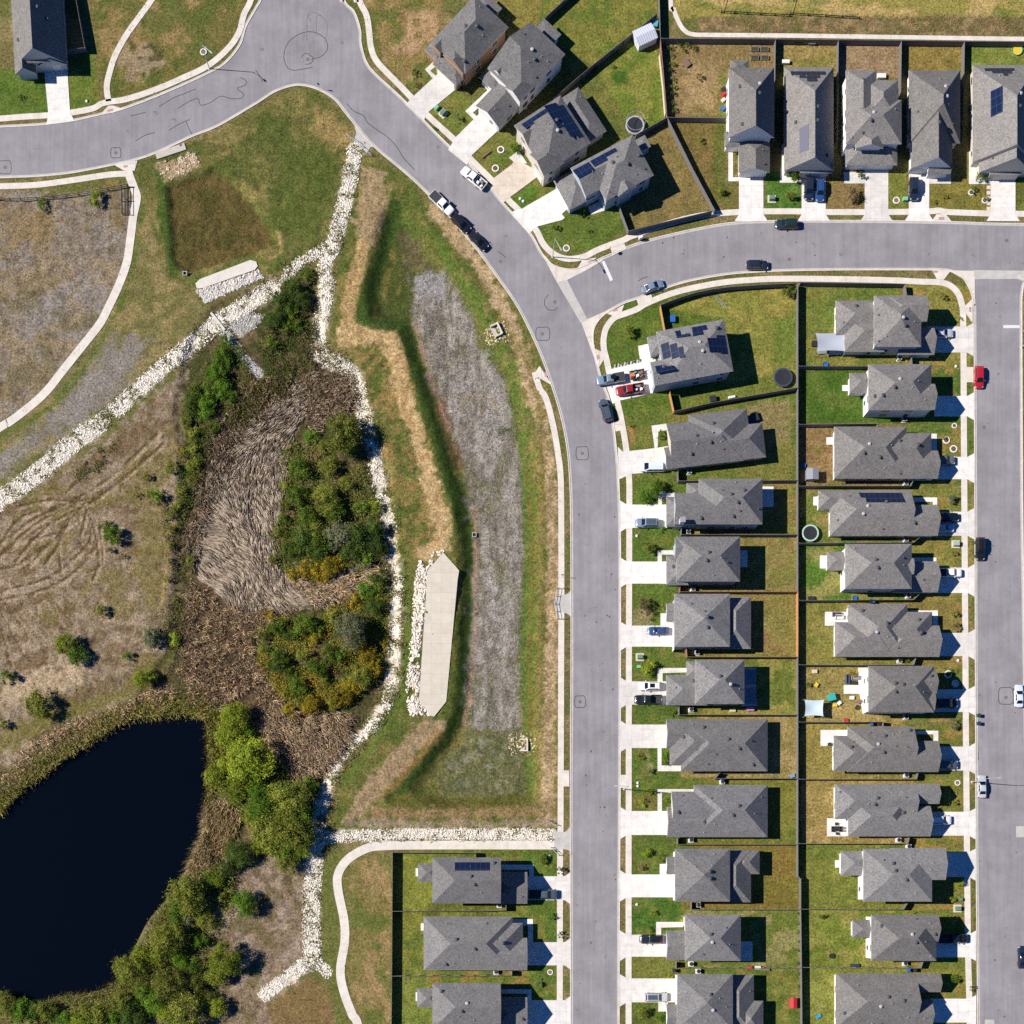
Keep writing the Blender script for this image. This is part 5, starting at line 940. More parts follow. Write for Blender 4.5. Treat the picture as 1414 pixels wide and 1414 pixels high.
def car_parts(kind):
    if kind in CARS: return CARS[kind]
    body = MB(); parts = []
    if kind == 'sedan':
        Ln, hw, r = 4.75, .91, .33
        hull(body, [(-2.37, .62, .38, .78), (-2.3, .78, .30, .90), (-2.05, .88, .24, .97), (-1.3, .91, .22, .99), (0, .91, .22, .96), (.9, .91, .22, .93), (1.7, .87, .23, .84), (2.15, .80, .27, .74), (2.33, .66, .34, .62)], PH)
        cabin(parts, body, -1.75, 1.05, -.95, .15, .80, .60, .93, 1.44, (.5,)); wx = (-1.35, 1.4)
    elif kind == 'suv':
        Ln, hw, r = 4.75, .95, .37
        hull(body, [(-2.37, .74, .46, .96), (-2.3, .88, .36, 1.05), (-2.0, .94, .30, 1.08), (-1, .95, .28, 1.08), (.5, .95, .28, 1.06), (1.2, .94, .28, 1.03), (1.85, .90, .30, .97), (2.2, .83, .36, .86), (2.35, .70, .44, .74)], PH)
        cabin(parts, body, -2.25, 1.15, -1.95, .35, .86, .68, 1.04, 1.72, (.3, .64)); wx = (-1.4, 1.42)
        for s in (-1, 1):
            m = MB(); m.tube([(-1.7, s * .60, 1.73), (-1.6, s * .60, 1.78), (.1, s * .60, 1.78), (.2, s * .60, 1.72)], .022, TRIM, 6); parts.append(('roof_rail', m.mesh('roof_rail')))
    elif kind == 'van':
        Ln, hw, r = 5.1, .98, .36
        hull(body, [(-2.55, .84, .42, 1.02), (-2.48, .94, .32, 1.1), (-2, .98, .26, 1.12), (0, .98, .26, 1.08), (1.3, .97, .26, 1.02), (2.0, .92, .28, .92), (2.4, .82, .34, .80), (2.53, .68, .42, .68)], PH)
        cabin(parts, body, -2.45, 1.65, -2.2, .65, .90, .74, 1.06, 1.76, (.3, .62)); wx = (-1.5, 1.5)
    elif kind == 'hatch':
        Ln, hw, r = 4.2, .88, .32
        hull(body, [(-2.1, .70, .42, .86), (-2.02, .82, .32, .95), (-1.7, .87, .26, .98), (0, .88, .24, .97), (.9, .87, .24, .93), (1.55, .84, .26, .85), (1.95, .76, .32, .74), (2.1, .62, .40, .62)], PH)
        cabin(parts, body, -1.98, 1.1, -1.6, .25, .80, .60, .94, 1.5, (.48,)); wx = (-1.25, 1.3)
    else:                                                        # pickups
        Ln, hw, r = 5.85, .99, .40
        hull(body, [(-.62, .97, .38, 1.12), (.3, .99, .36, 1.13), (1.3, .99, .36, 1.13), (1.9, .97, .36, 1.12), (2.5, .94, .38, 1.06), (2.8, .87, .44, .98), (2.92, .74, .5, .86)], PH)
        cabin(parts, body, -.60, 1.5, -.42, .8, .88, .70, 1.1, 1.86, (.5,)); wx = (-1.75, 1.85)
        bx = -2.92
        body.box(bx, -.97, .45, -.6, .97, .62, PH); body.box(bx, -.985, .62, -.64, -.86, 1.13, PH); body.box(bx, .86, .62, -.64, .985, 1.13, PH); body.box(-.70, -.86, .62, -.64, .86, 1.13, PH)
        m = MB(); m.box(bx - .03, -.86, .5, bx + .05, .86, 1.12, PH); parts.append(('tailgate', m.mesh('tailgate')))
        m = MB(); m.box(bx + .05, -.86, .62, -.70, .86, .66, LINER)
        for i in range(9): m.box(bx + .08, -.8 + i * .19, .66, -.74, -.74 + i * .19, .675, LINER)
        parts.append(('cargo_bed', m.mesh('cargo_bed')))
        m = MB(); m.box(bx - .12, -.85, .42, bx - .02, .85, .60, TRIM); parts.append(('bumper', m.mesh('bumper')))
        if kind == 'covered_pickup':
            m = MB(); m.box(bx + .04, -.93, 1.13, -.66, .93, 1.18, LINER, .02); parts.append(('bed_cover', m.mesh('bed_cover')))
    front = Ln / 2
    w_ = MB()
    prof = [(r * .55, -.10), (r * .93, -.11), (r, -.07), (r, .07), (r * .93, .11), (r * .55, .10)]
    w_.lathe(prof, TYRE, 18); q = MB(); q.lathe([(0, .085), (r * .2, .09), (r * .5, .07), (r * .62, .095), (r * .62, -.08), (0, -.08)], RIM, 14)
    rot = Matrix.Rotation(R(90), 4, 'X'); wm = w_.mesh('wheel', True); wm.transform(rot); rm = q.mesh('rim', True); rm.transform(rot)
    for s in (-1, 1):
        hx = front - (.30 if kind != 'hatch' else .26); m = MB(); zt = {'sedan': .68, 'suv': .82, 'van': .76, 'hatch': .68}.get(kind, .92)
        m.box(hx - .16, -.17, zt - .07, hx + .14, .17, zt + .06, HLAMP, .03); me = m.mesh('headlight'); me.transform(Matrix.Translation((0, s * hw * .68, 0))); parts.append(('headlight', me))
        m = MB(); zt = {'sedan': .84, 'suv': 1.0, 'van': 1.0, 'hatch': .88}.get(kind, .98); m.box(-front - .01, -.1, zt - .14, -front + .20, .13, zt + .08, TLAMP, .02); me = m.mesh('tail_light'); me.transform(Matrix.Translation((0, s * hw * .80, 0))); parts.append(('tail_light', me))
        m = MB(); xm = {'sedan': .75, 'suv': .85, 'van': 1.2, 'hatch': .75}.get(kind, 1.15); zm = {'sedan': 1.0, 'suv': 1.14, 'van': 1.14, 'hatch': 1.0}.get(kind, 1.25); m.box(xm - .08, -.13, zm - .07, xm + .1, .13, zm + .1, PH, .03); me = m.mesh('mirror'); me.transform(Matrix.Translation((0, s * (hw + .10), 0))); parts.append(('mirror', me))
    m = MB(); m.box(-front - .03, -.26, .55, -front + .1, .26, .68, PLATE); parts.append(('number_plate', m.mesh('number_plate')))
    if kind == 'suv' or kind == 'van' or kind == 'hatch' or kind == 'sedan':
        m = MB(); m.box(front - .14, -.5, .36, front + .015, .5, .5, TRIM, .02); parts.append(('grille', m.mesh('grille')))
    else:
        m = MB(); m.box(front - .14, -.6, .6, front + .03, .6, .86, TRIM, .02); parts.append(('grille', m.mesh('grille')))
    b = body.mesh('body'); bmx = bmesh.new(); bmx.from_mesh(b); bmesh.ops.recalc_face_normals(bmx, faces=bmx.faces); bmx.to_mesh(b); bmx.free()
    b.polygons.foreach_set('use_smooth', [True] * len(b.polygons)); b.set_sharp_from_angle(angle=R(38))
    CARS[kind] = (b, parts, wm, rm, wx, hw, r); return CARS[kind]
CNAME = dict(sedan='sedan_car', suv='suv_car', van='minivan', hatch='hatchback_car', pickup='pickup_truck', covered_pickup='pickup_truck')
def slot(o, m):
    for i, s in enumerate(o.material_slots):
        if s.material is PH: s.link = 'OBJECT'; s.material = m
def vehicle(kind, col, px, py, ang, label, z=0.012, sc=1.0, sunroof=False, cargo=None, toneroof=None, group='vehicles parked along the streets'):
    b, parts, wm, rm, wx, hw, r = car_parts(kind); p = W(px, py, z + 0.7); p.z = z
    root = empty(CNAME[kind], p, R(ang)); root.scale = (sc, sc, sc)
    tag(root, label, {'van': 'van', 'pickup': 'pickup truck', 'covered_pickup': 'pickup truck'}.get(kind, 'car'), group)
    pm_ = paint(col); o = mesh_obj('body', b, root); slot(o, pm_)
    for name, me in parts:
        q = mesh_obj(name, me, root); slot(q, pm_)
    for x in wx:
        for s in (-1, 1):
            wo = mesh_obj('wheel', wm, root, (x, s * (hw - .11), r), 0 if s < 0 else math.pi); mesh_obj('rim', rm, wo)
    if sunroof:
        m = MB(); zr = {'suv': 1.70, 'covered_pickup': 1.84, 'pickup': 1.84}.get(kind, 1.42); m.box(-1.0, -.42, zr, .05, .42, zr + .025, CGLASS); m.build('sunroof', root)
    if toneroof:
        m = MB(); m.box(-1.8, -.5, 1.70, .2, .5, 1.722, paint(toneroof)); m.build('roof_panel', root)
    if cargo:
        for j, (cx, cy, sx, sy, hz_, mt) in enumerate(cargo):
            m = MB(); m.box(-sx, -sy, 0, sx, sy, hz_, mt, .03); c = m.build('cargo_box', root, (cx, cy, .66), hrng.uniform(-.3, .3))
    return root
WP = M('white_load', (0.7, 0.7, 0.68, 1), 0.6, .1); OR = M('orange_load', (0.55, 0.16, 0.03, 1), 0.6, .1); TE = M('teal_load', (0.08, 0.3, 0.36, 1), 0.6, .1); BRN = M('brown_load', (0.17, 0.10, 0.08, 1), 0.8, .3); GRY = M('grey_load', (0.2, 0.2, 0.21, 1), 0.7, .2)
C = vehicle; D = .105
C('pickup', 'white', 654, 246, 141, 'white pickup with cargo in its bed, parked by the tan driveway', cargo=[(-1.3, .2, .3, .25, .5, WP), (-1.9, -.3, .35, .2, .6, GRY), (-2.3, .35, .2, .3, .4, WP), (-1.4, -.5, .2, .2, .45, WP)])
C('covered_pickup', 'white', 610, 281, -44, 'white pickup with black bed cover, first of three parked at the meadow kerb')
C('suv', 'black', 637, 309, -44, 'black sport utility car between white pickup and black sedan at meadow kerb'); C('sedan', 'black', 661, 333, -45, 'black sedan, last of three vehicles parked at the meadow kerb')
C('suv', 'green', 1086, 309.5, 180, 'dark green-black car parked on the north side of the side road'); C('suv', 'navy', 1046, 366, 0, 'dark navy car parked on the south side of the side road', sc=.97); C('sedan', 'steel', 901.5, 395.5, 20, 'steel blue sedan parked near the road junction'); C('suv', 'slate', 836, 566.5, 106, 'dark slate car parked across from corner house driveway on main road')
C('hatch', 'red', 1352, 521, -90, 'red car parked on the right-hand road', sc=1.08, sunroof=False); C('suv', 'black', 1353.5, 758, -90, 'black car parked on the right-hand road beside white-pickup house'); C('sedan', 'ice', 1407, 961, 90, 'pale silver car at right edge beside the tar-sealed manhole'); C('sedan', 'silver', 1356, 1086, 90, 'silver sedan parked beneath the street lamp on right-hand road'); C('sedan', 'navy', 1412, 1322, 90, 'dark car cut by right edge near the bottom')
C('covered_pickup', 'steel', 843, 523.5, 190, 'steel blue pickup with black bed cover across the corner house pavement', D, sunroof=True); C('pickup', 'maroon', 870, 538, 189, 'red pickup loaded with odds and ends on corner house driveway', D, cargo=[(-1.2, .3, .3, .2, .5, WP), (-1.8, -.3, .4, .25, .6, GRY), (-2.3, .3, .25, .3, .45, WP), (-1.3, -.45, .2, .2, .5, BRN)])
C('van', 'ice', 900, 645, 180, 'white minivan on the driveway of a single-storey house', D); C('suv', 'steel', 893, 722, 180, 'blue-grey car with dark striped roof on driveway', D, toneroof='slate'); C('sedan', 'blue', 909, 871, 180, 'small blue car alone on a pale driveway', D, .93); C('suv', 'white', 897, 947.5, 180, 'white car with black sunroof beside a black pickup', D, .97, sunroof=True); C('pickup', 'black', 895, 966, 180, 'black pickup beside the white sunroof car', D, .97); C('suv', 'black', 899, 1297, 180, 'black car alone on driveway of house with low front garage', D); C('suv', 'silver', 906, 1377, 0, 'silver car with dark roof on the bottom driveway', D, 1.0, toneroof='slate')
C('sedan', 'silver', 1301, 460, 0, 'silver sedan on the driveway of grey-sail-shade house', D); C('suv', 'grey', 1303, 635.5, 0, 'car half in roof shade on driveway of bare-brown-yard house', D); C('sedan', 'black', 1309, 714, 0, 'dark car deep in roof shade beside a grey car', D); C('sedan', 'silver', 1303, 729, 0, 'grey car in shade, right of house with top-slope solar panels', D, .95); C('pickup', 'white', 1311, 791, 0, 'white pickup in blue shade on driveway', D, .88); C('suv', 'black', 1307, 971, 0, 'black car in shade on driveway of cluttered-patio house', D); C('suv', 'slate', 1308, 1056, 0, 'dark car mostly in shade on driveway of bare-patio house', D, .95); C('suv', 'white', 1298, 1132.5, 0, 'white car on driveway of patio-table house', D); C('pickup', 'black', 1316, 1296, 0, 'black pickup in roof shade on driveway of stone-edged-porch house', D)
C('suv', 'navy', 1117, 261, -90, 'navy car on driveway, left of the side-by-side pair', D); C('suv', 'blue', 1132, 263, -90, 'navy car on driveway, right of the side-by-side pair', D, .97); C('suv', 'navy', 1262, 261, -90, 'dark blue car on white driveway of golden-lawn house', D); C('pickup', 'slate', 750, 1235, 0, 'dark pickup in deep shade on driveway of walkway solar house', D)
# trailer on the corner driveway
p = W(880, 519); p.z = D; tr = empty('utility_trailer', p, R(10)); tag(tr, 'small utility trailer loaded with orange and brown things on corner driveway', 'trailer')
m = MB(); m.box(-1.6, -.85, .45, 1.5, .85, .52, BRN); m.build('trailer_deck', tr)
for s in (-1, 1):
    m = MB(); m.box(-1.6, s * .85 - .03, .52, 1.5, s * .85 + .03, .95, TRIM); m.build('side_panel', tr)
    wo = mesh_obj('wheel', CARS['sedan'][2], tr, (-.2, s * .98, .33)); mesh_obj('rim', CARS['sedan'][3], wo)
m = MB(); m.tube([(-1.6, -.5, .48), (-2.6, 0, .48), (-1.6, .5, .48)], .04, TRIM, 6); m.build('drawbar', tr)
for i, (x, y, sx, sy, h, mt) in enumerate([(-1.05, .0, .45, .35, .5, OR), (-.1, -.3, .3, .3, .6, WP), (-.5, .45, .35, .2, .5, TE), (.6, .2, .6, .35, .4, BRN), (.7, -.5, .4, .2, .5, BRN), (-1.1, -.55, .3, .2, .4, TRIM)]):
    m = MB(); m.box(-sx, -sy, 0, sx, sy, h, mt, .05); o = m.build('crate', None, tr.matrix_world.to_3x3() @ Vector((0, 0, 0)) + p + Matrix.Rotation(R(10), 3, 'Z') @ Vector((x, y, .52)), R(10 + 9 * i))
    tag(o, ('orange box on the utility trailer', 'white box on the utility trailer', 'teal box on the utility trailer', 'long brown crate on the utility trailer', 'narrow brown crate on the utility trailer', 'black box on the utility trailer')[i], 'box', 'load on the utility trailer')
# ================================================================ street furniture and garden things
STEEL = M('galvanised_pole', (0.46, 0.47, 0.48, 1), 0.45, .05, metal=.3); PLASTIC = M('black_plastic', (0.02, 0.021, 0.023, 1), 0.5, .1); NET = M('trampoline_mat', (0.012, 0.013, 0.018, 1), 0.7, .1)
SAILW = M('pale_sail_cloth', (0.34, 0.37, 0.42, 1), 0.8, .06); SAILG = M('grey_sail_cloth', (0.16, 0.19, 0.23, 1), 0.8, .06); SHEETM = M('shed_white_metal', (0.62, 0.64, 0.68, 1), 0.5, .05); GRNB = M('transformer_green', (0.10, 0.20, 0.15, 1), 0.5, .08); PALEG = M('pedestal_green', (0.16, 0.42, 0.25, 1), 0.5, .08)
PAD = M('tan_pad', (0.52, 0.44, 0.34, 1), 0.85, .1); RINGC = M('cast_ring_concrete', (0.62, 0.58, 0.52, 1), 0.85, .12); IRON = M('rusty_iron', (0.16, 0.11, 0.09, 1), 0.8, .25, 9); MULCH = M('mulch', (0.10, 0.065, 0.05, 1), 0.95, .4, 8); BLUEP = M('blue_plastic', (0.02, 0.11, 0.36, 1), 0.4, .05); REDP = M('red_plastic', (0.42, 0.02, 0.03, 1), 0.4, .05); TURQ = M('turquoise_plastic', (0.03, 0.34, 0.32, 1), 0.4, .05); YELP = M('yellow_plastic', (0.6, 0.42, 0.03, 1), 0.5, .05)
def at(px, py, z=0.0): p = W(px, py); p.z = z; return p
# manholes in the road
k = MB(); k.lathe([(0, .0), (.30, .0), (.31, .006), (.36, .006), (.37, -.04)][::-1], IRON, 18); q = MB(); q.lathe([(.36, -.04), (.36, .002), (.62, .0), (.62, -.04)][::-1], GUTTER, 18)
mh, mc = k.mesh('lid'), q.mesh('collar')
for x, y, l in ((7, 231, 'round iron manhole cover in tarred ring at left edge'), (160, 211, 'iron manhole cover in tarred ring near path crossing'), (425, 82, 'iron manhole cover in the turning bulb'), (691, 361, 'iron manhole cover just below the parked black sedan'), (766, 417, 'faint manhole cover inside open tar curve by junction'), (749, 461, 'iron manhole cover in tarred ring below the junction'), (804, 626, 'iron manhole cover in tarred ring beside white-van driveway'), (801, 969, 'iron manhole cover in tarred ring, lower main road'), (1389, 963, 'iron manhole cover in large tarred ring beside silver car'), (1090, 358, 'bare iron manhole cover in the side road near parked navy car'), (1390, 332, 'bare iron manhole cover near right end of side road'), (1359, 590, 'bare iron manhole cover below the red car')):
    r = empty('manhole_cover', at(x, y, .018)); tag(r, l, 'manhole cover', 'manhole covers in the roads'); mesh_obj('lid', mh, r, (0, 0, .004)); 
# concrete tree rings and manhole collars in the lawns
def ring(x, y, r, l, fill=MULCH, open_=False):
    o = empty('concrete_ring', at(x, y)); tag(o, l, 'ring', 'round rings in the front lawns'); m = MB()
    m.lathe([(r, -.05), (r, .16), (r * .68, .16), (r * .68, -.05)][::-1], RINGC, 20, closed=True); m.build('ring', o); m = MB(); m.lathe([(r * .67, .06), (0, .09)][::-1], fill, 14); m.build('filling', o)
ring(281, 72, .72, 'pale concrete ring in meadow beside bulb lamp', IRON); ring(782, 343, .72, 'pale concrete ring in lawn at junction corner', IRON); ring(1237.5, 277, .72, 'pale concrete ring beside driveway with dark blue car', IRON); ring(1322, 1081, .6, 'pale ring with brown middle beside lower right street lamp', IRON); ring(759.6, 1342.5, .6, 'pale ring in lawn of pale-eaves house', IRON)
ring(1317.6, 588, .55, 'small brick-pale ring near pavement, topmost of three'); ring(1306.5, 608, .75, 'pale planter ring, farthest from pavement of three'); ring(1316.5, 620, .78, 'pale planter ring, lowest of three'); ring(1309, 931, .8, 'thin pale ring in shade before cluttered-patio house', M('grass_fill', alb((50, 70, 24)), .9, .3)); ring(1319, 944, .78, 'blue-shaded filled ring before cluttered-patio house', RINGC); ring(691.4, 207, .75, 'planter ring by the house, lawn of tan-driveway house'); ring(684, 232.7, .75, 'planter ring by the pavement, lawn of tan-driveway house'); ring(1341, 266, .65, 'upper planter ring left of stepping stones'); ring(1359.7, 277, .65, 'lower planter ring left of stepping stones')
# street lamps
def lamp(x, y, ax, ay, l, h=8.4):
    o = empty('street_lamp', at(x, y)); tag(o, l, 'street lamp', 'street lamps'); m = MB(); m.tube([(0, 0, 0), (0, 0, h)], .10, STEEL, 10, .06); m.build('pole', o)
    d = Vector((ax, ay, 0)).normalized(); m = MB(); m.tube([(0, 0, h - .3), tuple(d * .8 + Vector((0, 0, h + .15))), tuple(d * 2.2 + Vector((0, 0, h + .3)))], .045, STEEL, 8); m.build('arm', o)
    m = MB(); c = d * 2.5; m.obox((c.x, c.y), d, .75, .28, h + .22, h + .36, STEEL); m.build('lamp_head', o)
    m = MB(); m.lathe([(.22, -.1), (.22, .12), (.12, .2)], RINGC, 12); m.build('base', o)
lamp(289, 95, 1, -.9, 'street lamp on the pavement by the turning bulb'); lamp(763, 355, .5, -1, 'street lamp at the junction corner pavement'); lamp(1342, 1080, 1, .05, 'street lamp arching over silver sedan on right-hand road'); lamp(862, 1090, -1, 0, 'street lamp before the two-yellow-trees house'); lamp(1410.5, 480, -1, 0, 'street lamp at the far side of right-hand road')
# signs
def sign(x, y, l, rz, col, octa=False):
    o = empty('street_sign', at(x, y)); tag(o, l, 'sign', 'street signs'); m = MB(); m.tube([(0, 0, 0), (0, 0, 2.5)], .03, STEEL, 6); m.build('pole', o); m = MB(); n = 8 if octa else 4
    vs = [(.04 * s, .38 * math.cos(2 * math.pi * (i + .5) / n), 2.15 + .38 * math.sin(2 * math.pi * (i + .5) / n)) for s in (-1, 1) for i in range(n)]
    m.add(vs, [tuple(range(n))[::-1], tuple(range(n, 2 * n))] + [(i, (i + 1) % n, n + (i + 1) % n, n + i) for i in range(n)], col); b = m.build('sign_plate', o, None, rz)
    if octa:
        cu = bpy.data.curves.new('lettering', 'FONT'); cu.body = 'STOP'; cu.size = .24; cu.align_x = 'CENTER'; cu.align_y = 'CENTER'; cu.extrude = .003
        t = bpy.data.objects.new('lettering', cu); dg = bpy.context.evaluated_depsgraph_get(); COL.objects.link(t); me = bpy.data.meshes.new_from_object(t); bpy.data.objects.remove(t); me.materials.append(FASC)
        me.transform(Matrix.Translation((.045, 0, 2.15)) @ Matrix.Rotation(R(90), 4, 'Z') @ Matrix.Rotation(R(90), 4, 'X')); mesh_obj('lettering', me, b)
sign(841, 349, 'red stop sign by the stop line at the junction', R(-20), M('sign_red', (0.35, 0.01, 0.015, 1), .5, 0), True); sign(441, 124, 'street sign at the inner kerb of the turning bulb', R(60), BLACKM); sign(1412, 446, 'red stop sign at right edge by stop line', R(-90), MATS['sign_red'], True); sign(776, 797, 'small sign beside the left pavement above flume', R(90), BLACKM); sign(867, 1266, 'small sign on the pavement edge opposite black car', R(90), BLACKM)
# cluster mailbox
o = empty('mailbox', at(884, 331), R(20)); tag(o, 'white cluster mailbox on verge beside side road', 'mailbox'); m = MB(); m.box(-.4, -.25, .5, .4, .25, 1.4, FASC, .02); m.build('cabinet', o); m = MB(); m.box(-.15, -.15, 0, .15, .15, .5, STEEL); m.build('pedestal', o)
# transformers and small pedestals
def cabinet(x, y, l, rz=0, pad=True, sz=.55, mt=GRNB):
    o = empty('utility_cabinet', at(x, y), R(rz)); tag(o, l, 'utility box', 'green utility boxes in front lawns')
    if pad: m = MB(); m.box(-.85, -.8, -.1, .85, .8, .09, PAD); m.build('pad', o)
    m = MB(); m.box(-sz, -sz * .8, .05, sz, sz * .8, .95 if pad else .7, mt, .05); m.build('cabinet', o); m = MB(); m.box(-sz * .9, -sz * .86, .12, sz * .9, -sz * .8, .85 if pad else .6, mt, .02); m.build('door', o)
cabinet(612, 157, 'green transformer on pad beside tan brick house driveway', 45); cabinet(603, 150, 'pale green pedestal box beside tan brick house driveway', 45, False, .45, PALEG); cabinet(1065.5, 275, 'green transformer on tan pad beside vegetable-bed house driveway', 0); cabinet(883.5, 907.5, 'green transformer on tan pad above shade-sails house lawn', 0); cabinet(882, 921, 'pale green pedestal box in lawn of shade-sails house', 0, False, .42, PALEG); cabinet(1319.5, 751.5, 'pale green transformer on pad above white-pickup house lawn', 0, True, .6, M('transformer_grey_green', (.28, .36, .3, 1), .5, .05)); cabinet(1322, 1254.5, 'green transformer on pale pad between yellow bushes and pavement', 0); cabinet(1325.5, 1242, 'teal pedestal box near yellow bushes', 0, False, .42, GRNB); cabinet(1249.5, 276, 'bright green pedestal box left of dark blue car driveway', 0, False, .5, PALEG)
# utility caps in lawns
k = MB(); k.lathe([(0, .3), (.22, .26), (.3, .1), (.3, -.05)][::-1], FASC, 12)
CAPM = k.mesh('utility_marker', True)
for x, y, l in ((718.3, 274.5, 'white utility marker in lawn of junction-corner house'), (722.5, 278, 'green-white utility marker beside the larger cap, junction-corner lawn'), (880.7, 1081, 'upper white utility marker above two yellow trees'), (880.7, 1085.5, 'lower white utility marker above two yellow trees'), (879.5, 1249, 'white utility marker above lawn of black-car house'), (879.5, 740, 'white utility marker in lawn above compact hipped house'), (120, 140, 'white utility marker by pavement near top-left house'), (1320, 506, 'white utility marker below corner car driveway'), (759, 1182, 'white utility marker at top of walkway solar house lawn'), (1323, 912, 'white utility marker above rings at cluttered-patio house')):
    tag(mesh_obj('utility_marker', CAPM, None, at(x, y)), l, 'utility marker', 'utility caps in lawns')
# air conditioners
acb = MB(); acb.box(-.45, -.45, .08, .45, .45, .85, M('ac_grey', (.50, .52, .53, 1), .5, .06), .02); acb.box(-.55, -.55, -.05, .55, .55, .08, RINGC)
acf = MB(); acf.lathe([(0, .872), (.34, .872), (.36, .85), (.40, .90), (.40, .85)][::-1], PLASTIC, 16); a1, a2 = acb.mesh('casing'), acf.mesh('fan_grille')
for x, y, l in ((951.5, 652, 'white-van house'), (950, 735.5, 'blue-grey-car house'), (956.5, 814, 'compact hipped house'), (962, 901.5, 'small-blue-car house'), (954, 980, 'shade-sails house'), (997, 1079.5, 'diagonal-valley house'), (954, 1160, 'two-yellow-trees house'), (964, 1250, 'stepped-wing house'), (954, 1331, 'black-car house'), (964, 1341, 'red-box house'), (1241, 495.5, 'grey-sail-shade house'), (1248, 580, 'white-chimney house'), (1250, 668, 'bare-brown-yard house'), (1250, 746, 'top-slope-solar house'), (1253, 823.5, 'white-pickup house'), (1241.5, 912.5, 'square-patio house'), (1250, 990.5, 'cluttered-patio house'), (1250.5, 1070.5, 'bare-patio house'), (1240, 1160, 'patio-table house'), (1254, 1169, 'yellow-bushes house'), (1249, 1330, 'stone-edged-porch house'), (689.5, 1250, 'walkway solar house'), (685, 1342, 'pale-eaves house'), (724, 147, 'gabled-garage house'), (779, 228, 'tan-driveway house')):
    o = empty('air_conditioner', at(x, y), hrng.uniform(-.05, .05)); tag(o, 'grey air conditioner in the side yard of ' + l, 'air conditioner', 'air conditioners beside the houses'); mesh_obj('casing', a1, o); mesh_obj('fan_grille', a2, o)
# trampolines
def trampoline(x, y, r, l, rim, net=False):
    o = empty('trampoline', at(x, y)); tag(o, l, 'trampoline', 'trampolines in back gardens'); h = .9
    m = MB(); m.lathe([(r - .32, h), (0, h - .06)][::-1], NET, 28); m.build('mat', o); m = MB(); m.lathe([(r, h - .06), (r, h + .05), (r - .3, h + .06), (r - .3, h - .02)][::-1], rim, 28, closed=True); m.build('padding', o)
    for i in range(6):
        a = i * math.pi / 3; m = MB(); m.tube([(r * .95 * math.cos(a), r * .95 * math.sin(a), -.1), (r * .97 * math.cos(a), r * .97 * math.sin(a), h)], .03, STEEL, 6); m.build('leg', o)
        if net: m = MB(); m.tube([(r * 1.0 * math.cos(a), r * 1.0 * math.sin(a), h), (r * math.cos(a), r * math.sin(a), h + 1.8)], .03, STEEL, 6); m.build('net_pole', o)
    if net: m = MB(); m.lathe([(r * 1.01, h + 1.72), (r * 1.01, h + 1.8), (r * .985, h + 1.8), (r * .985, h + 1.72)][::-1], rim, 28, closed=True); m.build('top_ring', o)
trampoline(876, 176, 1.95, 'trampoline with raised net ring in top garden', M('grey_padding', (.35, .36, .4, 1), .6, .05), True); trampoline(1080, 523, 1.95, 'navy trampoline in garden of the solar-panelled corner house', M('navy_padding', (.03, .05, .09, 1), .6, .05)); trampoline(1117.5, 737.5, 1.75, 'green-rimmed trampoline by back fence', M('mint_padding', (.33, .5, .42, 1), .6, .05))
# sheds
def shed(x, y, w_, d_, h, rz, l, wm, rm, ribs=0):
    o = empty('garden_shed', at(x, y), R(rz)); tag(o, l, 'shed'); m = MB(); m.box(-w_ / 2 + .1, -d_ / 2 + .1, -.1, w_ / 2 - .1, d_ / 2 - .1, h, wm); m.build('wall', o)
    m = MB(); hh = h + w_ * .14; vs = [(-w_ / 2, -d_ / 2, h), (w_ / 2, -d_ / 2, h), (w_ / 2, d_ / 2, h), (-w_ / 2, d_ / 2, h), (0, -d_ / 2, hh), (0, d_ / 2, hh)]
    m.add(vs, [(0, 4, 5, 3), (1, 2, 5, 4), (0, 1, 4), (2, 3, 5), (0, 3, 2, 1)], rm)
    for i in range(ribs):
        y0 = -d_ / 2 + (i + .5) * d_ / ribs; sl = (hh - h) / (w_ / 2)
        for s in (-1, 1): m.add([(s * w_ / 2, y0 - .03, h + .03), (s * w_ / 2, y0 + .03, h + .03), (0, y0 + .03, hh + .03), (0, y0 - .03, hh + .03)], [(0, 1, 2, 3)] if s < 0 else [(3, 2, 1, 0)], LEAD)
    m.build('roof', o); m = MB(); m.box(-.5, -d_ / 2 + .06, .05, .5, -d_ / 2 + .1, min(1.9, h - .1), FASC); m.build('door', o)
shed(889, 56, 3.4, 4.3, 2.1, -65, 'white ribbed-metal shed in the corner of top garden', SHEETM, M('shed_roof_pale', (.5, .53, .6, 1), .5, .06), 9); shed(1119, 658, 2.5, 2.3, 1.9, 0, 'small grey shed against back fence', M('shed_grey', (.2, .21, .23, 1), .6, .1), M('shed_roof_grey', (.22, .235, .26, 1), .7, .1)); shed(1094, 1384.5, 1.5, 2.1, 1.1, 0, 'low red box shed in back garden near the bottom', REDP, REDP)
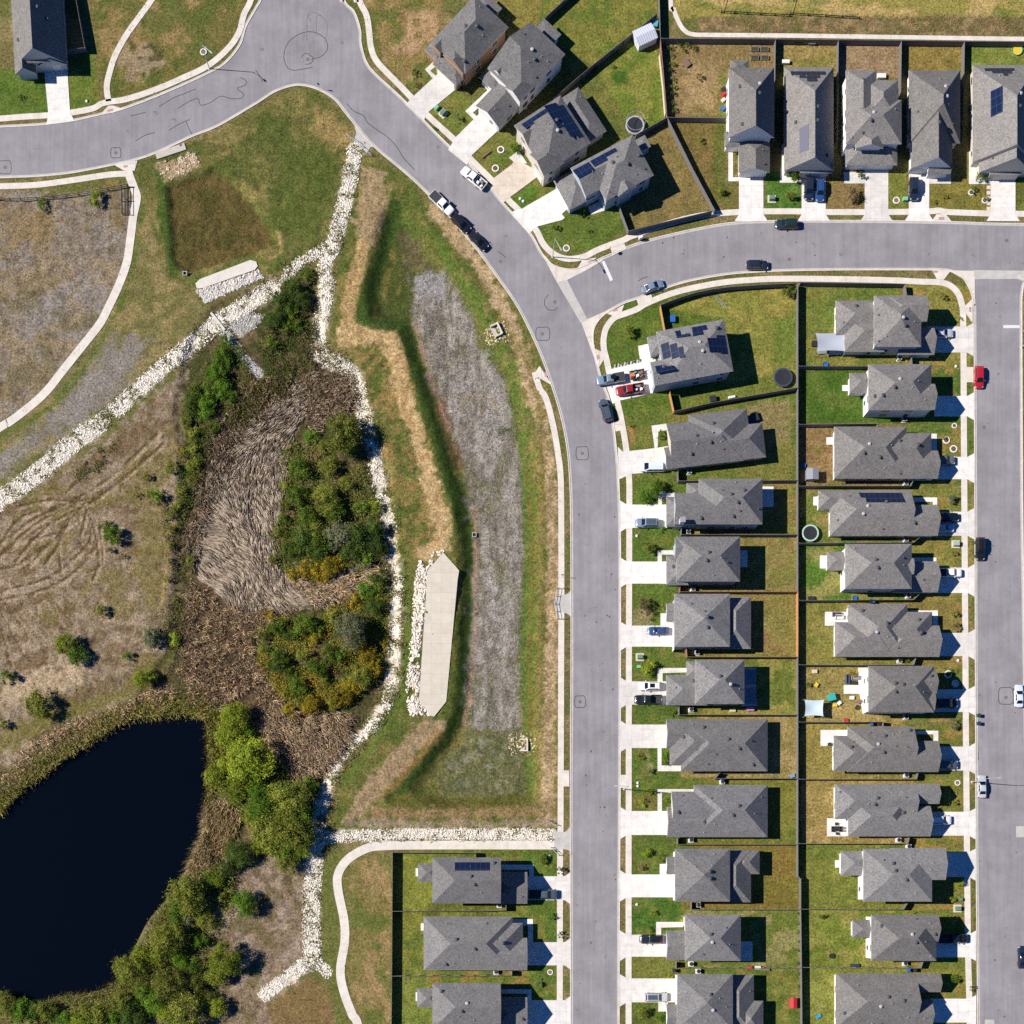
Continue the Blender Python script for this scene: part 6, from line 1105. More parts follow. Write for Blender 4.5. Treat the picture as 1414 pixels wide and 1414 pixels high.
# shade sails
def sail(pts, z, l, mt, poles=True):
    q = [W(*p, z) for p in pts]; c = sum(q, Vector()) / 4; c.z = 0; o = empty('sail_shade', c); tag(o, l, 'shade sail'); V = []; Nn = 10
    for j in range(Nn + 1):
        for i in range(Nn + 1):
            u, v = i / Nn, j / Nn; e = lambda t: .10 * 4 * t * (1 - t); uu = .5 + (u - .5) * (1 - e(v) * 1.0); vv = .5 + (v - .5) * (1 - e(u) * 1.0)
            p = q[0] * (1 - uu) * (1 - vv) + q[1] * uu * (1 - vv) + q[2] * uu * vv + q[3] * (1 - uu) * vv; p.z -= .35 * math.sin(math.pi * u) * math.sin(math.pi * v); V.append(p - c)
    m = MB(); F_ = [(j * (Nn + 1) + i, (j + 1) * (Nn + 1) + i, (j + 1) * (Nn + 1) + i + 1, j * (Nn + 1) + i + 1) for j in range(Nn) for i in range(Nn)]; n_ = len(V)
    m.add(V, F_, mt); m.add([v - Vector((0, 0, .01)) for v in V], [f[::-1] for f in F_], mt); m.build('sail', o, smooth=True)
    for p in q: 
        d = (p - c); d.z = 0; m = MB(); m.tube([(d.x * 1.04, d.y * 1.04, -.2), (d.x * 1.04, d.y * 1.04, z + .1)], .045, STEEL, 6); m.build('pole', o)
sail([(1126, 460), (1168, 458), (1167, 485), (1128, 485)], 2.7, 'grey sail shade stretched behind the street corner house', SAILW); sail([(1111, 966), (1138, 966), (1137, 989), (1111, 989)], 2.2, 'pale sail shade by back fence in cluttered yard', M('mint_sail_cloth', (.44, .54, .57, 1), .8, .05)); sail([(1027, 922), (1045, 924), (1044, 946), (1027, 947)], 2.5, 'upper of two blue-grey sail shades in house shadow', SAILG); sail([(1027, 949), (1044, 948), (1046, 973), (1027, 973)], 2.5, 'lower of two blue-grey sail shades in house shadow', SAILG)
# bins
def bin_(x, y, l, mt, rz=0, grp='wheeled bins'):
    o = empty('wheelie_bin', at(x, y, .02), R(rz)); tag(o, l, 'bin', grp); m = MB(); m.add([(-.24, -.26, 0), (.24, -.26, 0), (.24, .26, 0), (-.24, .26, 0), (-.3, -.34, 1.0), (.3, -.34, 1.0), (.3, .34, 1.0), (-.3, .34, 1.0)], [(3, 2, 1, 0), (0, 1, 5, 4), (1, 2, 6, 5), (2, 3, 7, 6), (3, 0, 4, 7), (4, 5, 6, 7)], mt); m.build('body', o)
    m = MB(); m.box(-.33, -.38, 1.0, .33, .37, 1.07, mt, .05); m.build('lid', o)
    for s in (-1, 1): m = MB(); m.tube([(s * .2 - .03, .28, .1), (s * .2 + .03, .28, .1)], .1, TYRE, 8); m.build('wheel', o)
bin_(1350, 988.5, 'dark green bin at kerb of right-hand road, upper of two', M('bin_green', (.015, .04, .035, 1), .5, .1)); bin_(1350, 999.5, 'dark blue bin at kerb of right-hand road, lower of two', M('bin_blue', (.01, .025, .09, 1), .5, .1))
for x, y, l, mt in ((1202, 1000, 'blue bin beside the fence behind bare-patio house', BLUEP), (1212, 1000, 'black bin beside the fence behind bare-patio house', PLASTIC), (1253, 1339.5, 'blue bin left of pair by bottom right fence', BLUEP), (1262, 1339.5, 'black bin right of pair by bottom right fence', PLASTIC), (997, 1078, 'dark blue bin tucked beside diagonal-valley side fence', MATS['bin_blue']), (1201, 831, 'dark bin by the side fence of square-patio house', PLASTIC), (1204.5, 831, 'blue bin by the side fence of square-patio house', BLUEP), (930, 1340, 'black bin at front corner beside red-box house', PLASTIC)): bin_(x, y, l, mt)
# tubs and pools
def tub(x, y, r, h, l, mt, cat='tub', inner=None):
    o = empty('round_tub', at(x, y)); tag(o, l, cat); m = MB(); m.lathe([(0, .04), (r * .85, .05), (r * .95, h), (r, h), (r * .97, h * .5), (r * .9, 0)][::-1], mt, 18); m.build('tub', o); m = MB(); m.lathe([(r * .9, h * .6), (0, h * .6)][::-1], inner or mt, 18); m.build('filling', o)
tub(1139.5, 504, .55, .35, 'small blue paddling tub by side fence', BLUEP); tub(1180, 826, .5, .35, 'blue tub on grass by side fence below white-pickup house', BLUEP); tub(1109, 643, .5, .4, 'blue tub in fence shade above the grey shed', BLUEP); tub(1404, 70, 1.1, .35, 'turquoise paddling pool with yellow float in top right garden', TURQ, 'paddling pool', YELP); tub(1148, 1320, .55, .4, 'black tub on the lawn of stone-edged-porch house', PLASTIC)
# garden furniture
def chairset(name, cx, cy, items, l, cat):
    o = empty(name, at(cx, cy, .09)); tag(o, l, cat)
    for nm, f in items: m = MB(); f(m); m.build(nm, o)
    return o
def chair(x, y, rz, l, mt=PLASTIC):
    o = empty('garden_chair', at(x, y, .09), R(rz)); tag(o, l, 'chair', 'garden chairs'); m = MB(); m.box(-.27, -.27, .4, .27, .27, .47, mt, .02); m.build('seat', o); m = MB(); m.box(-.27, .24, .45, .27, .3, .95, mt); m.build('backrest', o)
    for a in (-1, 1):
        for b_ in (-1, 1): m = MB(); m.box(a * .24 - .02, b_ * .24 - .02, 0, a * .24 + .02, b_ * .24 + .02, .4, mt); m.build('leg', o)
def table(x, y, w_, d_, l, mt=PLASTIC):
    o = empty('garden_table', at(x, y, .09)); tag(o, l, 'table'); m = MB(); m.box(-w_, -d_, .68, w_, d_, .74, mt, .01); m.build('tabletop', o)
    for a in (-1, 1):
        for b_ in (-1, 1): m = MB(); m.box(a * (w_ - .1) - .03, b_ * (d_ - .1) - .03, 0, a * (w_ - .1) + .03, b_ * (d_ - .1) + .03, .68, mt); m.build('leg', o)
table(1154, 1144.5, .7, .5, 'dark table on the white patio beside the back fence row'); 
for x, y, rz, l in ((1149, 1143, 90, 'dark chair left of the patio table, upper'), (1149, 1147, 90, 'dark chair left of the patio table, lower'), (1160, 1143, -90, 'dark chair right of the patio table, upper'), (1160, 1147, -90, 'dark chair right of the patio table, lower'), (1154, 1138, 0, 'dark chair at the top end of patio table'), (1155, 1151, 180, 'dark chair at the bottom end of patio table')): chair(x, y, rz, l)
def sofa(x, y, rz, L_, l, mt=GRY):
    o = empty('garden_sofa', at(x, y, .09), R(rz)); tag(o, l, 'sofa'); m = MB(); m.box(-L_, -.4, .1, L_, .35, .42, mt, .03); m.build('seat', o); m = MB(); m.box(-L_, .3, .3, L_, .5, .85, mt, .03); m.build('backrest', o)
    for s in (-1, 1): m = MB(); m.box(s * L_ - .1, -.4, .1, s * L_ + .1, .5, .6, mt, .03); m.build('armrest', o)
sofa(1170, 938, 90, .9, 'dark sofa on the left of cluttered white patio', M('navy_cushion', (.05, .07, .13, 1), .8, .1)); sofa(1180, 936.5, 0, .7, 'grey sofa on cluttered white patio', GRY); table(1177, 943, .45, .35, 'low dark table between the patio sofas'); sofa(1158, 853, 0, .8, 'white sofa on the square patio', M('white_cushion', (.6, .58, .56, 1), .8, .08)); sofa(1155, 848.5, 180, .8, 'dark sofa on the square patio', M('wine_cushion', (.05, .035, .06, 1), .8, .1)); chair(1145, 1028, 0, 'dark chair on the bare patio')
table(1145, 1028.5, .5, .28, 'dark grill bench on the bare patio'); 
def boxy(name, x, y, sx, sy, h, rz, l, mt, cat, lid=True):
    o = empty(name, at(x, y), R(rz)); tag(o, l, cat); m = MB(); m.box(-sx, -sy, 0, sx, sy, h * .85, mt, .02); m.build('body', o)
    m = MB(); m.box(-sx - .04, -sy - .04, h * .85, sx + .04, sy + .04, h, mt, .05); m.build('lid', o)
boxy('storage_box', 1084.5, 87, .75, .35, .7, 0, 'white storage box behind two-navy-cars house', FASC, 'box'); boxy('storage_box', 1216.5, 106.5, .85, .45, .7, 0, 'white storage box behind the complex-roofed house', FASC, 'box'); boxy('storage_box', 1035, 581, .8, .8, 1.0, 0, 'dark navy covered grill behind the white-van house', M('navy_cover', (.015, .02, .05, 1), .6, .1), 'grill'); boxy('storage_box', 1041.5, 577, .7, .9, .9, 20, 'black covered furniture behind the white-van house', PLASTIC, 'cover'); boxy('storage_box', 1124, 475.5, .55, .55, .5, 0, 'small black fire pit table left of grey sail shade', PLASTIC, 'table'); boxy('storage_box', 1137, 486, 1.2, .5, .5, 4, 'low grey lounger below the grey sail shade', GRY, 'lounger'); boxy('storage_box', 928.5, 441.5, .5, .7, .8, 0, 'blue play box behind short orange fence', BLUEP, 'box'); boxy('storage_box', 984, 552, .6, .6, .9, 10, 'black smoker grill by the slanting fence', PLASTIC, 'grill'); boxy('storage_box', 1124.5, 927.5, .5, .35, .45, 0, 'white stone trough in cluttered yard', PAD, 'trough'); boxy('storage_box', 1147.5, 963.5, .7, .7, 1.2, 15, 'turquoise play house beside pale sail shade', TURQ, 'play house'); boxy('storage_box', 1168, 994.5, .45, .3, .4, 0, 'red box by fence behind cluttered-patio house', REDP, 'box'); boxy('storage_box', 1130, 1403.5, .6, .28, .35, 35, 'bright blue box lying on the bottom right lawn', M('sky_plastic', (.03, .25, .5, 1), .4, .05), 'box'); boxy('storage_box', 1180, 1333, .9, .3, .5, 0, 'dark bench by side fence near the bottom', M('navy_bench', (.02, .025, .05, 1), .6, .1), 'bench'); boxy('storage_box', 1035.5, 979.5, .75, .35, .7, 0, 'pink and white toy box under the shade-sails house fence', M('pink_plastic', (.5, .2, .45, 1), .5, .2), 'toy box'); boxy('storage_box', 1011.5, 981, .6, .3, .4, 0, 'yellow crate beside the shade-sails house fence', M('straw_crate', (.5, .42, .22, 1), .7, .1), 'crate'); boxy('storage_box', 1035, 1336, .45, .3, .6, 0, 'red planter along the bottom white edging', REDP, 'planter'); boxy('storage_box', 1046, 1336, .6, .3, .5, 0, 'white planter along the bottom edging', FASC, 'planter'); boxy('storage_box', 1057, 1338, .8, .35, .4, 0, 'brown planter along the bottom edging', BRN, 'planter'); boxy('storage_box', 1094, 1071.5, .45, .35, .5, 20, 'steel blue tub by back fence behind diagonal-valley house', M('steel_blue', (.15, .25, .35, 1), .5, .05), 'tub'); boxy('storage_box', 1120, 826, .7, .3, .45, 0, 'dark planter by back fence below white-pickup house', PLASTIC, 'planter'); boxy('storage_box', 1010, 549, .7, .22, .5, 12, 'pale ride-on toy by slanting fence', FASC, 'toy'); boxy('storage_box', 948, 88, .55, .8, .45, 40, 'brown timber box in the bare garden of vegetable-bed house', BRN, 'box'); boxy('storage_box', 1102, 59.5, .9, .45, .8, 0, 'dark covered box below field fence, left of two', PLASTIC, 'box'); boxy('storage_box', 1120.5, 60.5, .7, .4, .8, 0, 'grey covered box below field fence, right of two', GRY, 'box'); boxy('storage_box', 904, 34, .6, .8, .9, -10, 'teal box by the shed and fence', TE, 'box')
for x, y, l, mt in ((998.5, 124, 'dark crate, topmost against the left wall of vegetable-bed house', PLASTIC), (998.5, 131, 'red crate against the left wall of vegetable-bed house', REDP), (998.5, 139, 'tan crate against the left wall of vegetable-bed house', PAD), (998.5, 151, 'blue crate against the left wall of vegetable-bed house', BLUEP), (1152.5, 974, 'yellow toy beside turquoise play house', YELP), (1158.5, 971, 'white toy beside turquoise play house', FASC), (1176, 964, 'white toy on cluttered patio edge', FASC), (1183, 977, 'dark toy low on cluttered patio', PLASTIC), (1186, 969, 'brown crate on cluttered patio', BRN), (1127, 946, 'small yellow toy by back fence in cluttered yard', YELP)): boxy('garden_crate', x, y, .42, .32, .5, 20 * (int(x) % 4), l, mt, 'box')
for i, (x, y) in enumerate(((1042, 69), (1055.5, 69), (1042, 80.5), (1056, 80.5))):
    o = empty('raised_bed', at(x, y)); tag(o, ('upper left', 'upper right', 'lower left', 'lower right')[i] + ' dark raised vegetable bed of four', 'raised bed', 'raised vegetable beds'); m = MB()
    for a in ((-.8, -.45, .8, -.37), (-.8, .37, .8, .45), (-.8, -.37, -.72, .37), (.72, -.37, .8, .37)): m.box(a[0], a[1], -.1, a[2], a[3], .35, WOODG)
    m.build('frame', o); m = MB(); m.box(-.72, -.37, .0, .72, .37, .25, M('dark_soil', (.035, .038, .022, 1), .95, .4, 9)); m.build('soil', o)
# ladder, log, rocks
o = empty('ladder', at(988, 409), R(-48)); tag(o, 'aluminium ladder lying on grass by curved pavement fence', 'ladder')
for s in (-1, 1): m = MB(); m.box(0, s * .22 - .03, .02, 3.3, s * .22 + .03, .1, GALV); m.build('rail', o)
for i in range(10): m = MB(); m.tube([(.2 + i * .32, -.2, .06), (.2 + i * .32, .2, .06)], .02, GALV, 6); m.build('rung', o)
o = empty('log_bench', at(671, 214), R(38)); tag(o, 'dark timber beam lying in lawn near tan driveway', 'beam'); m = MB(); m.box(-1.1, -.2, 0, 1.1, .2, .3, BRN, .03); m.build('beam', o)
m = MB()
for i in range(2): pass
# drain structures in the basins
def drain_box(pts, h, l, lid=True):
    q = [W(*p) for p in pts]; c = sum(q, Vector()) / len(q); o = empty('storm_drain_inlet', c); tag(o, l, 'drain inlet'); m = MB(); m.prism([(p.x - c.x, p.y - c.y) for p in q], -1.4, h, CONC if h < .5 else WHITEC); m.build('box', o)
    m = MB(); m.lathe([(0, h + .02), (.3, h + .02), (.33, h)][::-1], IRON, 14); g = m.build('lid', o, (q[1] - c) * .75 + Vector((0, 0, 0))); 
drain_box([(214.5, 212), (254.5, 198), (257.5, 207), (217, 220.5)], .25, 'long concrete drain inlet at the kerb above brown basin')
def headwall(x, y, rz, l):
    z = float(gz(x, y)) - .1; o = empty('drain_headwall', at(x, y, z), R(rz)); tag(o, l, 'headwall', 'concrete pipe headwalls in the long basin'); m = MB(); m.box(-1.3, .5, -.6, 1.3, .8, 1.0, WHITEC); m.box(-1.3, -.9, -.6, -1.05, .5, .8, WHITEC); m.box(1.05, -.9, -.6, 1.3, .5, .8, WHITEC); m.build('wall', o); m = MB(); m.tube([(0, .46, .35), (0, .78, .35)], .42, IRON, 14); m.build('pipe', o); m = MB(); m.box(-1.05, -.9, -.3, 1.05, .5, .02, CONC); m.build('apron', o)
headwall(686, 456, -65, 'concrete headwall among stones below junction, upper basin side'); headwall(724, 1028, -90, 'concrete headwall among stones near lower basin corner')
for x, y, l in ((255.5, 378, 'small concrete outlet box at brown basin corner'), (655, 736, 'small framed outlet box in the grey basin floor edge')):
    z = float(gz(x, y)); o = empty('outlet_box', at(x, y, z)); tag(o, l, 'outlet box', 'outlet boxes in the basins'); m = MB()
    for a in ((-.45, -.45, .45, -.33), (-.45, .33, .45, .45), (-.45, -.33, -.33, .33), (.33, -.33, .45, .33)): m.box(a[0], a[1], -.5, a[2], a[3], .45, GUTTER)
    m.build('frame', o); m = MB(); m.box(-.33, -.33, .1, .33, .33, .14, BLACKM); m.build('grate', o)
o = empty('concrete_weir', at(299, 441, .0), R(-52)); o.location.z = float(gz(299, 441)); tag(o, 'short concrete weir wall across white stone channel', 'weir wall'); m = MB(); m.box(-2.6, -.25, -.8, 2.6, .25, .35, WHITEC); m.build('wall', o); m = MB(); m.box(-.8, -1.4, -.5, .8, -.25, .1, CONC); m.build('sill', o)
# ================================================================ plants and stones
def leaf_mat(name, rough=0.6, trans=0.3, var=.25):
    m, nt, b = new_mat(name)
    at_ = N(nt, 'ShaderNodeAttribute', attribute_name='Col').outputs['Color']
    oi = N(nt, 'ShaderNodeObjectInfo').outputs['Random']
    c = scale_col(nt, at_, ramp(nt, oi, 0, 1, 1 - var, 1 + var)); nt.links.new(c, b.inputs['Base Color']); b.inputs['Roughness'].default_value = rough; b.inputs['Specular IOR Level'].default_value = .2
    if trans:
        t = N(nt, 'ShaderNodeBsdfTranslucent'); nt.links.new(c, t.inputs['Color']); ms = N(nt, 'ShaderNodeMixShader'); ms.inputs[0].default_value = trans
        nt.links.new(b.outputs[0], ms.inputs[1]); nt.links.new(t.outputs[0], ms.inputs[2]); nt.links.new(ms.outputs[0], nt.nodes['Material Output'].inputs[0])
    return m
LEAF = leaf_mat('leaves', .6, .3, .3); REED = leaf_mat('dry_reed', .8, .12, 0); BARK = M('bark', (.10, .08, .06, 1), .9, .3, 6); STONE = leaf_mat('limestone', .9, 0, 0)
def unit(v): return v / (np.linalg.norm(v, axis=1, keepdims=True) + 1e-9)
def quads(c, nrm, size, col, asp=.6, r=None):
    r = r or rng; n = len(c); t = unit(np.cross(nrm, unit(r.normal(size=(n, 3))))); b = np.cross(nrm, t); s = size[:, None]
    V = np.stack([c - t * s - b * s * asp * .35, c - b * s * asp * .9 + t * s * .1, c + t * s, c + b * s * asp * .9 + t * s * .1], 1).reshape(-1, 3)
    F = np.arange(4 * n).reshape(n, 4); return V, F, np.repeat(col, 4, 0)
def jit(col, n, v, r):
    c = lin(col)[None] * (1 + r.normal(size=(n, 1)) * v) * (1 + r.normal(size=(n, 3)) * v * .35); return np.clip(c * 1.26 / KEXP, .002, .9)
SPEC = dict(willow=((158, 170, 52), (124, 142, 36), .55), green=((112, 136, 38), (78, 104, 28), .5), olive=((150, 154, 60), (112, 122, 42), .5), grey=((136, 138, 100), (100, 112, 72), .35), yellow=((178, 152, 36), (140, 130, 32), .5), bright=((112, 148, 38), (84, 122, 28), .5), tan=((150, 132, 92), (120, 104, 70), .3), deep=((84, 106, 36), (60, 80, 28), .5))
CROWN = {}
def crown_mesh(sp, cls, var):
    key = (sp, cls, var)
    if key in CROWN: return CROWN[key]
    r = np.random.default_rng(sum(map(ord, sp)) * 31 + cls * 7 + var); rad = (.8, 1.5, 2.6, 4.2)[cls]; nl = (9, 18, 34, 56)[cls]; per = (45, 85, 125, 170)[cls]; ls = (.09, .12, .15, .17)[cls]
    c1, c2, fl = SPEC[sp]; H_ = rad * (1.25 if cls < 2 else 1.3); cs, ns, ss, cl = [], [], [], []
    for i in range(nl):
        a = r.uniform(0, 6.283); q = r.uniform(0, 1) ** .6 * rad * .80; h = H_ * (.35 + .5 * (1 - (q / rad) ** 2) * r.uniform(.35, 1.15)); lr = rad * r.uniform(.14, .40)
        ce = np.array([q * math.cos(a), q * math.sin(a), max(h, lr * .6)]); n = int(per * r.uniform(.7, 1.2)); d = unit(r.normal(size=(n, 3))); d[:, 2] = np.abs(d[:, 2]) * r.choice([1, 1, 1, -.4], n)
        p = ce + d * lr * np.abs(r.normal(size=(n, 1)) * .42 + .55) * np.array([1, 1, .9]); t = r.uniform(-.15, 1.25); base = np.array(c1) * t + np.array(c2) * (1 - t)
        cs.append(p); ns.append(unit(d * .6 + r.normal(size=(n, 3)) * .55 + np.array([0, 0, .45]))); ss.append(ls * r.uniform(.6, 1.35, n)); cl.append(jit(base, n, .16, r))
    c = np.concatenate(cs); c[:, 2] = np.maximum(c[:, 2], .05); V, F, CC = quads(c, np.concatenate(ns), np.concatenate(ss), np.concatenate(cl), .42, r)
    CROWN[key] = (np_mesh('crown', V, F, [LEAF], CC), rad, H_); return CROWN[key]
TRUNK = {}
def trunk_mesh(cls, var, H_):
    if (cls, var) in TRUNK: return TRUNK[(cls, var)]
    r = random.Random(cls * 10 + var); rad = (.8, 1.5, 2.6, 4.2)[cls]; m = MB(); t = (.035, .06, .11, .17)[cls]; b = Vector((r.uniform(-.1, .1), r.uniform(-.1, .1), H_ * .42)) 
    m.tube([(0, 0, -.3), (b.x * .5, b.y * .5, H_ * .2), b], t, BARK, 7, t * .7)
    for i in range(4 + cls):
        a = r.uniform(0, 6.28); e = Vector((math.cos(a) * rad * r.uniform(.4, .7), math.sin(a) * rad * r.uniform(.4, .7), H_ * r.uniform(.55, .85))); m.tube([b * r.uniform(.7, 1), (b + e) / 2 + Vector((0, 0, .1 * rad)), e], t * .5, BARK, 5, t * .15)
    TRUNK[(cls, var)] = m.mesh('trunk', True); return TRUNK[(cls, var)]
trng = random.Random(21)
def tree(sp, px, py, rpx, label, cat='tree', group=None, name='tree', hs=1.0):
    rm = rpx * S * (1.14 if rpx > 8 else 1.05); cls = 0 if rm < 1.1 else 1 if rm < 2.0 else 2 if rm < 3.3 else 3; var = trng.randrange(2); me, rad, H_ = crown_mesh(sp, cls, var); z = float(gz(px, py))
    hh = H_ * rm / rad * hs; p = W(px, py, hh * .45 + z); p.z = z
    o = empty(name, p, trng.uniform(0, 6.28)); tag(o, label, cat, group); s = rm / rad; o.scale = (s * trng.uniform(.86, 1.2), s * trng.uniform(.86, 1.2), s * hs)
    mesh_obj('trunk', trunk_mesh(cls, var, H_), o); mesh_obj('crown', me, o); return o
# ---- trees and bushes one can point to
for sp, x, y, r, l in (('green', 156, 739, 14, 'dark green bush standing alone in dry meadow, largest of its clump'), ('green', 145, 729, 9, 'smaller dark bush at upper left of lone meadow clump'), ('grey', 152, 760, 7, 'grey-green low bush below the lone meadow clump'), ('grey', 172, 768, 6, 'thin grey bush lower right of lone meadow clump'), ('olive', 237, 645, 10, 'olive bush near hedge edge in dry meadow'), ('olive', 202, 657, 8, 'yellowish low bush in dry meadow'), ('green', 214, 684.5, 11, 'round green bush in dry meadow left of hedge'), ('olive', 188, 684.5, 6, 'small olive tuft left of the round green bush'),
    ('olive', 139, 845, 9, 'small olive bush below tyre-tracked ground'), ('willow', 92, 890, 15, 'bright yellow-green tree in dry meadow'), ('bright', 107, 906, 14, 'bright green tree merged right of the yellow-green one'), ('grey', 208, 880, 13, 'greyish green bush near reeds on meadow edge'), ('green', 176, 907, 8, 'small green bush on meadow slope'), ('willow', 241, 883, 10, 'yellow-green bush at edge of brown reeds'), ('willow', 196, 938, 14, 'bright bush on the bank above pond'), ('willow', 210, 932, 9, 'small bright bush touching brown reeds'), ('olive', 55, 973, 19, 'rounded olive tree on bank above pond'), ('green', 10, 936, 11, 'dark bush at left edge above pond'), ('olive', 6, 1000, 9, 'olive bush at left edge on the pond bank'),
    ('willow', 324, 994, 21, 'bright willow at the top of pond-side grove'), ('willow', 316, 1018, 18, 'bright willow leaning over the pond corner'), ('willow', 346, 1050, 27, 'large spreading willow in pond-side grove'), ('willow', 330, 1036, 16, 'willow filling between two larger willows'), ('willow', 297, 1072, 17, 'willow nearest the water at grove left'), ('willow', 324, 1090, 18, 'willow low in the grove beside dry reeds'), ('bright', 362, 1110, 24, 'green tree at heart of the grove'), ('olive', 398, 1104, 27, 'broad olive-green tree at grove upper right'), ('olive', 378, 1148, 28, 'broad olive tree at the grove bottom'), ('olive', 408, 1150, 25, 'olive tree overhanging the white stone trail'), ('olive', 399, 1190, 17, 'lowest tree of the pond-side grove'), ('green', 428, 1086, 13, 'dark bush at grove edge by stone channel'),
    ('deep', 330, 1178, 20, 'dark green tree below dry reeds on the bank'), ('deep', 316, 1196, 13, 'dark bush on bank next to dark green tree'), ('olive', 258, 1236, 24, 'olive tree on the water edge below pond bend'), ('green', 291, 1216, 13, 'dark bush between pond bend trees'), ('bright', 338, 1249, 20, 'round green tree standing apart on grey ground'), ('olive', 232, 1298, 23, 'olive tree along lower pond shore'), ('olive', 181, 1340, 22, 'yellowish tree jutting at lower pond corner'), ('willow', 312, 1325, 21, 'bright green tree, biggest of lower clearing'), ('willow', 298, 1345, 17, 'bright green tree just below the clearing tree'), ('olive', 234, 1360, 22, 'olive tree in lower thicket'), ('green', 267, 1334, 15, 'dark tree left of lower clearing tree'), ('olive', 254, 1398, 23, 'olive tree near bottom edge'), ('willow', 300, 1391, 14, 'small bright tree near the bottom clearing'), ('green', 200, 1368, 14, 'green bush by yellowish corner tree'), ('deep', 182, 1402, 17, 'dark tree at bottom edge'), ('olive', 138, 1402, 17, 'pale olive tree at bottom edge by reeds'), ('bright', 34, 1400, 19, 'bright bush at bottom left corner'), ('olive', 8, 1386, 14, 'olive bush in bottom left corner at water'), ('olive', 285, 1270, 13, 'small olive bush between shore trees'), ('grey', 258, 1270, 12, 'grey bush on shore among olive trees'), ('bright', 90, 1405, 13, 'bright bush at bottom left below pond'),
    ('olive', 474, 600, 25, 'tall olive tree shading the white stone channel'), ('bright', 480, 614, 16, 'green crown attached to the tall channel tree'), ('grey', 485, 872, 23, 'silvery green tree in lower thicket by channel'), ('deep', 500, 866, 15, 'dark crown right of silvery tree'), ('grey', 466, 741, 18, 'pale grey bare bush inside the upper thicket'), ('deep', 494, 740, 18, 'dark tree at right edge of upper thicket'), ('willow', 518, 701, 9, 'small bright bush beside stone channel'),
    ('bright', 58, 281, 7, 'small green tree by the dark rail fence at left'), ('willow', 133, 274, 10, 'yellow-green tree under the rail fence near path'), ('grey', 62, 291, 5, 'grey shrub below small green tree by rail fence')):
    tree(sp, x, y, r, l, 'tree' if r > 11 else 'bush', 'wild trees and bushes', 'tree' if r > 11 else 'bush', hs=1.25 if r > 20 else 1.0)
for x, y, r, sp in ((246, 1262, 15, 'bright'), (272, 1248, 14, 'willow'), (220, 1322, 15, 'willow'), (250, 1324, 13, 'bright'), (205, 1340, 14, 'olive'), (215, 1385, 15, 'bright'), (230, 1400, 14, 'willow'), (165, 1385, 15, 'olive'), (272, 1360, 14, 'olive'), (276, 1300, 12, 'bright'), (160, 1405, 14, 'bright'), (120, 1398, 12, 'olive'), (286, 1380, 12, 'olive'), (300, 1215, 12, 'willow'), (305, 1240, 10, 'olive'), (245, 1282, 12, 'willow'), (196, 1318, 12, 'willow'), (62, 1398, 15, 'olive'), (112, 1408, 13, 'willow')): tree(sp, x, y, r, 'yellow-green bush packed in the belt along the lower pond shore', 'bush', 'bushes of the lower shore belt', 'bush', hs=1.1)
for x, y, r, sp in ((338, 1072, 17, 'willow'), (310, 1055, 12, 'willow'), (352, 1085, 15, 'bright'), (385, 1125, 18, 'bright'), (420, 1125, 16, 'bright'), (395, 1172, 17, 'bright'), (362, 1165, 14, 'willow'), (420, 1172, 14, 'willow'), (345, 1128, 14, 'olive'), (380, 1098, 14, 'willow'), (340, 1010, 12, 'bright')): tree(sp, x, y, r, 'yellow-green bush filling the pond-side grove between larger trees', 'bush', 'bushes filling the pond-side grove', 'bush', hs=1.2)
# thicket bushes that nothing tells apart
WESTH = [(307, 495, 13), (299, 518, 14), (307, 536, 13), (269, 546, 12), (284, 562, 13), (262, 564, 10), (288, 540, 11), (318, 548, 10), (296, 590, 9), (312, 470, 9)]
for x, y, r in WESTH: tree('green' if r < 13 else 'bright', x, y, r, 'green bush in the dense hedge left of the matted dry reeds', 'bush', 'bushes of the left hedge', 'bush')
for x, y, r in ((253, 582, 10), (269, 602, 11), (271, 622, 11), (269, 643, 11), (263, 662, 9), (253, 681, 10), (246, 696, 8), (238, 709, 8), (236, 730, 7), (235, 752, 7), (232, 775, 6), (261, 773, 9), (230, 800, 6), (240, 830, 6), (255, 625, 8)): tree('olive', x, y, r, 'low olive bush in the thin strip down the meadow edge', 'bush', 'bushes of the meadow edge strip', 'bush')
for x, y, r in ((405, 398, 14), (388, 417, 14), (378, 442, 13), (418, 415, 13), (423, 380, 10), (374, 474, 11), (404, 430, 11), (395, 452, 10), (412, 452, 9)): tree('deep' if r > 11 else 'green', x, y, r, 'dark bush in the clump above the matted reeds, beside stone channel', 'bush', 'bushes of the upper clump', 'bush')
for x, y, r, sp in ((411, 648, 14, 'green'), (411, 684, 18, 'green'), (454, 643, 14, 'olive'), (449, 690, 21, 'olive'), (462, 709, 17, 'green'), (396, 700, 10, 'olive'), (424, 712, 15, 'green'), (385, 734, 10, 'olive'), (418, 745, 16, 'deep'), (400, 758, 13, 'green'), (440, 760, 17, 'green'), (436, 735, 14, 'olive'), (482, 762, 14, 'deep'), (516, 731, 15, 'deep'), (520, 756, 14, 'deep'), (505, 770, 11, 'green'), (378, 773, 8, 'olive'), (429, 604, 9, 'bright'), (444, 618, 9, 'olive'), (480, 670, 11, 'olive'), (500, 700, 10, 'green'), (395, 670, 9, 'olive'), (390, 718, 9, 'green')): tree(sp, x, y, r, 'bush of the upper thicket between matted reeds and stone channel', 'bush', 'bushes of the upper thicket', 'bush')
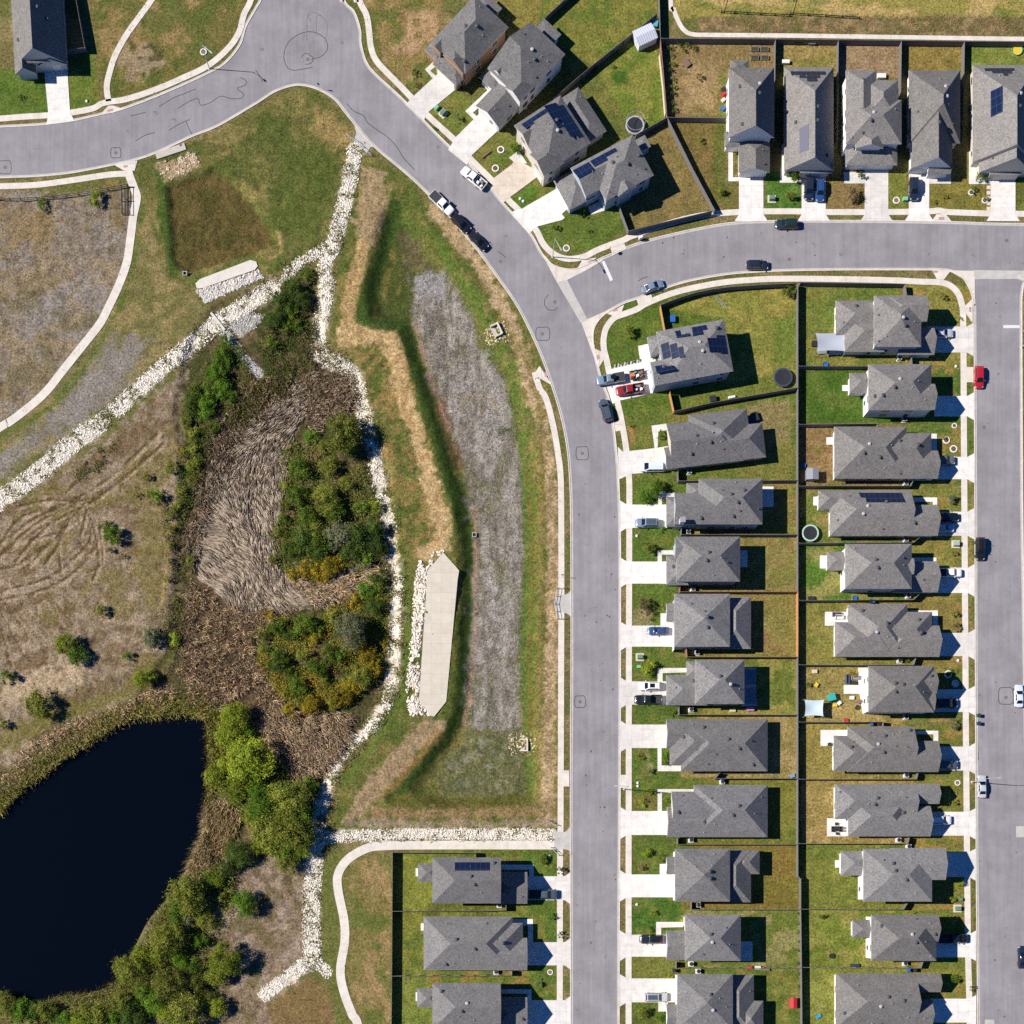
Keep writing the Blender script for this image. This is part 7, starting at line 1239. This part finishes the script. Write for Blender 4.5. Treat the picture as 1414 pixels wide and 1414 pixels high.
for x, y, r in ((454, 783, 13), (468, 777, 10), (421, 786, 11), (406, 792, 9), (438, 790, 10), (446, 798, 8)): tree('yellow', x, y, r, 'yellow bush along the lower rim of the upper thicket', 'bush', 'yellow bushes of the upper rim', 'bush')
for x, y, r, sp in ((421, 862, 15, 'green'), (383, 866, 12, 'green'), (400, 875, 10, 'green'), (383, 915, 14, 'green'), (411, 948, 13, 'green'), (438, 922, 14, 'green'), (454, 902, 12, 'green'), (420, 905, 11, 'olive'), (400, 930, 10, 'green'), (468, 905, 11, 'green'), (516, 838, 13, 'deep'), (523, 797, 11, 'green'), (505, 815, 10, 'bright'), (520, 815, 10, 'green'), (450, 940, 9, 'olive'), (365, 878, 9, 'green'), (440, 870, 10, 'green')): tree(sp, x, y, r, 'green bush of the lower thicket north of dead brush', 'bush', 'green bushes of the lower thicket', 'bush')
for x, y, r in ((363, 897, 9), (498, 933, 16), (470, 963, 14), (429, 973, 13), (457, 968, 11), (401, 983, 10), (516, 920, 12), (437, 879, 8), (488, 828, 9), (457, 854, 11), (505, 912, 12), (485, 950, 12), (412, 968, 10), (512, 900, 9), (372, 850, 8), (392, 958, 8)): tree('yellow' if (x + y) % 3 else 'olive', x, y, r, 'yellow-green bush on the fringe of the lower thicket', 'bush', 'yellow bushes of the lower fringe', 'bush')
# ---- garden trees: small ones, each with the shadow it throws
YT = [('deep', 29, 133, 4.5, 'small dark shrub in lawn of top-left house'), ('deep', 573.5, 100, 5, 'upper of two dark round shrubs before tan brick house'), ('deep', 575.5, 117, 4.5, 'lower of two dark round shrubs before tan brick house'), ('bright', 600, 177, 4, 'small shrub on verge below tan brick driveway'), ('grey', 631, 164, 6, 'pale thin tree in lawn of gabled-garage house'), ('bright', 712, 204, 7, 'leafy bush against the tan-driveway house front'), ('bright', 745.5, 247, 3.5, 'small bush at the garage corner of tan-driveway house'), ('green', 767, 315, 5.5, 'left sapling in lawn of junction-corner house'), ('green', 813, 318, 4.5, 'right sapling in lawn of junction-corner house'), ('deep', 806, 294, 6, 'dark bushes along the junction-corner house side'), ('olive', 995, 263, 7, 'olive shrub left of vegetable-bed house driveway'), ('olive', 964, 105, 5.5, 'small tree in dark tub ring, bare garden'), ('olive', 965, 193, 6, 'small tree in the brown side yard of vegetable-bed house'), ('olive', 1092, 272, 7, 'pale shrub left of two navy cars'), ('green', 1097, 240, 9, 'round shrub bed at two-navy-cars house porch'), ('tan', 1177, 269, 9, 'bare brownish tree before brown-striped-yard house'), ('green', 1190, 244, 5.5, 'green shrub at the complex-roofed house porch'), ('olive', 1305, 270, 4.5, 'thin sapling, left of two before golden-lawn house'), ('olive', 1290, 279, 4, 'thin sapling, lower of two before golden-lawn house'), ('bright', 1344, 263, 5, 'young tree in upper planter ring by stepping stones'), ('bright', 1363, 274, 4.5, 'young tree in lower planter ring by stepping stones'), ('green', 1353, 245, 7, 'round dark shrub, left of pair at blue-solar-block house'), ('green', 1364, 246, 6, 'round dark shrub, right of pair at blue-solar-block house'),
      ('olive', 868, 456, 8, 'pale sapling in the corner house front lawn'), ('olive', 872, 589, 3.5, 'small flower bush in lawn of white-van house'), ('bright', 912, 601, 6, 'leafy yellow-green hedge before white-van house'), ('bright', 905, 674, 11, 'leafy tree, larger of two in front yard'), ('bright', 889, 687, 8, 'leafy tree, smaller of two in front yard'), ('tan', 917, 690, 4, 'orange shrub at porch of blue-grey-car house'), ('olive', 893, 757, 9, 'olive tree before compact hipped house'), ('bright', 914, 731, 4.5, 'round bush at garage corner below blue-grey car'), ('tan', 891, 838, 9, 'bare brown tree before small-blue-car house'), ('deep', 900, 856, 4, 'small dark shrub below bare brown tree'), ('olive', 917, 838, 6, 'shrub at porch of small-blue-car house'), ('willow', 896, 923, 9, 'yellow-green tree before shade-sails house'), ('bright', 929, 985, 4.5, 'round bush below black pickup'), ('willow', 883, 1044, 5.5, 'yellow sapling before diagonal-valley house'), ('bright', 919, 1042, 6, 'bright bush bed beside diagonal-valley garage'), ('bright', 919, 1052, 5, 'lower bright bush beside diagonal-valley garage'), ('grey', 898, 1064, 5, 'grey thin tree by diagonal-valley walk'), ('willow', 894, 1093, 6, 'yellow tree, upper of two beside the lamp'), ('willow', 888, 1108, 6, 'yellow tree, lower of two beside the lamp'), ('olive', 919, 1106, 5, 'pale shrubs in walled bed at two-yellow-trees house'), ('willow', 893, 1178, 6.5, 'yellow-green tree, upper of two before stepped-wing house'), ('tan', 885, 1197, 6, 'tan tree, lower of two before stepped-wing house'), ('olive', 914, 1186, 6, 'shrubs by the porch of stepped-wing house'), ('olive', 902, 1262, 5, 'thin sapling before black-car house'), ('green', 899, 1283, 4, 'small dark shrub beside black-car walk'), ('willow', 926, 1347, 4, 'yellow flowering bush at red-box house corner'), ('olive', 887, 1397, 8, 'olive tree before red-box house'), ('bright', 913, 1405, 7, 'bright bush by red-box house porch'),
      ('olive', 1301, 410, 6, 'pale sapling on the street corner lawn'), ('olive', 1326, 439, 4, 'small tree by pavement above corner driveway'), ('bright', 1305, 606, 4, 'plant in farther planter ring'), ('grey', 1313, 689, 7, 'thin tree before top-slope-solar house'), ('olive', 1316, 764, 5, 'small tree below the pale transformer'), ('olive', 1318, 849, 6, 'small tree before square-patio house'), ('tan', 1320, 865, 6, 'pale bare tree lower before square-patio house'), ('bright', 1312, 928, 4.5, 'plant in thin ring before cluttered-patio house'), ('grey', 1316, 1000, 7, 'faint thin tree before bare-patio house'), ('olive', 1318, 1108, 5, 'small tree in shade beside patio-table house'), ('willow', 1326, 1221, 6, 'yellow bush, upper of two by shaded front lawn'), ('willow', 1314, 1242, 5.5, 'yellow bush, lower of two by shaded front lawn'), ('olive', 1315, 1270, 6, 'tree in shade above black pickup'), ('willow', 1327, 1280, 4.5, 'yellow sapling right of shaded tree'), ('bright', 1318, 1352, 7, 'leafy sapling at bottom right lawn'), ('grey', 1343, 1366, 5, 'thin street tree near the bottom right'), ('olive', 749, 1185, 7, 'sapling at the walkway corner lawn'), ('bright', 762, 1266, 6, 'sapling before pale-eaves house'), ('grey', 742, 1357, 6, 'pale bare sapling before bottom walkway house'), ('deep', 775, 1203, 6, 'dark street tree over pavement, upper'), ('deep', 776, 1291, 5.5, 'dark street tree over pavement, lower'), ('green', 847, 92, 4, 'small garden tree right of long diagonal fence'), ('green', 823, 96, 4.5, 'small garden tree by the long diagonal fence'), ('deep', 1088, 403, 8, 'dark palm-like bush in corner garden by back fence'), ('olive', 896, 205, 5, 'shrub behind junction-corner house'), ('bright', 1115, 946, 5, 'bright plant by back fence in cluttered yard'), ('yellow', 1178, 931, 5, 'yellow-green plant above patio sofas'), ('green', 1136, 1266, 5, 'small dead-looking plant on lawn behind stone-edged-porch house'), ('bright', 1253, 911, 4.5, 'green plants in side yard of square-patio house')]
for sp, x, y, r, l in YT: tree(sp, x, y, r * 1.08, l, 'shrub' if r < 5 else 'garden tree', 'small trees and shrubs of the gardens', 'garden_tree' if r >= 5 else 'shrub', hs=1.2 if r >= 5 else .8)
for i, y in enumerate((64, 76, 88, 99, 110, 121, 131, 142, 152)): tree(('deep', 'grey', 'green')[i % 3], 925 + (i % 3) + i * .55, y, (5.5, 4.5, 5)[i % 3], 'garden shrub in the shaded row along the red-brown fence', 'shrub', 'shrubs along the red-brown fence', 'shrub')
for x, y in ((938, 62), (949, 62), (958, 67), (944, 70)): tree('green', x, y, 5, 'garden shrub clustered in top corner under the field fence', 'shrub', 'shrubs in the top corner', 'shrub')
for y in (212.5, 219, 227.5, 234): tree('yellow', 1015.5, y, 2.4, 'yellow flower cushion along front walk of vegetable-bed house', 'flowers', 'yellow flower cushions', 'flower_cushion', hs=.5)
for y in (1262, 1275, 1287, 1300, 1312, 1330, 1345, 1362): tree('bright', 1102, y, 3.2, 'green vine plant along the lower back fence', 'shrub', 'vine plants along the lower back fence', 'shrub', hs=1.4)
for i in range(4): tree('green', 851 + i * 8, 504 - i * 1.6, 2.4, 'small clipped shrub beside the white stepping strips', 'shrub', 'clipped shrubs by stepping strips', 'shrub', hs=.8)

# ---- scattered stuff: stones, reeds, undergrowth, each one object
def sample(n, poly=None, line=None, w=0, soft=3, dens=None, r=rng):
    P = np.array(poly if poly is not None else line, float); pad = w if line is not None else soft; lo = P.min(0) - pad; hi = P.max(0) + pad; out = []
    got = 0; it = 0
    while got < n and it < 40:
        it += 1; q = r.uniform(lo, hi, (n * 3, 2)); d = (w / 2 - seg_dist(q[:, 0], q[:, 1], line)) if line is not None else sdf(q[:, 0], q[:, 1], poly)
        keep = r.random(len(q)) < sstep(d / (2 * soft) + .5)
        if dens is not None: keep &= r.random(len(q)) < dens(q[:, 0], q[:, 1])
        out.append(q[keep]); got += keep.sum()
    return np.concatenate(out)[:n]
def wxy(q, z): return np.stack([(q[:, 0] - 707) * S, (707 - q[:, 1]) * S, z], 1)
ICO = None
def stones(name, q, size, cols, label=None):
    global ICO
    if ICO is None:
        bmx = bmesh.new(); bmesh.ops.create_icosphere(bmx, subdivisions=1, radius=1); bmx.verts.ensure_lookup_table(); ICO = (np.array([v.co[:] for v in bmx.verts]), np.array([[v.index for v in f.verts] for f in bmx.faces])); bmx.free()
    V0, F0 = ICO; n = len(q); base = wxy(q, gz(q[:, 0], q[:, 1])); k = 12; bank = V0[None] * (1 + rng.normal(size=(k, len(V0), 1)) * .22); A_ = rng.uniform(0, 6.28, n); sc = size[:, None] * rng.uniform(.65, 1.25, (n, 3)); sc[:, 2] *= .32
    v = bank[rng.integers(0, k, n)] * sc[:, None]; c, s = np.cos(A_)[:, None], np.sin(A_)[:, None]; x = v[:, :, 0] * c - v[:, :, 1] * s; y = v[:, :, 0] * s + v[:, :, 1] * c
    V = np.stack([x, y, v[:, :, 2]], 2) + base[:, None]; V[:, :, 2] += size[:, None] * .15; F = (F0[None] + (np.arange(n) * len(V0))[:, None, None]).reshape(-1, 3)
    o = mesh_obj(name, np_mesh(name, V.reshape(-1, 3), F, [STONE], np.repeat(cols, len(V0), 0))); o['kind'] = 'stuff'; return o
patch = lambda th, sc, sd: (lambda x, y: np.clip((vnoise(x, y, sc, sd) - th) * 9, .03, 1))
RIP = []
def strip(n, line, w, soft=4, dens=None): RIP.append(sample(int(n * 1.05), line=cr(line, 4), w=w, soft=soft, dens=dens))
strip(2300, [(491, 206), (485, 240), (476, 280), (467, 312), (462, 335)], 19, 3); strip(900, [(462, 335), (452, 358), (446, 372)], 17, 4, patch(.38, 14, 5)); strip(2300, [(450, 358), (452, 385), (447, 420), (441, 450), (440, 475), (447, 496)], 18, 4, patch(.25, 10, 6)); strip(1700, [(445, 492), (465, 502), (485, 512), (494, 535), (499, 560), (505, 590)], 18, 4, patch(.3, 10, 7))
strip(2600, [(505, 588), (514, 620), (522, 660), (532, 700), (540, 745), (545, 790), (546, 830), (545, 870)], 15, 6, patch(.50, 15, 8)); strip(1900, [(545, 865), (541, 900), (541, 945), (527, 985), (505, 1010)], 14, 5, patch(.42, 12, 9)); strip(1600, [(508, 1005), (480, 1032), (462, 1058), (450, 1085), (445, 1110)], 14, 5, patch(.38, 12, 10)); strip(1000, [(445, 1105), (440, 1130), (436, 1160)], 18, 4)
strip(1200, [(462, 335), (440, 347), (415, 362), (395, 378), (372, 397)], 12, 4, patch(.42, 12, 11)); strip(2400, [(375, 397), (345, 415), (318, 432), (296, 446)], 20, 4, patch(.25, 12, 12)); strip(5200, [(300, 444), (280, 462), (240, 495), (200, 530), (165, 562)], 19, 4, patch(.25, 12, 13)); strip(6200, [(135, 588), (100, 612), (50, 655), (0, 692), (-60, 740)], 23, 4, patch(.22, 12, 14)); strip(1000, [(165, 562), (150, 574), (135, 588)], 18, 5, patch(.4, 12, 15))
strip(4600, [(436, 1158), (500, 1154), (600, 1152), (764, 1152.5)], 14.5, 2.5, patch(.18, 10, 16)); strip(3800, [(436, 1155), (433, 1200), (430, 1250), (431, 1300), (432, 1330)], 21, 4, patch(.25, 12, 17)); strip(1500, [(430, 1325), (400, 1348), (366, 1373)], 17, 3, patch(.22, 12, 18)); strip(500, [(432, 1322), (452, 1342)], 14, 3)
q = np.concatenate(RIP); n = len(q); sz = rng.uniform(.07, .17, n) * np.where(rng.random(n) < .08, 1.7, 1); stones('white_riprap', q, sz, jit((234, 226, 210), n, .13, rng))
q = sample(1700, poly=[(582, 766), (612, 762), (590, 790), (579, 900), (578, 965), (600, 988), (566, 986), (562, 950), (570, 870), (574, 800)], soft=3, dens=patch(.3, 12, 20)); stones('spillway_riprap', q, rng.uniform(.14, .32, len(q)), jit((226, 214, 196), len(q), .18, rng))
q = sample(1500, poly=[(272, 402), (356, 374), (364, 383), (284, 418)], soft=2); stones('grey_riprap', q, rng.uniform(.14, .27, len(q)), jit((204, 198, 188), len(q), .16, rng))
q = np.concatenate([sample(520, poly=[(217, 226), (268, 210), (276, 230), (226, 250)], soft=3, dens=patch(.42, 10, 22)), sample(130, poly=[(668, 450), (700, 448), (702, 470), (676, 474)], soft=4), sample(130, poly=[(702, 1012), (738, 1014), (738, 1040), (706, 1040)], soft=4)]); stones('tan_riprap', q, rng.uniform(.10, .24, len(q)), jit((200, 180, 150), len(q), .2, rng))
q = np.concatenate([sample(1500, poly=FLOOR, soft=4, dens=patch(.5, 30, 25)), sample(60, poly=FLOOR, soft=4)]); stones('basin_pebbles', q, rng.uniform(.04, .10, len(q)), jit((190, 182, 172), len(q), .2, rng))
q = np.concatenate([sample(900, line=[(304, 450), (322, 474), (338, 494), (357, 515)], w=11), sample(500, poly=[(312, 446), (345, 428), (366, 434), (350, 452), (330, 464)], soft=3)]); stones('grey_rubble', q, rng.uniform(.07, .16, len(q)), jit((200, 198, 194), len(q), .15, rng))
# weeds in the channels
def tufts(q, ls, hgt, cols, spread=.35):
    n = len(q); b = wxy(q, gz(q[:, 0], q[:, 1]) + rng.uniform(.02, 1, n) * hgt); return quads(b, unit(rng.normal(size=(n, 3)) * .6 + np.array([0, 0, .8])), ls * rng.uniform(.6, 1.4, n), cols)
def stuff(name, parts, mat=None):
    o = 0; VV_, FF_, CC_ = [], [], []
    for V, F, C_ in parts: VV_.append(V); FF_.append(F + o); CC_.append(C_); o += len(V)
    ob = mesh_obj(name, np_mesh(name, np.concatenate(VV_), np.concatenate(FF_), [mat or LEAF], np.concatenate(CC_))); ob['kind'] = 'stuff'; return ob
RL = [cr(l, 4) for l in ([(491, 206), (476, 280), (455, 350), (447, 420), (440, 475), (485, 512), (505, 590)], [(505, 588), (522, 660), (540, 745), (546, 830), (541, 945), (505, 1010), (462, 1058), (440, 1130)], [(462, 335), (395, 378), (318, 432), (240, 495), (150, 574), (50, 655), (-40, 725)], [(436, 1155), (600, 1152), (764, 1152)], [(433, 1160), (430, 1250), (431, 1330)])]
pa = []
for l, n, w_ in zip(RL, (2200, 6500, 3800, 900, 1300), (24, 30, 27, 20, 26)):
    q = sample(n, line=l, w=w_, soft=4, dens=patch(.5, 10, 40 + n)); pa.append(tufts(q, .16, .32, jit((126, 126, 66), len(q), .25, rng)))
stuff('channel_weeds', pa)
# undergrowth: leaf clumps that fill the hollow between the bushes
pa = []
def under(n, poly, col, ls=.15, h=1.1, dn=None, v=.22, soft=5): 
    q = sample(n, poly=poly, soft=soft, dens=dn); pa.append(tufts(q, ls, h, jit(col, len(q), v, rng)))
TH1 = [(386, 620), (410, 600), (445, 610), (470, 640), (500, 640), (520, 690), (530, 760), (500, 785), (420, 800), (378, 785), (372, 740), (392, 690)]
TH2 = [(350, 870), (380, 850), (440, 852), (500, 800), (535, 790), (538, 880), (530, 930), (480, 975), (430, 985), (385, 960), (350, 910)]
TH3 = [(262, 545), (300, 470), (335, 478), (350, 520), (300, 570), (285, 640), (262, 700), (246, 740), (244, 650)]
TH4 = [(355, 470), (372, 440), (400, 385), (440, 378), (438, 470), (448, 500), (410, 520), (372, 535), (356, 490)]
for poly, n, c1, c2 in ((TH1, 17000, (112, 126, 46), (146, 132, 76)), (TH2, 17000, (112, 128, 42), (168, 142, 52)), (TH3, 9000, (88, 112, 38), (116, 108, 58)), (TH4, 9000, (78, 92, 36), (120, 104, 68))):
    under(int(n * .6), poly, c1, dn=patch(.38, 16, n)); under(int(n * .4), poly, c2, dn=patch(.5, 12, n + 3))
under(9000, [(225, 1250), (258, 1215), (300, 1190), (325, 1195), (325, 1250), (290, 1290), (262, 1330), (235, 1400), (140, 1420), (165, 1345), (205, 1290)], (128, 136, 48), .16, 1.6, patch(.34, 16, 86)); under(5200, [(285, 990), (330, 970), (370, 1040), (430, 1080), (420, 1180), (380, 1200), (330, 1120), (290, 1090)], (140, 150, 52), .16, 1.4, patch(.36, 14, 87)); under(4200, TH2, (170, 142, 40), dn=patch(.54, 14, 77)); under(2200, [(445, 470), (490, 515), (500, 560), (470, 580), (420, 540), (400, 500)], (120, 104, 76), .16, 1.0, patch(.4, 8, 78), .3); under(1200, [(205, 850), (250, 830), (262, 900), (250, 930), (205, 930)], (112, 116, 60), dn=patch(.45, 12, 79)); under(1600, [(120, 625), (160, 610), (150, 640), (110, 665), (100, 650)], (118, 112, 66), .13, .5, patch(.5, 9, 80))
under(4200, [(225, 700), (258, 690), (262, 780), (262, 880), (235, 900), (228, 800)], (104, 98, 62), .14, .7, patch(.45, 8, 81), .3); under(5200, [(210, 1260), (290, 1190), (330, 1200), (310, 1290), (300, 1420), (160, 1420), (180, 1340)], (100, 112, 50), .17, 1.2, patch(.4, 16, 82)); under(2600, [(-30, 1385), (60, 1375), (150, 1368), (180, 1350), (190, 1420), (-30, 1420)], (112, 122, 54), .16, 1.0, patch(.38, 14, 83)); under(3600, [(-30, 1080), (40, 1040), (110, 1000), (200, 965), (250, 960), (200, 985), (110, 1030), (40, 1080), (-30, 1140)], (112, 112, 56), .14, .7, patch(.44, 9, 84), .28)
stuff('undergrowth', pa)
BERM = cr([(546, 288), (520, 370), (503, 432), (520, 446), (558, 452), (578, 520), (604, 610), (632, 690), (648, 760), (646, 850), (640, 940), (634, 985), (604, 1030), (540, 1100)], 4); SLABP = [(576, 796), (592, 780), (612, 760), (636, 788), (620, 970), (600, 992), (576, 968)]
# rank weeds and dry tufts in the rough ground
pa = []
for poly, n, c in ((MEA, 6500, (150, 138, 118)), (MEA, 2200, (112, 106, 66)), (SWM, 6500, (172, 150, 112)), (SWM, 2500, (104, 88, 58)), (SBK, 3000, (160, 144, 120)), (STR, 2600, (150, 142, 116)), (TM, 2200, (190, 160, 116)), (FLOOR, 3200, (176, 170, 166)), (FLOOR, 1800, (98, 96, 62)), (LAWN, 2600, (140, 134, 72)), (MID, 5200, (164, 146, 92)), (WLK, 1200, (168, 142, 96)), ([(100, -20), (345, -20), (335, 40), (240, 128), (140, 150)], 1800, (164, 140, 96)), (rect(965, 22, 1420, 48), 2600, (160, 134, 92))):
    q = sample(n, poly=poly, soft=6, dens=patch(.47, 14, n)); q = q[(seg_dist(q[:, 0], q[:, 1], BERM) > 20) & ~inside(q[:, 0], q[:, 1], SLABP)]; pa.append(tufts(q, .11, .16, jit(c, len(q), .2, rng)))
stuff('rough_tufts', pa)
# matted dry reeds: long blades lying in swirls
def blades(q, ang, length, lift, wid, cols, z0=.15):
    n = len(q); L_ = length * rng.uniform(.6, 1.3, n); a = ang; b = wxy(q, gz(q[:, 0], q[:, 1]) + z0 + rng.uniform(0, .25, n)); d = np.stack([np.cos(a), np.sin(a), lift], 1); d = unit(d); s = np.stack([-np.sin(a), np.cos(a), rng.normal(size=n) * .25], 1) * wid
    mid = b + d * (L_ * .55)[:, None]; mid[:, 2] += .06; tip = b + d * L_[:, None]; tip[:, 2] -= .05 * L_
    V = np.stack([b - s, b + s, mid + s * .8, tip], 1).reshape(-1, 3); return V, np.arange(4 * n).reshape(n, 4), np.repeat(cols, 4, 0)
MAT_ = [(408, 530), (428, 540), (432, 556), (405, 590), (398, 620), (392, 660), (384, 700), (378, 750), (380, 785), (400, 800), (428, 812), (440, 828), (400, 836), (345, 836), (310, 825), (275, 795), (268, 765), (275, 720), (290, 670), (298, 630), (310, 600), (345, 585), (375, 560), (385, 540)]
CTL = np.array([(415, 545, -140), (380, 580, -130), (340, 600, -150), (320, 640, -125), (360, 640, -100), (395, 610, -110), (380, 690, -95), (300, 700, -50), (330, 720, -60), (348, 700, -85), (290, 745, -15), (320, 760, -25), (358, 740, -95), (370, 780, -80), (340, 790, -75), (300, 790, -35), (320, 815, -60), (345, 830, -92), (380, 815, -45), (420, 820, -25), (280, 770, -20)], float)
def flow(x, y):
    w_ = 1 / (((x[:, None] - CTL[:, 0]) ** 2 + (y[:, None] - CTL[:, 1]) ** 2) + 60) ** 1.6; a = np.radians(CTL[:, 2]); return np.arctan2((w_ * np.sin(a)).sum(1), (w_ * np.cos(a)).sum(1)) + (vnoise(x, y, 26, 61) - .5) * 1.5
q = sample(24000, poly=MAT_, soft=5); n = len(q); tone = vnoise(q[:, 0], q[:, 1], 16, 62)[:, None]
cc = jit((194, 178, 158), n, .2, rng) * (.85 + .45 * tone); pa = [blades(q, flow(q[:, 0], q[:, 1]) + rng.normal(size=n) * .13, 2.2, rng.uniform(-.02, .08, n), .036, cc)]
q = sample(2600, poly=MAT_, soft=5); n = len(q); pa.append(blades(q, flow(q[:, 0], q[:, 1]) + rng.normal(size=n) * .2, 1.8, rng.uniform(.1, .35, n), .06, jit((104, 90, 74), n, .25, rng)))
stuff('matted_reeds', pa, REED)
# standing dead cattails: splayed clumps with dark gaps between
def clumps(poly, nc, k, length, cols, soft=6, dn=None, lift=(.35, 1.6), spread=3.0, wid=.05, lean=None):
    c = sample(nc, poly=poly, soft=soft, dens=dn); q = np.repeat(c, k, 0) + rng.normal(size=(len(c) * k, 2)) * spread; n = len(q); a = rng.uniform(0, 6.283, n) if lean is None else np.radians(lean) + rng.normal(size=n) * .7; return blades(q, a, length, rng.uniform(*lift, n), wid, jit(cols[0], n, .3, rng) if len(cols) == 1 else np.where(np.repeat(rng.random(len(c)) < .5, k)[:, None], jit(cols[0], n, .28, rng), jit(cols[1], n, .28, rng)), .02)
DEAD = [(262, 800), (300, 830), (345, 842), (420, 836), (380, 850), (352, 880), (355, 920), (390, 965), (380, 1010), (330, 985), (300, 975), (262, 970), (245, 920), (252, 860)]
pa = [clumps(DEAD, 620, 13, 1.5, ((204, 176, 138), (128, 108, 82)), dn=patch(.36, 9, 90)), clumps([(375, 965), (430, 990), (480, 985), (485, 1015), (450, 1060), (410, 1075), (370, 1030), (350, 1000)], 480, 13, 1.9, ((206, 180, 148), (144, 122, 96)), lean=-62), clumps([(400, 800), (450, 805), (520, 785), (530, 800), (470, 830), (430, 835)], 150, 12, 1.7, ((196, 172, 140), (150, 128, 100)), lean=-20), clumps([(300, 560), (330, 600), (300, 660), (285, 720), (265, 780), (250, 760), (270, 680), (285, 610)], 260, 11, 1.6, ((188, 166, 140), (122, 106, 84)), lean=-120), clumps([(318, 545), (350, 525), (405, 515), (400, 535), (365, 560), (335, 590), (312, 590)], 260, 12, 1.5, ((176, 154, 116), (112, 116, 56)), lean=-130), clumps([(425, 515), (470, 520), (488, 545), (470, 590), (430, 590), (415, 560)], 260, 12, 1.5, ((186, 162, 134), (132, 114, 90)))]
pa += [clumps([(280, 1110), (310, 1105), (330, 1130), (320, 1165), (275, 1215), (250, 1225), (262, 1190), (278, 1150)], 300, 12, 1.8, ((206, 178, 140), (156, 138, 84)), lean=-130), clumps([(150, 985), (200, 968), (260, 960), (300, 975), (300, 1000), (275, 990), (180, 1000), (100, 1040), (40, 1085), (0, 1125), (-20, 1110), (60, 1045), (110, 1010)], 640, 11, 1.5, ((182, 164, 96), (118, 124, 52)), spread=2.5), clumps([(60, 1012), (140, 985), (220, 950), (250, 955), (150, 1000), (70, 1045), (0, 1100), (-20, 1085)], 260, 10, 1.3, ((206, 178, 138),), spread=2.5), clumps([(280, 1000), (300, 990), (312, 1040), (290, 1110), (278, 1110)], 160, 10, 1.4, ((150, 136, 70), (110, 104, 48)), spread=2.5), clumps([(-20, 1378), (60, 1368), (140, 1358), (170, 1340), (215, 1270), (240, 1235), (262, 1250), (215, 1310), (180, 1380), (100, 1395), (-20, 1400)], 420, 10, 1.4, ((128, 128, 62), (160, 142, 92)), spread=2.5)]
stuff('standing_reeds', pa, REED)
# ================================================================ light and camera
w = bpy.data.worlds.new('World'); scene.world = w; w.use_nodes = True
nt = w.node_tree; bg = nt.nodes['Background']
sky = N(nt, 'ShaderNodeTexSky', sky_type='NISHITA'); sky.sun_disc = False
sky.sun_elevation = SUN_EL; sky.air_density = 1.0; sky.dust_density = 0.2; sky.ozone_density = 6.0
dx, dy = -math.cos(SUN_AZ), math.sin(SUN_AZ)              # towards the sun, in plan
sky.sun_rotation = math.atan2(dx, dy)
tint = N(nt, 'ShaderNodeVectorMath', operation='MULTIPLY'); tint.inputs[1].default_value = (0.20, 0.64, 1.16); nt.links.new(sky.outputs[0], tint.inputs[0]); nt.links.new(tint.outputs[0], bg.inputs['Color']); bg.inputs['Strength'].default_value = 0.05
l = bpy.data.lights.new('sun', 'SUN'); l.energy = 4.9; l.angle = R(0.53); l.color = (1.0, 0.93, 0.84)
so = link(bpy.data.objects.new('sun', l)); so.location = (-150, 20, 150)
so.rotation_euler = (-Vector((dx * math.cos(SUN_EL), dy * math.cos(SUN_EL), math.sin(SUN_EL)))).to_track_quat('-Z', 'Y').to_euler()
cam = bpy.data.cameras.new('aerial_camera'); co = link(bpy.data.objects.new('aerial_camera', cam))
co.location = ((NX - 707) * S, (707 - NY) * S, CH); co.rotation_euler = (0, 0, 0)
cam.sensor_width = 36; cam.sensor_fit = 'HORIZONTAL'; cam.lens = 36 * CH / (1414 * S)
cam.shift_x = (707 - NX) / 1414; cam.shift_y = (NY - 707) / 1414
cam.clip_start = 1.0; cam.clip_end = 60000
scene.camera = co
v = scene.view_settings; v.view_transform = 'Standard'; v.look = 'None'; v.exposure = 0.62; v.gamma = 1.0; v.use_curve_mapping = False
scene.render.resolution_x = scene.render.resolution_y = 1024
scene.cycles.max_bounces = 6; scene.cycles.diffuse_bounces = 2; scene.cycles.glossy_bounces = 2; scene.cycles.transmission_bounces = 3
scene.cycles.use_denoising = False; scene.cycles.sample_clamp_indirect = 2.0
